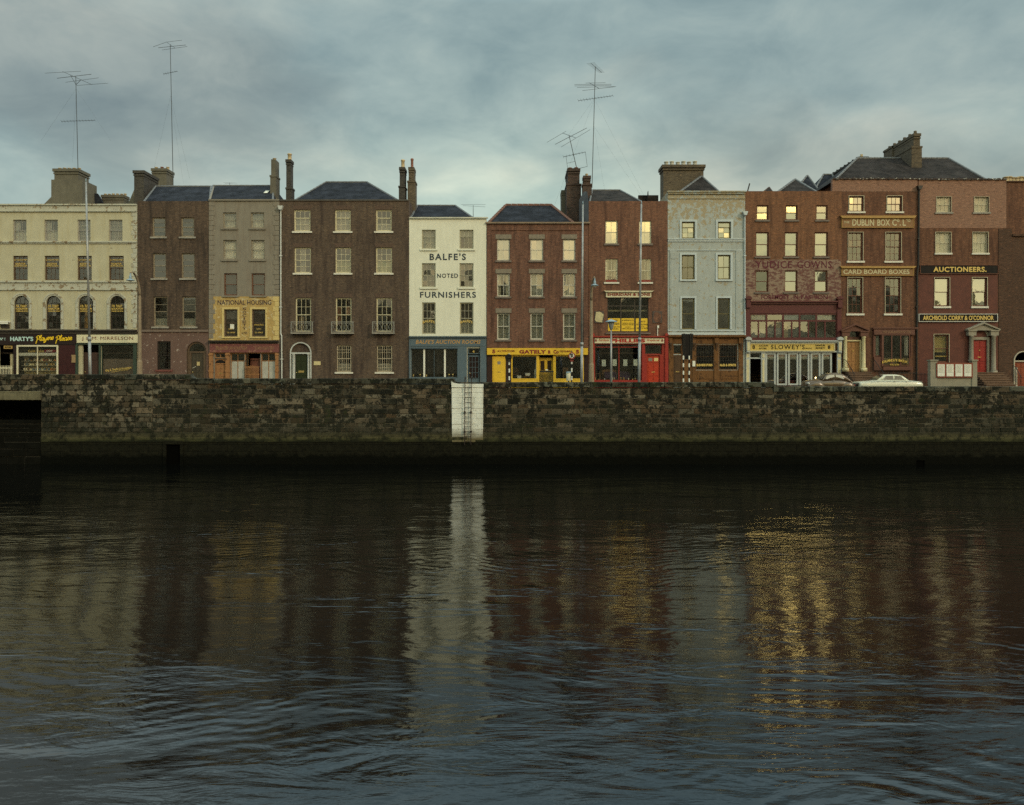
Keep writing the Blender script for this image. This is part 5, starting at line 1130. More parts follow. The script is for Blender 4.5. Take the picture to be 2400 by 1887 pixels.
w = h.display(2066, 2129, 785, 857, 3, 1, REDB, GLASS, xs=[2086.5, 2107.5], bw=.08, dy=-.25, opening=False); h.op(2050, 2132, 785, 858)
h.display(2049, 2063, 785, 835, 1, 1, REDB, GLASS, dy=-.1, opening=False, name='side_light'); h.display(2130, 2135, 785, 835, 1, 1, REDB, GLASS, dy=-.1, opening=False, name='side_light')
q = MB(); q.box(h.X(2049), h.X(2062), .1, .11, h.Z(833), h.Z(786)); q.box(h.X(2119), h.X(2128), -.02, -.01, h.Z(833), h.Z(786)); q.build('blind', NETGREY, w)
q = MB(); q.box(h.X(2066), h.X(2129), -.05, -.02, h.Z(858), h.Z(839)); q.build('window_board', paint('olive_board', c3(.22, .16, .065), .2, 3), w)
for s_, a, b, p0, p1, ar in (('THE', 2088, 2101, 842, 845, 0), ('DUBLIN BOX', 2068, 2127, 846.5, 852, .16), ('CO. LTD', 2086, 2107, 853, 856.5, 0)): ptext(w, s_, a, b, p0, p1, -.28, paint('gold_window_letters', c3(.7, .48, .10)), bold=.02, arc=ar)
q = MB(); h.band(q, 768, 771, .30, 2043, 2147); h.band(q, 771.01, 773, .2, 2043, 2147); q.box(h.X(2045), h.X(2140), -.28, -.002, h.Z(785), h.Z(773.01)); q.box(h.X(2046), h.X(2066), -.2, -.002, h.Z(868), h.Z(836)); q.box(h.X(2066), h.X(2135), -.30, -.002, h.Z(868), h.Z(859)); q.box(h.X(2063), h.X(2066), -.26, -.002, h.Z(859), h.Z(785)); q.box(h.X(2045), h.X(2049), -.14, -.002, h.Z(836), h.Z(785))
o = h.part(q, 'shopfront', REDB); ptext(o, 'THE DUBLIN BOX Cº LTD', 2068, 2135, 775.5, 780.5, -.285, paint('dim_letters', c3(.26, .14, .08)), bold=.02)
h.downpipe([(2152.5, 440), (2151, 620), (2148, 640), (2146.5, 900)], .07, IRON, (2152.5, 437), ((2151, 560), (2148.5, 672), (2147, 720)))
def steps(h, px0, px1, ptop, n, run=.26, m_=None):
    zt = h.Z(ptop); q = MB(); a, b = h.X(px0), h.X(px1); hh = (zt - .12) / n
    for k in range(n):
        y_ = -.75 - run * k; q.box(a, b, y_, -.002, .02 if k == n - 1 else zt - hh * (k + 1), zt - hh * k - .056); q.box(a - .03, b + .03, y_ - .045, -.002 if k == 0 else y_ + run, zt - hh * k - .055, zt - hh * k)
    return h.part(q, 'steps', m_ or paint('brown_step_stone', c3(.15, .095, .065), .3, 3, .85))
steps(h, 1979, 2032, 872, 8)
h.roof(1957, 2312 , 421, 2009, 2222, 371, SLATEB, d0=.4, dr=4.4, ridge=LEAD, rr=.10)
o = h.chimney([(2142, 2157, 313, 343), (2137, 2161, 343, 424)], 62.6, 3.3, CHBRICKB, (), POT, .05, bury=.6)
q = MB(); q.box(X(2138, 62.6), X(2158, 62.6), 5.91, 7.4, h.zt - .4, Z(318, 62.6) + .2); q.box(X(2138, 62.6) - .05, X(2158, 62.6) + .05, 5.91, 7.45, Z(318, 62.6), Z(318, 62.6) + .15); q.build('rear_flue', CHBRICKB, o)
for k in range(6): q = MB(); q.lathe([(.15, 0), (.16, .05), (.12, .2), (.13, .28), (.1, .3)], ((X(2142, 62.6) + X(2157, 62.6)) / 2, 2.9 + k * .85, Z(313, 62.6) if k < 4 else Z(318, 62.6) + .2), 8); q.build('chimney_pot', CHBRICKB, o, True)
q = MB(); q.box(X(2014.5, 66), X(2014.5, 66) + .7, 6, 13.5, h.zt - .4, Z(371, 66)); q.box(X(2014.5, 66) - .08, X(2014.5, 66) + .78, 5.95, 13.55, Z(371, 66), Z(371, 66) + .14); o = h.part(q, 'chimney', CHBRICK)
for k in range(9): q = MB(); q.lathe([(.13, 0), (.14, .05), (.11, .25), (.12, .3)], (X(2014.5, 66) + .35, 6.4 + k * .82, Z(371, 66) + .14), 8); q.build('chimney_pot', CHBRICK if k else POT, o, True)
h.finish()
OCB = paint('brown_ochre_board', c3(.22, .115, .045), .15, 3, .6); OCF = paint('ochre_trim', c3(.34, .20, .055), .15, 3); PL = paint('pale_sign_letters', c3(.50, .45, .28), .12, 6)
sign('company_board', 'upper brown board with big pale capitals under the top floor windows', 1974, 2141, 512, 532.5, -.10, -.003, OCB, [('THE', 1977.5, 1990.5, 518.5, 523.5, PL, dict(bold=.02)), ('DUBLIN', 1997.5, 2048.5, 514, 529.5, PL, dict(bold=.02)), ('BOX', 2056, 2086, 514, 529.5, PL, dict(bold=.02)), ('Cº.', 2091, 2111, 514, 529.5, PL, dict(bold=.02)), ('L', 2115.5, 2123, 514, 529.5, PL, dict(bold=.02)), ('TD.', 2124, 2135, 514, 520, PL, dict(bold=.02))], frame=(OCF, .04), crown=(OCF, .2))
sign('company_board', 'lower brown board with pale capitals between second and first floor windows', 1973.6, 2140.5, 629, 645, -.10, -.003, OCB, [('CARD BOARD BOXES', 1976.5, 2131.5, 631.5, 642.5, PL, dict(bold=.02))], frame=(OCF, .04), crown=(OCF, .16))

PR = paint('oxblood_masonry_paint', c3(.105, .032, .021), .35, 2, .7)
h = House('auctioneers_house', 'oxblood painted brick house with two black gilt boards and a grey pedimented doorway', 2151, 2359, 420.5, B10)
h.quoin = None
for a, b in ((2195, 2228.7), (2283.4, 2317)): h.window(a, b, 461.7, 497.5, (3, 1), (3, 1), FR10, GLASS, (4, 4, STONE), surround=(1, FR10), cur=[('net', NET)])
for a, b in ((2193, 2228), (2280, 2315)): h.window(a, b, 545, 593, (3, 1), (3, 1), FR10, GLASS, (3, 4, SILLWHITE), surround=(1.3, FR10), cur=[('net', NET)])
for a, b in ((2190.5, 2225), (2278.5, 2313)): h.window(a, b, 651, 718, (1, 1), (1, 1), REDBROWNW, GLASSB, (3, 4.5, SILLWHITE), surround=(1.3, FR10), cur=[('blind', BLINDPALE)])
w = h.window(2189, 2223.5, 784, 849.5, (1, 1), (1, 1), REDBROWNW, GLASS, None, surround=(1.3, FR10), cur=[('blind', BLINDPALE, 0, 1, .38, 1)])
ptext(w, 'AUCTIONEERS & VALUERS', 2192, 2221, 834, 836.5, .15, GOLD)
g = [o for o in h.ops]
q = MB(); q.wall(h.X(2153.5), h.X(2338), .8, h.Z(640), -.007, g + [(h.X(2270), h.X(2330), .5, h.Z(790))], .01); h.part(q, 'painted_lower_front', PR)
q = MB(); q.wall(h.X(2153.5), h.x1 - .005, h.Z(534.5), h.zt - .01, -.007, g, .01); h.part(q, 'repointed_upper_front', REP)
q = MB(); h.band(q, 419, 421.8, .10)
for k in range(10): x = h.X(2165 + k * 19 + random.uniform(-4, 4)); q.box(x, x + random.uniform(.08, .2), -.13, .01, h.Z(422.8), h.Z(418.2))
h.part(q, 'coping', bpy.data.materials['spotted_coping'])
h.ops.append((h.X(2277), h.X(2316), h.Z(872), h.Z(775), True))
GST = paint('grey_doorcase_stone', c3(.27, .245, .19), .2, 3, .7)
doorcase(h, 2299, 35, 756, 877, 781, GST, GST, .17)
q = MB(); zs = h.Z(788.5); q.ring_arc(h.X(2296.5), zs, .52, .66, -.05, .1, n=16); q.box(h.X(2275), h.X(2279.5), -.04, .14, h.Z(875), h.Z(791)); q.box(h.X(2313.5), h.X(2318), -.04, .14, h.Z(875), h.Z(791)); q.box(h.X(2279.5), h.X(2313.5), -.04, .14, h.Z(796.5), h.Z(790)); h.part(q, 'door_case', GST)
q = MB(); q.ring_arc(h.X(2296.5), zs, .001, .55, .08, .1, n=16); h.part(q, 'fanlight', paint('dark_fanlight', c3(.05, .035, .025)))
h.door(2279.8, 2313.3, 796.8, 872, paint('crimson_door', c3(.26, .018, .016), .15, 2, .3, .5), (2, 3), .1, opening=False, hardware=('knocker', 'slot'))
steps(h, 2274, 2340, 873, 8)
h.finish()
sign('company_board', 'black board with gilt capitals ending in a full stop on the oxblood house', 2157.5, 2338.5, 622, 641, -.08, -.003, BLACKPAINT, [('AUCTIONEERS.', 2187.5, 2312, 625.5, 637.5, GOLD, dict(bold=.03, spacing=1.1))], frame=(REDBROWNW, .03))
sign('company_board', 'white edged black board with long gilt names above the grey pedimented door', 2154.5, 2337, 737, 753, -.12, -.003, BLACKPAINT, [('ARCHBOLD CORRY & O\'CONNOR', 2163, 2329, 739.5, 750.5, GOLD, dict(bold=.025))], frame=(paint('white_edge', c3(.5, .5, .46)), .05))

# ---- 11: edge of the next house
B11 = brick('dark_umber_brick', c3(.105, .052, .032), c3(.075, .04, .027), c3(.12, .09, .065), c3(.04, .026, .02))
h = House('dark_brick_house', 'dark brick house cut by the right edge with an arched red brown door', 2359.3, 3100, 426, B11, front=.0)
q = MB(); q.box(h.x0 + .01, h.x1 - .01, -.006, .01, h.Z(553), h.zt - .01); h.part(q, 'upper_brickwork', B10)
q = MB(); h.band(q, 424.5, 427, .1); h.band(q, 549, 554, .12, 2372, 3100); q.box(h.X(2340), h.X(2372), -.04, -.01, .3, h.Z(536)); h.part(q, 'brick_pier', B11)
h.op(2377, 2420, 825, 905, True); cx = h.X(2398.5)
q = MB(); q.ring_arc(cx, h.Z(846), .70, .78, -.06, .1, n=16); q.box(cx - .78, cx - .70, -.06, .1, -.2, h.Z(846)); q.lathe([(.1, 0), (.1, .1), (.08, .15), (.075, 1.4), (.11, 1.5), (.11, 1.55)], (cx - .58, -.02, .4), 10); q.box(cx - .7, cx + .7, -.02, .12, h.Z(848), h.Z(845)); h.part(q, 'door_case', paint('pale_door_surround', c3(.42, .38, .30)))
h.door(2381, 2416, 848, 905, paint('red_brown_door', c3(.22, .05, .022), .2, 3, .4), (3, 3), .1, opening=False)
h.chimney([(2364, 2640, 424, 427)], 62, 1.2, B11, [.012, .035, .065, .098, .13, .16, .2, .24], POT, .03, 13, pr=.26, bury=1)
h.finish()
# ================================================================ quay, river, street
def ZW(py): return Z(py, WALL_D)
def XW(px): return X(px, WALL_D)
YW = WALL_D - 60
# ground behind the wall, out to the horizon
asph = N('asphalt'); v = asph.coord(); n1 = asph.noise(v, .6, 6); n2 = asph.noise(v, 30, 3)
asph.bsdf(asph.mix(n1, c3(.04, .04, .038), c3(.065, .062, .056)), .85, 0, .3, n2, .3, .01)
q = MB()
xs_ = [-700, -60, 21, 700]
for i in range(3):
    a, b = xs_[i], xs_[i + 1]; za, zb = ground(max(a, -60)), ground(max(b, -60))
    q.quad((a, YW + .4, za - .004), (b, YW + .4, zb - .004), (b, 900, zb - .004), (a, 900, za - .004))
tag(q.build('road', asph.m), kind='structure')
q = MB()
for i in range(3):
    a, b = xs_[i], xs_[i + 1]; za, zb = ground(max(a, -60)), ground(max(b, -60))
    for ya, yb in ((-2.6, 1.0), (YW + .4, YW + 2.6)):
        q.add([(a, ya, za + .12), (b, ya, zb + .12), (b, yb, zb + .12), (a, yb, za + .12), (a, ya, za - .1), (b, ya, zb - .1), (a, yb, za - .1), (b, yb, zb - .1)], [[0, 1, 2, 3], [0, 4, 5, 1], [3, 2, 7, 6]])
pv = N('paving'); v = pv.coord(); b_ = pv.n('TexBrick'); pv.l(v, b_.inputs['Vector']); b_.inputs['Scale'].default_value = 1; b_.inputs['Brick Width'].default_value = .9; b_.inputs['Row Height'].default_value = .6; b_.inputs['Mortar Size'].default_value = .01
b_.inputs['Color1'].default_value = c3(.16, .15, .13); b_.inputs['Color2'].default_value = c3(.20, .185, .16); b_.inputs['Mortar'].default_value = c3(.06, .055, .05); pv.bsdf(b_.outputs['Color'], .85)
tag(q.build('pavement', pv.m), kind='structure')

# masonry material: each block carries its own tone
def stone_mat(name, tone_lo, tone_hi, zline, algae):
    s = N(name); at = s.n('VertexColor'); at.layer_name = 'tone'; v = s.coord(); v2 = s.coord((1, 1, .35))
    n1 = s.noise(v, 2.2, 9, .7); n2 = s.noise(v, 11, 7, .68); n3 = s.noise(v, .5, 6, .65)
    sep = s.n('SeparateColor'); s.l(at.outputs['Color'], sep.inputs[0])
    col = s.mix(sep.outputs[0], tone_lo, tone_hi)
    col = s.mix(sep.outputs[1], col, s.mix(.5, col, c3(.16, .10, .055)))
    col = s.mix(s.ramp(n2, [(.35, 0.0), (.68, .75)]), col, s.mix(.6, col, c3(.015, .016, .012)))
    col = s.mix(s.ramp(s.math('ADD', n1, s.math('MULTIPLY', n3, .5)), [(.735, 0.0), (.775, .92)]), col, c3(.010, .011, .009))   # soot crusts
    col = s.mix(s.ramp(s.noise(v, 3.4, 8, .75), [(.60, 0.0), (.64, .55)]), col, c3(.20, .19, .145))        # lime bloom
    col = s.mix(s.ramp(s.noise(v2, 1.4, 7, .65), [(.5, 0.0), (.75, .6)]), col, c3(.035, .036, .022))       # damp runs
    tc = s.n('TexCoord'); sp = s.n('SeparateXYZ'); s.l(tc.outputs['Object'], sp.inputs[0])       # slime creeping up from the tide line
    mr = s.n('MapRange'); s.l(sp.outputs[2], mr.inputs[0]); mr.inputs[1].default_value = 1.75; mr.inputs[2].default_value = 3.7; mr.inputs[3].default_value = 1; mr.inputs[4].default_value = 0
    sl = s.math('MULTIPLY', mr.outputs[0], s.math('ADD', .35, n1))
    col = s.mix(s.ramp(sl, [(.22, 0.0), (.85, .85)]), col, c3(.022, .023, .015))
    moss = s.ramp(s.math('ADD', s.noise(v, 1.1, 8, .7), s.math('MULTIPLY', s.noise(v2, 3.5, 6, .7), .4)), [(.78, 0.0), (.92, .7)])
    col = s.mix(moss, col, c3(.035, .042, .016))
    s.bsdf(col, .9, 0, .08, n2, .7, .03); return s.m
STN = stone_mat('river_stone', c3(.019, .019, .014), c3(.20, .178, .13), 0, 0)
CPN = stone_mat('coping_stone', c3(.045, .048, .038), c3(.14, .145, .11), 0, 0)
MORT = paint('old_mortar', c3(.13, .118, .085), .5, 3, .95)
def blocks(name, rows, mat, parent, y, seed, lmin, lmax, lo=-1, hi=1, gap=.03, bev=.012, light=None, base_out=0):
    rnd = random.Random(seed); vs, fs, tones = [], [], []
    for (z0, z1, x0, x1, topf) in rows:
        x = x0
        while x < x1 - .05:
            w = rnd.uniform(lmin, lmax); xe = x + w
            if x1 - xe < lmin * .6: xe = x1
            for st in STEPS:
                if x < st - .15 < xe - .3 and st - x > .3 and topf: xe = min(xe, st)
            zt = min(z1, topf((x + xe) / 2)) if topf else z1 + rnd.uniform(-.022, .012)
            if zt - z0 > .06:
                d = rnd.uniform(-.034, .002); b = len(vs); g = gap / 2; e = bev * rnd.uniform(.6, 1.5)
                X0, X1, Z0, Z1 = x + g, xe - g, z0 + g, zt - g; jr = lambda: rnd.uniform(-.009, .009)
                vs += [(X0, y + .3, Z0), (X1, y + .3, Z0), (X1, y + .3, Z1), (X0, y + .3, Z1), (X0, y + e, Z0), (X1, y + e, Z0), (X1, y + e, Z1), (X0, y + e, Z1),
                       (X0 + e + jr(), y + d, Z0 + e + jr()), (X1 - e + jr(), y + d + jr(), Z0 + e + jr()), (X1 - e + jr(), y + d + jr(), Z1 - e + jr()), (X0 + e + jr(), y + d, Z1 - e + jr())]
                f = [[8, 9, 10, 11], [4, 5, 9, 8], [5, 6, 10, 9], [6, 7, 11, 10], [7, 4, 8, 11], [0, 1, 5, 4], [1, 2, 6, 5], [2, 3, 7, 6], [3, 0, 4, 7]]
                fs += [[b + i for i in k] for k in f]
                t = rnd.random() ** 2.0
                if light: t = light((x + xe) / 2, (z0 + zt) / 2, t, rnd)
                tones += [(t, rnd.random() ** 2, 0, 1)] * (4 * 9)
            x = xe
    off = world_loc(parent); me = bpy.data.meshes.new(name); me.from_pydata([Vector(p) - off for p in vs], [], fs)
    ca = me.color_attributes.new('tone', 'FLOAT_COLOR', 'CORNER'); ca.data.foreach_set('color', [c for t in tones for c in t]); me.materials.append(mat)
    o = bpy.data.objects.new(name, me); COL.objects.link(o); o.parent = parent; return o
STEPS = [XW(447), XW(1064), XW(1812)]
def coptop(x): return ZW(877) if x < STEPS[0] else ZW(887) if x < STEPS[1] else ZW(895.5) if x < STEPS[2] else ZW(905.5)
QW = thing('quay_wall', 'long soot blackened stone quay wall along the river with stepped coping', 'wall', (0, YW, WATER_Z))
XL, XR = -72, 72
rows = []; ys = [889.5, 902.5, 911.5, 925, 934, 948.5, 958, 970.5, 979.5, 992.5, 1001.5, 1013]
xrec = XW(97); xjoint = XW(358); cb = lambda x: coptop(x) - .34
for i in range(len(ys) - 1):
    z1, z0 = ZW(ys[i]), ZW(ys[i + 1]); right = (xjoint if i < 11 else xrec)
    rows.append((z0, z1, xjoint, XR, cb)); 
rowsL = []; k = 0; yy = 889.5; rl = random.Random(5)
while yy < 1013:
    h_ = rl.uniform(8.5, 14.5); ye = min(1013, yy + h_); ye = 1013 if 1013 - ye < 6 else ye
    rowsL.append((ZW(ye), ZW(yy), XL if yy < 918 else xrec, xjoint, cb)); yy = ye
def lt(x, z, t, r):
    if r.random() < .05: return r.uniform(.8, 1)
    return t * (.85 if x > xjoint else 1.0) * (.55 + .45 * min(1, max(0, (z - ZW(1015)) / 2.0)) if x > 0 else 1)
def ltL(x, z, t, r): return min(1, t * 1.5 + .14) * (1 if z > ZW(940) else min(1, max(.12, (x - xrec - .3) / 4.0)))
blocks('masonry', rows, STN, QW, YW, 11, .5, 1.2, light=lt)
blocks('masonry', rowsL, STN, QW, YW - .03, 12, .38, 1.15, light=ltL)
crow = []
for a, b in ((XL, STEPS[0]), (STEPS[0], STEPS[1]), (STEPS[1], STEPS[2]), (STEPS[2], XR)):
    z = coptop((a + b) / 2); crow.append((z - .34, z, a, b, None))
o = blocks('coping', crow, CPN, QW, YW - .07, 13, .9, 1.5, gap=.008, bev=.03)
q = MB()
for a, b in ((XL, STEPS[0]), (STEPS[0], STEPS[1]), (STEPS[1], STEPS[2]), (STEPS[2], XR)):
    z = coptop((a + b) / 2); q.box(a, b, YW - .035, YW + .45, z - .33, z - .006)
for st, ya, yb in ((STEPS[0], 877, 887), (STEPS[1], 887, 896), (STEPS[2], 894, 905)):   # swept ends where the coping drops
    r_ = ZW(ya) - ZW(yb); q.prism([(st, ZW(yb) - .02)] + [(st + r_ * 1.3 - r_ * 1.3 * math.cos(t * math.pi / 12), ZW(yb) + r_ - r_ * math.sin(t * math.pi / 12)) for t in range(6, -1, -1)], YW - .06, YW + .44)
o = q.build('coping_core', paint('coping_core_stone', c3(.05, .052, .042), .3, 3, .9), QW)
q = MB()
for a, b in ((XL, STEPS[0]), (STEPS[0], STEPS[1]), (STEPS[1], STEPS[2]), (STEPS[2], XR)):
    z = coptop((a + b) / 2); q.box(max(a, xrec) if a < xrec else a, b, YW + .022, YW + .42, WATER_Z - 1.5, z - .35)
q.box(XL, xrec - .01, YW + .05, YW + .42, ZW(936), ZW(890)); q.build('core', MORT, QW)
q = MB(); q.box(XL, xrec, YW + 4.8, YW + 5.2, WATER_Z - 1.5, ZW(930)); q.box(XL, xrec, YW + .43, YW + 4.79, ZW(938), ZW(932)); q.box(xrec, xrec + .3, YW + .43, YW + 5.2, WATER_Z - 1.5, ZW(932)); q.build('culvert_lining', paint('shaded_culvert_stone', c3(.012, .012, .009), .4, 3, .9), QW)  # near-black lining puts the shade of the recess into the colour
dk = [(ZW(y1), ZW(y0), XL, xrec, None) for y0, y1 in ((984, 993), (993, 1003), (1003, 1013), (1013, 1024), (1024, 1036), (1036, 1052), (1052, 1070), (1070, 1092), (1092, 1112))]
blocks('footing', dk, paint('shaded_footing_stone', c3(.007, .007, .005), .5, 2, .9, .05), QW, YW, 31, .7, 1.4, gap=.03, bev=.012)  # courses coloured near-black for the shade below the lintel
q = MB(); q.box(XL, xrec - .002, YW + .022, YW + .42, WATER_Z - 1.5, ZW(985)); q.build('footing_core', paint('shaded_footing_mortar', c3(.03, .027, .018), .5, 3, .95), QW)  # mortar darkened too, shade put into its colour
# smooth tide band and weedy base
tb = N('tide_band_stone'); v = tb.coord(); v2 = tb.coord((.25, 1, 2.2)); tc = tb.n('TexCoord'); sp = tb.n('SeparateXYZ'); tb.l(tc.outputs['Object'], sp.inputs[0])
mr = tb.n('MapRange'); tb.l(sp.outputs[2], mr.inputs[0]); mr.inputs[1].default_value = ZW(1036) - WATER_Z; mr.inputs[2].default_value = ZW(1012) - WATER_Z
f_ = tb.math('ADD', mr.outputs[0], tb.math('MULTIPLY', tb.math('SUBTRACT', tb.noise(v2, 2.0, 8, .7), .5), 1.0))
col = tb.ramp(f_, [(.0, c3(.010, .011, .006)), (.28, c3(.050, .050, .022)), (.45, c3(.075, .068, .034)), (.8, c3(.045, .042, .025)), (1.0, c3(.034, .032, .022))])
col = tb.mix(tb.ramp(tb.noise(v, 2.2, 9, .72), [(.46, 0.0), (.60, .9)]), col, c3(.012, .013, .008)); tb.bsdf(col, .85, 0, .1, tb.noise(v, 12, 6), .5, .02)
q = MB(); x = xrec
rl = random.Random(3)
while x < XR:
    w_ = rl.uniform(1.2, 2.4); q.box(x + .004, min(x + w_, XR) - .004, YW - .04 + rl.uniform(-.008, .008), YW + .04, ZW(1024) + .003, ZW(1013) - .003); x += w_
x = xrec
while x < XR:
    w_ = rl.uniform(1.2, 2.4); q.box(x + .004, min(x + w_, XR) - .004, YW - .08 + rl.uniform(-.008, .008), YW + .04, ZW(1036), ZW(1024) - .003); x += w_
q.build('tide_band', tb.m, QW, bevel=.01)
wd = N('weedy_base'); v = wd.coord(); tc = wd.n('TexCoord'); sp = wd.n('SeparateXYZ'); wd.l(tc.outputs['Object'], sp.inputs[0]); cb_ = wd.n('CombineXYZ'); wd.l(sp.outputs[0], cb_.inputs[0]); wd.l(sp.outputs[2], cb_.inputs[1])
b_ = wd.n('TexBrick'); wd.l(cb_.outputs[0], b_.inputs['Vector']); b_.inputs['Scale'].default_value = 1; b_.inputs['Brick Width'].default_value = 1.2; b_.inputs['Row Height'].default_value = .4; b_.inputs['Mortar Size'].default_value = .02
b_.inputs['Color1'].default_value = c3(.009, .009, .006); b_.inputs['Color2'].default_value = c3(.012, .0115, .0075); b_.inputs['Mortar'].default_value = c3(.004, .004, .003)
n1 = wd.noise(v, 3.5, 9, .72); col = wd.mix(wd.ramp(n1, [(.45, 0.0), (.7, .8)]), b_.outputs['Color'], c3(.018, .0175, .010)); mr = wd.n('MapRange'); wd.l(sp.outputs[2], mr.inputs[0]); mr.inputs[1].default_value = 0.15; mr.inputs[2].default_value = 1.0
col = wd.mix(wd.ramp(wd.math('ADD', mr.outputs[0], wd.math('MULTIPLY', wd.math('SUBTRACT', wd.noise(v, 1.6, 9, .75), .5), 1.3)), [(.35, 1.0), (.62, 0.0)]), col, c3(.0035, .0038, .0025))
wd.bsdf(col, .8, 0, .04, n1, .8, .08)
q = MB(); q.wall(xrec, XR, WATER_Z - 1.5, ZW(1036) - .002, YW - .06, [(XW(391), XW(424), WATER_Z - 1.4, ZW(1037)), (XW(2146), XW(2166), WATER_Z - 1.3, ZW(1079))], 1.0)
q.quad((xrec, YW - .06, ZW(1036) - .002), (XR, YW - .06, ZW(1036) - .002), (XR, YW + .05, ZW(1036) - .002), (xrec, YW + .05, ZW(1036) - .002)); q.build('weedy_base', wd.m, QW)
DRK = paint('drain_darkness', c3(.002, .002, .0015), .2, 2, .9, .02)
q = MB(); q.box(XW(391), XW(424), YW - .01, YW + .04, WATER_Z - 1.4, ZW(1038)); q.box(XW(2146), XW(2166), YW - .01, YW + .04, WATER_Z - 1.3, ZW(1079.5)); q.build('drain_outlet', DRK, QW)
q = MB(); q.box(XW(384), XW(391), YW - .14, YW - .061, WATER_Z - 1, ZW(1034)); q.box(XW(424), XW(431), YW - .14, YW - .061, WATER_Z - 1, ZW(1034)); q.box(XW(391), XW(424), YW - .14, YW - .061, ZW(1041), ZW(1034)); q.build('drain_frame', wd.m, QW)
# overhanging lintel and dark recess at the bridge end
q = MB(); q.box(XL, XW(98), YW - .18, YW + .04, ZW(937.5), ZW(921.5)); q.box(XL, XW(97), YW - .10, YW + .03, ZW(921.3), ZW(917)); q.build('lintel', paint('pale_lintel_stone', c3(.15, .135, .08), .4, 2, .9, dirt=c3(.035, .034, .018)), QW, bevel=.02)
# whitewashed strip behind the ladder
ww = N('whitewashed_stone'); v = ww.coord(); v2 = ww.coord((1, 1, .3)); tc = ww.n('TexCoord'); sp = ww.n('SeparateXYZ'); ww.l(tc.outputs['Object'], sp.inputs[0])
mr = ww.n('MapRange'); ww.l(sp.outputs[2], mr.inputs[0]); mr.inputs[1].default_value = ZW(1038) - WATER_Z; mr.inputs[2].default_value = ZW(1000) - WATER_Z
f_ = ww.math('ADD', mr.outputs[0], ww.math('MULTIPLY', ww.math('SUBTRACT', ww.noise(v, 3, 7, .7), .5), .5))
n1 = ww.noise(v2, 2.2, 8, .7); col = ww.mix(ww.ramp(n1, [(.45, 0.0), (.75, .7)]), c3(.70, .72, .66), c3(.42, .42, .35))
col = ww.mix(ww.ramp(ww.noise(v, 6, 6, .7), [(.60, 0.0), (.64, .6)]), col, c3(.30, .26, .19))
col = ww.mix(ww.ramp(ww.noise(ww.coord((3.2, 3.2, .12)), 2.0, 7, .65), [(.54, 0.0), (.70, .6)]), col, c3(.26, .20, .12))      # rust runs
col = ww.mix(ww.ramp(f_, [(.25, c3(1, 1, 1)), (.95, c3(0, 0, 0))]), col, c3(.13, .11, .055)); ww.bsdf(col, .85, 0, .3, ww.noise(v, 9, 5), .4, .02)
rl = random.Random(8); q = MB(); yy = 908
q.prism([(XW(1058.5), ZW(908)), (XW(1133), ZW(908)), (XW(1133.5), ZW(900)), (XW(1075), ZW(899.5)), (XW(1064), ZW(897.5)), (XW(1058), ZW(894))], YW - .12, YW - .05)
while yy < 1035:
    ye = min(1036, yy + 12.3); x = XW(1058.5 + (yy - 908) * .008); xe_ = XW(1133 - (yy - 908) * .008)
    while x < xe_ - .05:
        w_ = rl.uniform(.5, 1.1); e_ = xe_ if xe_ - x - w_ < .4 else x + w_
        q.box(x + .004, e_ - .004, YW - .085 + rl.uniform(-.016, .016), YW - .01, ZW(ye) + .004, ZW(yy) - .004); x = e_
    yy = ye
q.build('whitewashed_strip', ww.m, QW, bevel=.01)
# ladder
t = thing('iron_ladder', 'rusty iron ladder bolted over the whitewashed strip of the quay wall', 'ladder', (XW(1096.5), YW - .2, ZW(1062)))
RUST = paint('rusty_iron', c3(.032, .022, .016), .4, 6, .8)
for px in (1089.7, 1104.5):
    q = MB(); q.tube([(XW(px - .5), YW - .22, ZW(1042)), (XW(px), YW - .22, ZW(940)), (XW(px + .6), YW - .20, ZW(886)), (XW(px + .6), YW - .10, ZW(883)), (XW(px + .6), YW + .3, ZW(884)), (XW(px + .6), YW + .3, ZW(890))], .024, 6); q.build('rail', RUST, t)
for k in range(12): q = MB(); zz = ZW(909 + k * 11.35); q.tube([(XW(1089.4), YW - .22, zz), (XW(1104.6), YW - .22, zz)], .017, 6); q.build('rung', RUST, t)
for yy in (966, 1011):
    for px in (1089.5, 1104.5): q = MB(); q.box(XW(px) - .05, XW(px) + .05, YW - .25, YW - .09, ZW(yy) - .05, ZW(yy) + .05); q.build('bracket', RUST, t)

# water
s = N('river_water'); b = s.n('BsdfPrincipled'); b.inputs['Base Color'].default_value = (.0018, .0022, .002, 1); b.inputs['Roughness'].default_value = .022; b.inputs['IOR'].default_value = 1.42
def rip(sx, sy, rot, det, dist=.6, ro=.55): return s.noise(s.coord((sx, sy, 1), (0, 0, R(rot))), 1.0, det, ro, dist)
swell = rip(.20, .46, 8, 4, .6, .5); mid = rip(.6, 1.7, -14, 4, 1.0); fine = rip(2.2, 6.5, 14, 4, .8); fine2 = rip(1.6, 5.5, -22, 3, .8)
patch = s.ramp(rip(.05, .13, 5, 4, 1.2), [(.40, .05), (.62, 1.0)])
patch2 = s.ramp(rip(.08, .20, -9, 4, 1.4), [(.42, .08), (.60, 1.0)])
def train(scale, rot, dist):
    t_ = s.n('TexWave', wave_type='BANDS', bands_direction='Y'); t_.inputs['Scale'].default_value = scale; t_.inputs['Distortion'].default_value = dist; t_.inputs['Detail'].default_value = 3; t_.inputs['Detail Scale'].default_value = .8
    s.l(s.coord((1, 1, 1), (0, 0, R(rot))), t_.inputs['Vector']); return t_.outputs['Fac']
tr = s.math('MULTIPLY', train(.75, 24, 9), s.ramp(rip(.09, .16, 20, 3, 1.0), [(.52, 0.0), (.64, 1.0)]))
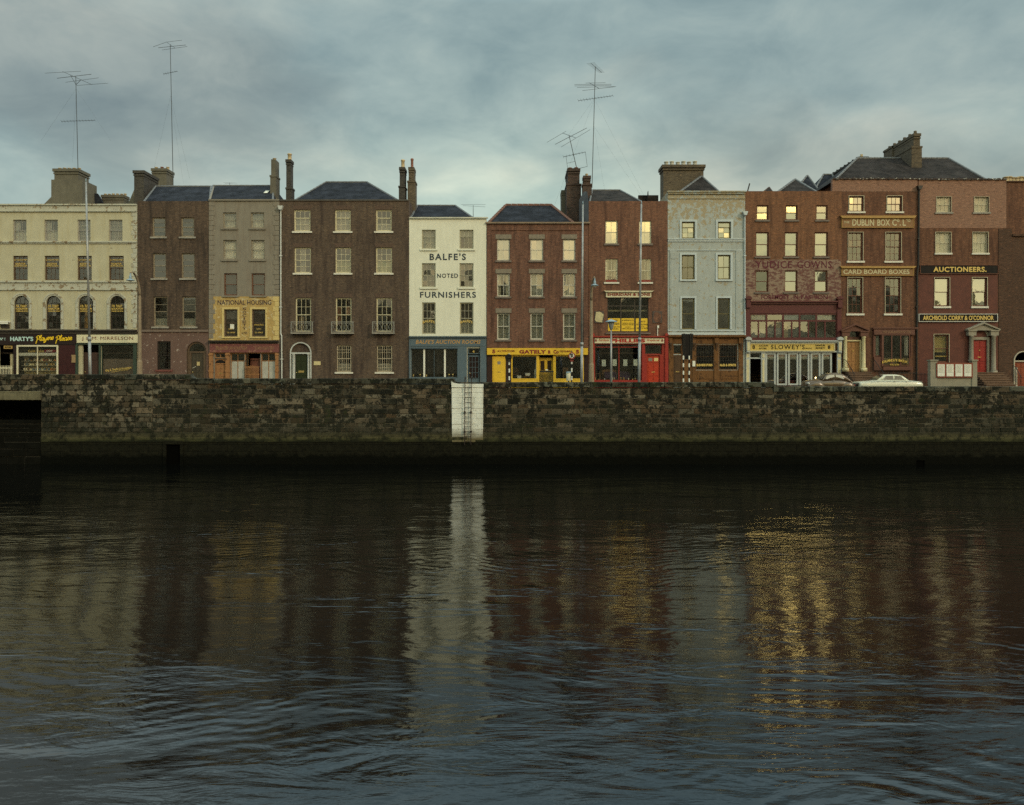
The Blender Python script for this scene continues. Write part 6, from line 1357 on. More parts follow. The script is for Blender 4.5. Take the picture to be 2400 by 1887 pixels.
tr2 = s.math('MULTIPLY', train(.95, -20, 10), s.ramp(rip(.10, .15, -30, 3, 1.0), [(.52, 0.0), (.64, 1.0)]))
hgt = s.math('ADD', s.math('ADD', s.math('MULTIPLY', swell, .062), s.math('MULTIPLY', s.math('MULTIPLY', mid, patch2), .033)), s.math('ADD', s.math('MULTIPLY', s.math('MULTIPLY', fine, patch), .0046), s.math('MULTIPLY', s.math('MULTIPLY', fine2, patch2), .0048)))
hgt = s.math('ADD', hgt, s.math('MULTIPLY', rip(5.5, 15, 9, 4, .6), .0019))
hgt = s.math('ADD', hgt, s.math('MULTIPLY', s.math('ADD', tr, tr2), .0055))
bp = s.n('Bump'); bp.inputs['Strength'].default_value = 1; bp.inputs['Distance'].default_value = 1.0; s.l(hgt, bp.inputs['Height']); s.l(bp.outputs[0], b.inputs['Normal']); s.l(b.outputs[0], s.out.inputs[0])
q = MB(); q.quad((-400, -58.6, WATER_Z), (400, -58.6, WATER_Z), (400, YW + 5.1, WATER_Z), (-400, YW + 5.1, WATER_Z)); tag(q.build('river', s.m), kind='structure')

# opposite bank, behind the viewpoint: only its mirror image reaches the windows
q = MB(); q.box(-400, 400, -400, -58.6, WATER_Z - 2, -.6); rl = random.Random(21); x = -130
while x < 160:
    w_ = rl.uniform(6, 12); h_ = rl.uniform(12.5, 18); h_ = 8.5 if 36 < x < 60 else h_; q.box(x, x + w_ - .02, -96, -84, -.6, h_)
    q.add([(x, -84, h_), (x + w_, -84, h_), (x + w_, -96, h_), (x, -96, h_), (x + w_ * .2, -90, h_ + 2.4), (x + w_ * .8, -90, h_ + 2.4)], [[0, 1, 5, 4], [2, 3, 4, 5], [3, 0, 4], [1, 2, 5]])
    if rl.random() < .7 and h_ > 9: q.box(x + .4, x + 1.6, -91, -88.5, h_ - 1, h_ + 4.2)
    x += w_
tag(q.build('opposite_bank', paint('opposite_brick', c3(.38, .30, .18), .5, .4, .9)), kind='structure')

# ---------------------------------------------------------------- street furniture
STEEL = paint('galvanised_steel', c3(.30, .31, .31), .3, 3, .45, .5, .3, dirt=c3(.16, .14, .11)); CONC = paint('lamp_concrete', c3(.26, .205, .14), .25, 3, .85); SKYB = paint('pale_blue_enamel', c3(.24, .33, .40), .15, 3, .5)
def pole(lab, pb, pt, D, r0, r1, joint):
    b_, t_ = P(*pb, D), P(*pt, D); b_.z = ground(b_.x) + .1; t = thing('tall_pole', lab, 'pole', b_, 'tall steel poles along the quay'); f = lambda k: b_.lerp(t_, k)
    zj = (Z(joint, D) - b_.z) / (t_.z - b_.z); q = MB(); q.tube([b_, f(zj)], r0, 10, r0 * .95); q.build('lower_shaft', STEEL, t, True); q = MB(); q.tube([f(zj), t_], r0 * .82, 10, r1); q.build('upper_shaft', STEEL, t, True)
    q = MB(); q.tube([f(zj - .006), f(zj + .012)], r0 * 1.2, 10); q.build('collar', STEEL, t, True); q = MB(); q.tube([t_, t_ + Vector((0, 0, .22))], r1 * 1.1, 8, .01); q.build('finial', SKYB, t, True)
pole('leaning grey steel pole in front of the cream stucco house', (212.3, 895), (201.5, 426), 49, .092, .048, 796)
pole('straight blue grey steel pole between the plum brick and red brick houses', (1363, 895), (1366.3, 479), 49, .09, .05, 808)
pole('slightly leaning steel pole crossing the yellow notices and red shopfront', (1497.5, 895), (1503.3, 478), 49, .092, .05, 797)
def gooseneck(lab, px, D, ptop, hx, hy, Dh):
    b_ = Vector((X(px, D), D - 60, 0)); b_.z = ground(b_.x) + .12; zt = Z(ptop, D); t = thing('concrete_lamp_post', lab, 'street lamp', b_, 'concrete street lamps'); hd = P(hx, hy, Dh)
    q = MB(); z2 = b_.z + 1.9; q.tube([b_, (b_.x, b_.y, z2)], .22, 8, .19); q.tube([(b_.x, b_.y, z2), (b_.x, b_.y, z2 + .12)], .19, 8, .145); q.tube([(b_.x, b_.y, z2 + .12), (b_.x, b_.y, zt - 1.6)], .145, 8, .10); q.build('post', CONC, t)
    pts = []
    for k in range(9):
        u = k / 8; an = u * math.pi * .55; pts.append((b_.x + (hd.x - b_.x) * (1 - math.cos(an)) / (1 - math.cos(math.pi * .55)), b_.y + (hd.y - b_.y) * (1 - math.cos(an)) / (1 - math.cos(math.pi * .55)), zt - 1.6 + 1.6 * math.sin(min(an, math.pi / 2)) - (.12 if k == 8 else 0)))
    q = MB(); q.tube(pts, .10, 8, .06); q.build('arm', CONC, t, True); zb = pts[-1][2]
    q = MB(); q.lathe([(.04, -.02), (.045, -.15), (.085, -.22), (.10, -.42), (.09, -.44)], (hd.x, hd.y, zb), 12); q.build('lamp_head', SKYB, t, True)
    q = MB(); q.lathe([(.10, -.42), (.28, -.52), (.285, -.55), (.1, -.49)], (hd.x, hd.y, zb), 16); q.build('lamp_shade', SKYB, t, True); q = MB(); q.lathe([(.02, -.66), (.10, -.64), (.12, -.56), (.1, -.5)], (hd.x, hd.y, zb), 10); q.build('lamp_glass', PAPER, t, True)
gooseneck('tan concrete street lamp whose neck curves left beside the cream corner house', 327.5, 57.8, 643, 305.5, 645, 56.2)
gooseneck('tan concrete street lamp with blue shade between the yellow and red shopfronts', 1386, 57.8, 655, 1394, 655, 56.2)
D_ = 49.6; b_ = Vector((X(1432.5, D_), D_ - 60, .12 + ground(X(1432.5, D_)))); t = thing('post_top_lamp', 'slim grey lamp post with flat blue hat in front of the red shop', 'street lamp', b_)
q = MB(); q.tube([b_, (b_.x, b_.y, Z(774, D_))], .085, 10, .045); q.build('post', STEEL, t, True); z_ = Z(774, D_)
q = MB(); q.lathe([(.04, 0), (.06, .06), (.10, .1), (.22, .52), (.2, .54)], (b_.x, b_.y, z_), 12); q.build('lantern', paint('grey_lantern_glass', c3(.25, .27, .27), .15, 3, .25), t, True); q = MB(); q.lathe([(.40, .52), (.39, .55), (.2, .64), (.05, .68), (.02, .72), (.01, .75)], (b_.x, b_.y, z_), 18); q.build('lamp_shade', SKYB, t, True)
def striped(parent, x, y, z0, z1, r, n=6):
    for m_, par in ((BLACKPAINT, 0), (WHITEW, 1)):
        q = MB()
        for k in range(n):
            if k % 2 == par: q.tube([(x, y, z0 + (z1 - z0) * k / n), (x, y, z0 + (z1 - z0) * (k + 1) / n)], r, 10)
        q.build('black_band' if par == 0 else 'white_band', m_, parent, False)
D_ = 49.8; x_, y_ = X(1340, D_), D_ - 60; g_ = ground(x_) + .12; t = thing('parking_sign', 'round red rimmed no parking sign with crossed P on a striped post', 'road sign', (x_, y_, g_))
def disc(q, x, y, z, r, th, n=24): q.prism([(x + r * math.cos(2 * math.pi * k / n), z + r * math.sin(2 * math.pi * k / n)) for k in range(n)], y, y + th)
zc = Z(834, D_); q = MB(); disc(q, x_, y_ - .075, zc, .215, .03); q.build('disc', PAPER, t); q = MB(); q.ring_arc(x_, zc, .165, .222, y_ - .085, y_ - .04, 0, 2 * math.pi, 24); q.build('rim', REDP, t)
text(t, 'P', x_ - .06, x_ + .085, zc + .13, zc - .12, y_ - .076, BLACKPAINT, bold=.03); q = MB(); q.prism([(x_ - .13, zc + .10), (x_ - .10, zc + .13), (x_ + .13, zc - .10), (x_ + .10, zc - .13)], y_ - .094, y_ - .088); q.build('slash', BLACKPAINT, t)
striped(t, x_, y_, g_, zc + .24, .045, 10); q = MB(); q.box(x_ - .11, x_ + .11, y_ - .08, y_ - .05, Z(847.5, D_), Z(844, D_)); q.build('plate', MAR, t); q = MB(); q.tube([(x_, y_, zc + .24), (x_, y_, zc + .36)], .05, 8, .01); q.build('finial', BLACKPAINT, t)
x_ = X(1193.5, D_); g_ = ground(x_) + .12; t = thing('road_sign', 'black back of a round road sign on a striped post before the yellow door', 'road sign', (x_, y_, g_)); zc = Z(838, D_)
q = MB(); disc(q, x_ - .05, y_ - .07, zc, .225, .025); q.build('disc', BLACKPAINT, t); q = MB(); q.box(x_ - .10, x_ + .1, y_ - .11, y_ - .075, zc - .03, zc + .03); q.box(x_ - .06, x_ + .06, y_ - .12, y_ - .08, zc - .3, zc - .12); q.build('clamp', IRON, t); striped(t, x_, y_, g_, zc + .26, .05, 10)
x_ = X(1332.5, 49.4); g_ = ground(x_) + .12; t = thing('litter_bin', 'cream litter bin with a grey rim hung beside the no parking post', 'bin', (x_, -10.6, Z(895, 49.4))); q = MB(); q.lathe([(.125, 0), (.135, .02), (.145, .48), (.13, .5)], (x_, -10.6, Z(893, 49.4)), 16); q.build('body', CREAMW, t, True); q = MB(); q.lathe([(.15, 0), (.155, .02), (.15, .1), (.13, .1)], (x_, -10.6, Z(893, 49.4) + .5), 16); q.build('rim', SKYB, t, True)
q = MB(); q.tube([(x_, -10.6, g_), (x_, -10.6, Z(893, 49.4))], .04, 8); q.build('stand', IRON, t)
t = thing('direction_sign', 'big black back of a road sign on two striped posts before the brown pub', 'road sign', (X(1611, 50), -10, .13))
q = MB(); q.prism([(X(1600, 50), Z(842, 50)), (X(1622, 50), Z(842, 50)), (X(1624.5, 50), Z(783, 50)), (X(1597, 50), Z(783, 50))], -10.06, -10.02); q.build('panel', BLACKPAINT, t); q = MB()
for px in (1600.5, 1604, 1618, 1621): q.box(X(px, 50) - .02, X(px, 50) + .02, -10.11, -10.061, Z(841, 50), Z(781.5, 50))
q.build('rails', IRON, t)
for px in (1600.5, 1614): striped(t, X(px, 50), -10.15, .13, Z(834, 50), .05, 10)

# notice board between piers
D_ = 57.2; y_ = D_ - 60; t = thing('notice_board', 'grey walled notice board with four white sheets in a red frame', 'notice board', (X(2235, D_), y_, .1)); PIER = paint('grey_cement', c3(.27, .25, .19), .2, 3, .85)
q = MB(); q.box(X(2197, D_), X(2279, D_), y_ + .06, y_ + .3, .1, Z(884, D_)); q.build('panel_wall', PIER, t)
for a, b in ((2181, 2197), (2278.5, 2290.5)): q = MB(); q.box(X(a, D_), X(b, D_), y_, y_ + .4, .1, Z(846, D_)); q.box(X(a - 1.5, D_), X(b + 1.5, D_), y_ - .06, y_ + .46, Z(846, D_) + .001, Z(843, D_)); q.build('pier', PIER, t)
q = MB(); q.box(X(2194, D_), X(2279, D_), y_ - .06, y_ + .05, Z(885, D_), Z(850.5, D_)); o = q.build('frame', paint('rust_red_frame', c3(.20, .05, .028), .2, 4, .5), t)
for k in range(4):
    a, b = 2196.5 + k * 20.8, 2213 + k * 20.8; q = MB(); q.box(X(a, D_), X(b, D_), y_ - .075, y_ - .061, Z(882, D_), Z(854, D_))
    o2 = q.build('paper_sheet', PAPER, o); q = MB(); [q.box(X(a + 2, D_), X(b - 2 - (j % 3), D_), y_ - .078, y_ - .0755, Z(857.6 + j * 2.6, D_), Z(857 + j * 2.6, D_)) for j in range(7)]; q.build('print_lines', LINT, o)
# railings
def railing(lab, px0, px1, D, ptop, n, group=None):
    a, b = X(px0, D), X(px1, D); y = D - 60; zt = Z(ptop, D); t = thing('area_railing', lab, 'railing', ((a + b) / 2, y, .12)); q = MB()
    for k in range(n):
        x = a + (b - a) * k / (n - 1); q.tube([(x, y, .12), (x, y, zt - .1)], .013, 5); q.tube([(x, y, zt - .1), (x, y, zt)], .028, 5, .003)
    q.build('bars', IRON, t); q = MB(); q.box(a, b, y - .02, y + .02, zt - .17, zt - .14); q.box(a, b, y - .02, y + .02, .25, .28); q.build('rails', IRON, t)
railing('black spear topped railing in front of the box company window', 2058, 2148, 58.2, 871, 27); railing('black railing between the box company pipe and the notice board', 2150, 2183, 58.2, 874, 11)
def handrail(lab, px, y1, ptop, pbot, right=True):
    t = thing('stair_rail', lab, 'railing', (X(px), y1, .1)); q = MB(); pts = [(X(px), -.5, Z(ptop)), (X(px) + (-.05), -1.0, Z(ptop + 2)), (X(px), y1, Z(pbot))]; q.tube(pts, .03, 6); q.build('handrail', IRON, t); q = MB()
    for k in range(9): u = k / 8; p_ = Vector(pts[0]).lerp(Vector(pts[2]), u); q.tube([(p_.x, p_.y, p_.z - .9), p_], .013, 5)
    q.build('bars', IRON, t)
handrail('black stair rail left of the tan panelled door', 1971, -2.4, 843, 878); handrail('black stair rail right of the tan panelled door', 2037, -2.4, 843, 876); handrail('black stair rail at the right edge beside the arched brown door', 2362, -1.6, 858, 885)

# ---------------------------------------------------------------- parked cars (fronts to the left)
def ring(x, hw, z0, z1, e, n=18):
    out = []
    for k in range(n):
        t_ = 2 * math.pi * k / n; c_, s_ = math.cos(t_), math.sin(t_)
        out.append((x, hw * math.copysign(abs(c_) ** (2 / e), c_), (z0 + z1) / 2 + (z1 - z0) / 2 * math.copysign(abs(s_) ** (2 / e), s_)))
    return out
def loft(q, rings):
    n = len(rings[0]); vs = [p for r_ in rings for p in r_]; fs = []
    for i in range(len(rings) - 1):
        for k in range(n): fs.append([i * n + k, (i + 1) * n + k, (i + 1) * n + (k + 1) % n, i * n + (k + 1) % n])
    fs += [list(range(n)), [(len(rings) - 1) * n + k for k in reversed(range(n))]]; q.add(vs, fs)
def spline(tab, n):
    """tab rows (x, a, b, ...) resampled smoothly along x"""
    out = []
    for i in range(len(tab) - 1):
        p0, p1, p2, p3 = tab[max(0, i - 1)], tab[i], tab[i + 1], tab[min(len(tab) - 1, i + 2)]
        for k in range(n):
            t_ = k / n; out.append([.5 * (2 * b + (c - a) * t_ + (2 * a - 5 * b + 4 * c - d) * t_ ** 2 + (3 * b - a - 3 * c + d) * t_ ** 3) for a, b, c, d in zip(p0, p1, p2, p3)])
    out.append(list(tab[-1])); return out
class CarMB(MB):
    def __init__(s, o): super().__init__(); s.o = o
    def build(s, *a, **k):
        s.v = [Vector((p.x + s.o.x, p.y + s.o.y, p.z + s.o.z)) for p in s.v]; return super().build(*a, **k)
def car(name, lab, loc, body, cab, wins, wheels, pm, glassm, roofm=None, lamps=(), bumpers=(), extra=None, cabw=(.62, .50)):
    t = thing(name, lab, 'car', loc); o_ = Vector(loc)
    q = CarMB(o_); loft(q, [ring(*r_) for r_ in spline(body, 4)])
    if extra: extra(q)
    bo = q.build('body', pm, t, True)
    q = CarMB(o_); wb, wt = cabw; zb = min(r_[1] for r_ in cab)
    secs = []
    for x, z0, z1 in spline(cab, 4):
        w_ = wb + (wt - wb) * max(0, min(1, (z1 - zb) / .42)); secs.append([(x, -wb, z0), (x, -w_ - .02, max(z0, z1 - .10)), (x, -w_ + .05, z1 - .025), (x, -w_ * .5, z1), (x, w_ * .5, z1), (x, w_ - .05, z1 - .025), (x, w_ + .02, max(z0, z1 - .10)), (x, wb, z0)])
    loft(q, secs); q.build('roof', roofm or pm, t, True)
    zt = max(r_[2] for r_ in cab)
    sy = lambda z, k: k * (wb + .012 + (wt + .02 - wb) * max(0, min(1, (z - zb) / (zt - .10 - zb))))
    for poly in wins:
        for k in (-1, 1):
            q = CarMB(o_); pts = [(x, sy(z, k), z) for x, z in poly]; q.quad(*(pts if k < 0 else pts[::-1])); q.build('window', glassm, t)
            q = CarMB(o_); n = len(pts)
            for i in range(n): q.tube([pts[i], pts[(i + 1) % n]], .012, 5)
            q.build('window_trim', pm if roofm is None else roofm, t)
    for x, r_ in wheels:
        for k in (-1, 1):
            q = CarMB(o_); y = k * .66; n = 18
            q.tube([(x, y - .09, r_), (x, y + .09, r_)], r_, n); w_ = q.build('wheel', paint('tyre_rubber', c3(.018, .018, .018), .2, 5, .9) if 'tyre_rubber' not in bpy.data.materials else bpy.data.materials['tyre_rubber'], t, False); q = CarMB(o_); q.tube([(x, y + k * .08, r_), (x, y + k * .11, r_)], r_ * .55, n, r_ * .4); q.build('hubcap', STEEL, w_, False)
    for x, y, z, r_, m_, nm in lamps:
        for k in (-1, 1): q = CarMB(o_); q.lathe([(r_ * .3, -r_), (r_ * .85, -r_ * .5), (r_, 0), (r_ * .85, r_ * .5), (r_ * .3, r_)], (x, k * y, z), 10); q.build(nm, m_, t, True)
    for x, z in bumpers: q = CarMB(o_); q.tube([(x + .12 * (1 if x < 0 else -1), -.74, z), (x, -.6, z), (x, .6, z), (x + .12 * (1 if x < 0 else -1), .74, z)], .045, 8); q.build('bumper', STEEL, t, True)
    return t
def carpaint(name, c, coat=.6):
    s = N(name); b = s.bsdf(c, .32, 0, .5); b.inputs['Coat Weight'].default_value = coat; b.inputs['Coat Roughness'].default_value = .06; return s.m
CG = N('sky_pale_car_glass'); CG.bsdf(c3(.36, .37, .35), .08, 0, .8); CGM = CG.m; DG = paint('dark_screen', c3(.03, .028, .026), .2, 2, .1, .6)  # pale opaque base paints the reflected sky into the car windows
def wing(q, x0, x1, z0, z1, y, th):
    n = 8
    for k in (-1, 1): loft(q, [[(p[0], p[1] + k * y, p[2]) for p in ring(x0 + (x1 - x0) * i / n, th * (.25 + .75 * math.sin(math.pi * i / n) ** .6), z0, z0 + (z1 - z0) * max(.15, math.sin(math.pi * (.06 + .88 * i / n)) ** .55), 2.4, 12)] for i in range(n + 1)])
DC = 56.2
xf = X(1880.5, DC)
car('parked_car', 'rounded dark bronze saloon parked with its nose toward the yellow fronted shop', (xf + 1.85, DC - 60, 0.0),
    [(-1.84, .30, .42, .80, 2.2), (-1.72, .46, .34, .93, 2.4), (-1.3, .60, .30, 1.0, 2.6), (-.6, .68, .28, 1.04, 2.8), (.2, .72, .28, 1.06, 3), (.9, .71, .28, 1.05, 2.8), (1.4, .62, .32, .95, 2.5), (1.75, .48, .38, .74, 2.3), (1.86, .3, .45, .62, 2.2)],
    [(-.62, .95, .98), (-.42, .96, 1.28), (-.15, .98, 1.45), (.25, .98, 1.52), (.7, .98, 1.49), (1.1, .96, 1.34), (1.42, .88, 1.05), (1.55, .84, .90)],
    [[(-.42, 1.06), (.28, 1.06), (.28, 1.39), (-.12, 1.37), (-.3, 1.28)], [(.36, 1.06), (.97, 1.06), (.92, 1.22), (.78, 1.34), (.36, 1.39)]],
    [(-1.13, .30), (1.08, .30)], carpaint('bronze_car_paint', c3(.085, .056, .03), .35), CGM, None,
    [(-1.62, .56, .74, .10, CGM, 'headlight'), (1.72, .55, .62, .05, REDP, 'tail_light')], [(-1.93, .48), (1.93, .48)],
    lambda q: (wing(q, -1.75, -.35, .25, .90, .58, .17), wing(q, .55, 1.8, .25, .86, .58, .17)))
xf = X(2005.5, DC)
CWHT = carpaint('white_car_paint', c3(.55, .55, .44), .5)
car('parked_car', 'pale cream four door saloon with flat boot parked below the box company window', (xf + 2.3, DC - 60, 0.0),
    [(-2.3, .62, .42, .80, 4), (-2.2, .74, .34, .88, 4.5), (-1.6, .79, .28, .93, 5), (-.9, .81, .26, .98, 5), (.4, .81, .26, .98, 5), (1.3, .80, .28, .97, 5), (1.95, .77, .32, .91, 5), (2.2, .73, .4, .84, 4.5), (2.3, .62, .46, .74, 4)],
    [(-1.08, .94, .97), (-.78, .95, 1.18), (-.42, .95, 1.37), (.1, .95, 1.40), (.62, .95, 1.38), (.95, .95, 1.27), (1.32, .94, .98)],
    [[(-.62, .99), (.17, .99), (.17, 1.31), (-.36, 1.30)], [(.25, .99), (1.0, .99), (.74, 1.28), (.25, 1.31)]],
    [(-1.28, .31), (1.23, .31)], CWHT, paint('dim_car_glass', c3(.16, .14, .11), .2, 3, .1, .5), None,
    [(-2.22, .58, .70, .10, CGM, 'headlight'), (2.24, .62, .66, .06, REDP, 'tail_light')], [(-2.36, .46), (2.36, .50)])
cr = [o for o in bpy.data.objects if o.name.startswith('parked_car')][-1]; o_ = cr.location
q = MB(); q.box(o_.x - 2.33, o_.x - 2.27, o_.y - .5, o_.y + .5, .5, .76); q.build('grille', DG, cr)
q = MB()
for z in (.90,): q.box(o_.x - 2.1, o_.x + 2.15, o_.y - .832, o_.y - .80, z - .012, z + .012)
q.build('side_trim', STEEL, cr)
for x in (.05, .95): q = MB(); q.box(o_.x + x, o_.x + x + .16, o_.y - .84, o_.y - .80, .86, .885); q.build('door_handle', STEEL, cr)
c1 = [o for o in bpy.data.objects if o.name.startswith('parked_car')][0]; o1 = c1.location; q = MB(); q.box(o1.x + .08, o1.x + .22, o1.y - .76, o1.y - .70, .97, .995); q.build('door_handle', STEEL, c1)
for c_, fx0, fx1, z0, z1, w0, w1, nm in ((c1, -.60, -.20, 1.06, 1.42, .52, .42, 'windscreen'), (cr, -1.02, -.48, 1.0, 1.34, .62, .47, 'windscreen'), (cr, 1.27, .93, 1.02, 1.27, .60, .48, 'rear_screen')):
    o_ = c_.location; q = MB(); e = -.03 if fx0 < fx1 else .03; q.quad((o_.x + fx0 + e, o_.y - w0, z0 + .02), (o_.x + fx0 + e, o_.y + w0, z0 + .02), (o_.x + fx1 + e, o_.y + w1, z1 + .02), (o_.x + fx1 + e, o_.y - w1, z1 + .02)); q.build(nm, DG, c_)

# ---------------------------------------------------------------- aerials
AER = paint('aerial_metal', c3(.06, .065, .07), .2, 5, .5, .5, .5)
def aerial(lab, base, top, D, booms, els, wires=(), r=.03):
    """booms / els: (px0, py0, d0, px1, py1, d1[, kinks]) - d is metres nearer (-) or farther (+) than the mast"""
    b_ = P(*base, D); t = thing('tv_aerial', lab, 'aerial', b_); q = MB(); q.tube([b_, P(*top, D)], r, 6, r * .8); q.build('mast', AER, t)
    grp = [[] for _ in booms] or [[]]
    for e in els:
        m_ = ((e[0] + e[3]) / 2, (e[1] + e[4]) / 2)
        ds = [min(math.hypot(m_[0] - (b2[0] + (b2[3] - b2[0]) * u / 8), m_[1] - (b2[1] + (b2[4] - b2[1]) * u / 8)) for u in range(9)) for b2 in booms] or [0]
        grp[ds.index(min(ds))].append(e)
    for i_, g_ in enumerate(grp):
        q = MB()
        if booms: e = booms[i_]; q.tube([P(e[0], e[1], D + e[2]), P(e[3], e[4], D + e[5])], r * .62, 5)
        for e in g_: q.tube([P(e[0], e[1], D + e[2]), P(e[3], e[4], D + e[5])], e[6] if len(e) > 6 else r * .45, 5)
        q.build('antenna' if g_ else 'brace', AER, t)
    q = MB()
    for e in wires: q.tube([P(e[0], e[1], D), P(e[2], e[3], D + e[4])], .0035, 3)
    if wires: q.build('guy_wires', AER, t)
def yagi(a, b, n, L, up):
    out = []
    for k in range(n):
        u = k / (n - 1); x, y = a[0] + (b[0] - a[0]) * u, a[1] + (b[1] - a[1]) * u; l = L * (1.25 - .4 * u); out.append((x - l * up[0], y - l * up[1], -.25, x + l * up[0], y + l * up[1], .25, .008))
    return out
aerial('tall spread aerial with crossed arms on the grey chimney of the cream corner house', (183, 408), (177.6, 178), 63.5, [(146.7, 167.6, .9, 215.4, 198.4, -1), (165.5, 176.5, .3, 178, 199, 0), (190, 187, -.3, 178, 199, 0), (144, 284.5, 0, 222.5, 282, 0)],
    [(105, 171.5, .9, 189.5, 167, .9), (134, 183.5, .4, 214, 174, .4, .02), (153.5, 193, -.3, 231, 182.5, -.3), (179.5, 200.5, -1, 253, 195, -1)] + yagi((144, 284.5), (222.5, 282), 12, 3.2, (.5, .8)), [(178.5, 208, 96, 330, 2), (178.5, 208, 260, 330, -1), (178.5, 212, 170, 380, 2)])
aerial('tallest slender aerial mast behind the slate roof of the narrow brown brick house', (406, 440), (399, 104), 65, [(389.5, 98.3, .8, 409.5, 112.3, -.8), (383.5, 173.5, 0, 415.5, 167, 0)], [(358.7, 110, .8, 389.5, 98.8, .8), (389.5, 98.8, .8, 426.5, 94.3, .8), (371, 112, 0, 435.5, 105.5, 0, .018), (379.6, 117.2, -.8, 439, 109, -.8)] + yagi((383.5, 173.5), (415.5, 167), 7, 2.6, (.5, .8)), [(400, 225, 360, 400, 2), (400, 225, 445, 420, 2), (400, 235, 430, 430, -2)])
aerial('tallest aerial mast on the red brick roof with three stacked aerials', (1387.5, 440), (1395.3, 156), 62.8, [(1384.6, 148, .8, 1410, 170, -.8), (1381, 194, .5, 1404, 207.5, -.5), (1355.5, 236, 0, 1436.5, 224.5, 0)],
    yagi((1384.6, 148), (1410, 170), 12, 7.5, (1, -.12)) + [(1372.5, 194.8, .5, 1419.5, 194, .5), (1346.5, 198, .2, 1433, 197.5, .2), (1346.5, 201.5, .2, 1433, 200, .2), (1352.5, 205, -.1, 1444, 203, -.1), (1365, 212.5, -.5, 1440, 203.5, -.5)] + yagi((1355.5, 236), (1436.5, 224.5), 13, 3.6, (.45, .8)), [(1394, 230, 1330, 320, 2), (1394, 230, 1300, 480, 3), (1393, 232, 1510, 460, 2), (1392, 296, 1417, 445, 2), (1392, 296, 1500, 455, 1)])
aerial('crooked leaning aerial on the plum brick chimney with a square frame below', (1351.5, 394), (1333.6, 317), 63.5, [(1318, 311.7, .8, 1349.2, 323.2, -.8)], [(1282, 333.8, .8, 1326.5, 307.6, .8), (1301, 338.6, 0, 1375.4, 300, 0, .02), (1315, 344.7, -.8, 1383, 304, -.8), (1320.5, 367.7, 0, 1372, 356.4, 0, .02), (1325.5, 402.5, 0, 1376.8, 390.2, 0, .016), (1326.6, 366.7, 0, 1331.3, 401.5, 0), (1372, 356.4, 0, 1376.4, 390.2, 0), (1328, 383, 0, 1347, 378.5, 0)] + yagi((1320.5, 367.7), (1372, 356.4), 8, 3, (.3, .85)))
aerial('tiny H shaped aerial on the slate roof of the white painted house', (1109.2, 510), (1109, 481), 62, [], [(1081, 479.3, 0, 1138, 479.8, 0), (1085, 482, -.6, 1137.5, 485, -.6)], (), .022)
aerial('small low aerial just above the slate roof of the grey rendered house', (538.5, 440), (538.2, 428), 65, [], [(523.5, 428, 0, 556, 429.5, 0), (527, 430.5, -.5, 550, 429, -.5)], (), .018)

flush_texts()
# ================================================================ light
SUN_AZ, SUN_EL = R(48), R(27)        # behind the viewpoint, to its right
sd = Vector((math.sin(SUN_AZ) * math.cos(SUN_EL), -math.cos(SUN_AZ) * math.cos(SUN_EL), math.sin(SUN_EL)))
L = bpy.data.lights.new('sun', 'SUN'); L.energy = 1.15; L.angle = R(10); L.color = (1.0, .77, .50)
lo = bpy.data.objects.new('sun', L); COL.objects.link(lo); lo.rotation_euler = (-sd).to_track_quat('-Z', 'Y').to_euler(); lo.location = (40, -60, 40)
W = bpy.data.worlds.new('World'); sc.world = W; W.use_nodes = True; nt = W.node_tree; nt.nodes.clear()
class WN(N):
    def __init__(s, t): s.t = t
w = WN(nt); out = w.n('OutputWorld')
sky = w.n('TexSky', sky_type='NISHITA', sun_disc=False); sky.sun_elevation = SUN_EL; sky.sun_rotation = math.pi - SUN_AZ; sky.dust_density = 2.0
bg1 = w.n('Background'); w.l(sky.outputs[0], bg1.inputs[0]); bg1.inputs[1].default_value = .06
tc = w.n('TexCoord'); sp = w.n('SeparateXYZ'); w.l(tc.outputs['Generated'], sp.inputs[0]); dx, dy, dz = sp.outputs
def wmap(scale, rot, loc=(0, 0, 0)):
    mp = w.n('Mapping'); mp.inputs['Scale'].default_value = scale; mp.inputs['Rotation'].default_value = rot; mp.inputs['Location'].default_value = loc; w.l(tc.outputs['Generated'], mp.inputs[0]); return mp.outputs[0]
soft = w.noise(wmap((1.5, 1.5, 3.4), (0, R(-22), 0), (.3, 0, .2)), 1.7, 5, .48, .25)
wisp = w.noise(wmap((2.6, 2.6, 5.2), (0, R(-32), 0), (2, 1, .4)), 3.0, 9, .58, .35)
big = w.noise(wmap((1.2, 1.2, 2.2), (0, R(10), 0), (5, 2, 1)), 1.1, 3, .5)
cl = w.math('ADD', w.math('ADD', w.math('MULTIPLY', soft, .48), w.math('MULTIPLY', wisp, .32)), w.math('MULTIPLY', big, .35))
ccol = w.ramp(cl, [(.40, c3(.17, .24, .255)), (.49, c3(.235, .315, .318)), (.57, c3(.325, .405, .39)), (.66, c3(.44, .505, .46))])
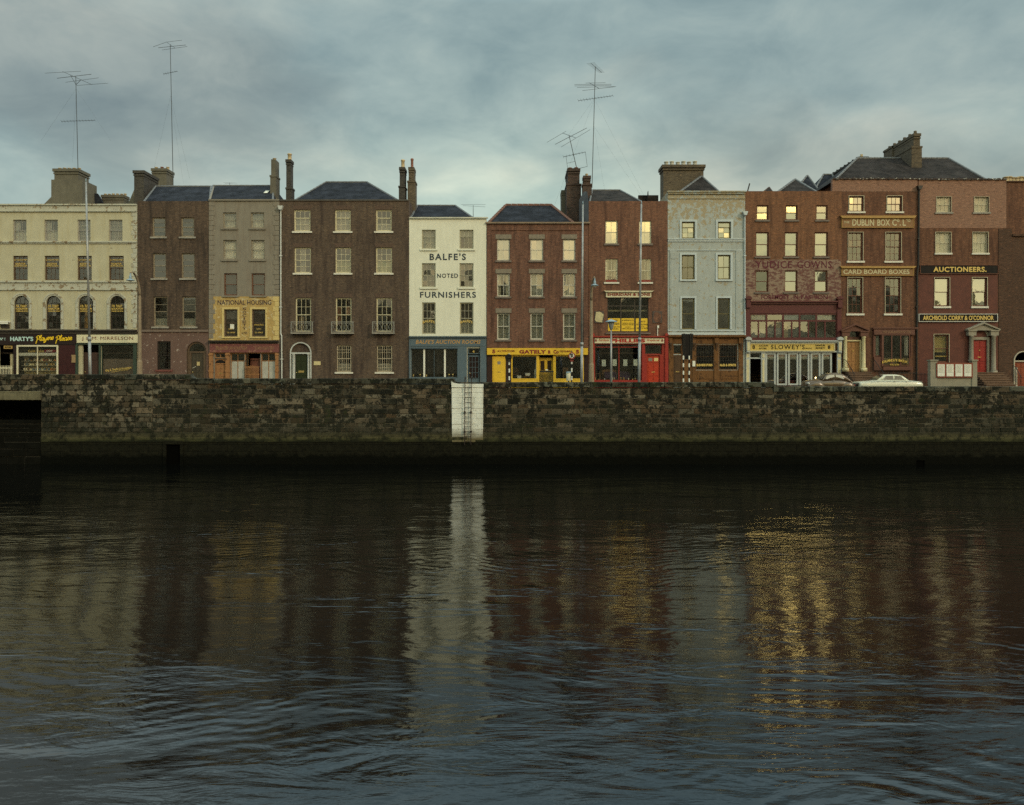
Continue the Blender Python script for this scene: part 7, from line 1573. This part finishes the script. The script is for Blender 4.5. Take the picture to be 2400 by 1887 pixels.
# paler towards the horizon, duller above; unseen overhead brightened for water and fronts
hz = w.ramp(dz, [(.0, c3(1.32, 1.32, 1.25)), (.20, c3(1.18, 1.17, 1.10)), (.32, c3(.93, .95, .96)), (.44, c3(.82, .88, .92)), (.485, c3(2.4, 2.7, 3.0)), (.8, c3(3.2, 3.4, 3.6)), (1.0, c3(3.1, 3.3, 3.5))])
ccol = w.mix(1.0, ccol, hz, 'MULTIPLY')
pk = w.noise(wmap((1.5, 1.5, 3), (0, R(-15), 0), (7, 3, 2)), 1.5, 4, .5)
ccol = w.mix(w.ramp(pk, [(.46, 0.0), (.62, .9)]), ccol, w.mix(1.0, ccol, c3(1.10, .98, .93), 'MULTIPLY'))
back = w.ramp(w.math('MULTIPLY', dy, -1.0), [(.0, 0.0), (.75, 1.0)])       # the clearer western half behind the viewpoint
def glow(az, el, su, sv):
    g_ = Vector((math.sin(R(az)) * math.cos(R(el)), -math.cos(R(az)) * math.cos(R(el)), math.sin(R(el)))); u_ = Vector((math.cos(R(az)), math.sin(R(az)), 0)); v_ = g_.cross(u_) if g_.cross(u_).z > 0 else u_.cross(g_)
    dot = lambda q_: w.math('ADD', w.math('ADD', w.math('MULTIPLY', dx, q_.x), w.math('MULTIPLY', dy, q_.y)), w.math('MULTIPLY', dz, q_.z))
    a_, b_ = dot(u_), dot(v_); x_ = w.math('ADD', w.math('MULTIPLY', w.math('MULTIPLY', a_, a_), -.5 / math.sin(R(su)) ** 2), w.math('MULTIPLY', w.math('MULTIPLY', b_, b_), -.5 / math.sin(R(sv)) ** 2))
    return w.math('MULTIPLY', w.math('EXPONENT', x_), w.math('GREATER_THAN', dot(g_), 0.0))
gold_spot = glow(19.4, 15.3, 2.5, 1.55); gold_spot2 = glow(8.5, 14.6, 2.2, 2.0)           # hot spots added to the unseen western sky for gold reflections
gl = w.math('MULTIPLY', glow(18, 8, 16, 10), .52)
fx, fz = w.math('MULTIPLY', dx, 3.6), w.math('MULTIPLY', w.math('SUBTRACT', dz, .20), 6.5)
fr = w.math('MULTIPLY', w.math('EXPONENT', w.math('MULTIPLY', w.math('ADD', w.math('MULTIPLY', fx, fx), w.math('MULTIPLY', fz, fz)), -1.0)), w.math('GREATER_THAN', dy, 0.0))
ccol = w.mix(w.math('MULTIPLY', fr, .9), ccol, w.mix(1.0, ccol, c3(1.46, 1.42, 1.30), 'MULTIPLY'))     # thin bright cloud over the middle roofs
ccol = w.mix(w.math('MULTIPLY', back, .8), ccol, w.mix(1.0, ccol, c3(1.60, 1.38, 1.02), 'MULTIPLY'))
ccol = w.mix(gl, ccol, w.mix(1.0, ccol, c3(4.2, 3.2, 1.75), 'MULTIPLY'))
ccol = w.mix(w.math('ADD', w.math('MULTIPLY', gold_spot, .9), w.math('MULTIPLY', gold_spot2, .33)), ccol, c3(15, 10.6, 3.0))
bg2 = w.n('Background'); w.l(ccol, bg2.inputs[0]); bg2.inputs[1].default_value = 1.0
mx = w.n('MixShader'); mx.inputs[0].default_value = .88; w.l(bg1.outputs[0], mx.inputs[1]); w.l(bg2.outputs[0], mx.inputs[2]); w.l(mx.outputs[0], out.inputs[0])
# ================================================================ camera
cam = bpy.data.cameras.new('camera'); co = bpy.data.objects.new('camera', cam); COL.objects.link(co); sc.camera = co
co.location = (0, -60, CZ); co.rotation_euler = (R(90), 0, 0); cam.sensor_width = 36; cam.lens = FOC / 2400 * 36; cam.shift_y = -(943.5 - HOR) / 2400; cam.clip_end = 3000
sc.view_settings.view_transform = 'Standard'; sc.view_settings.look = 'None'; sc.view_settings.exposure = .22; sc.view_settings.gamma = 1
sc.render.engine = 'CYCLES'; sc.cycles.max_bounces = 6; sc.cycles.transparent_max_bounces = 12; sc.cycles.use_denoising = False
try: sc.cycles.sample_clamp_indirect = 4
except Exception: pass
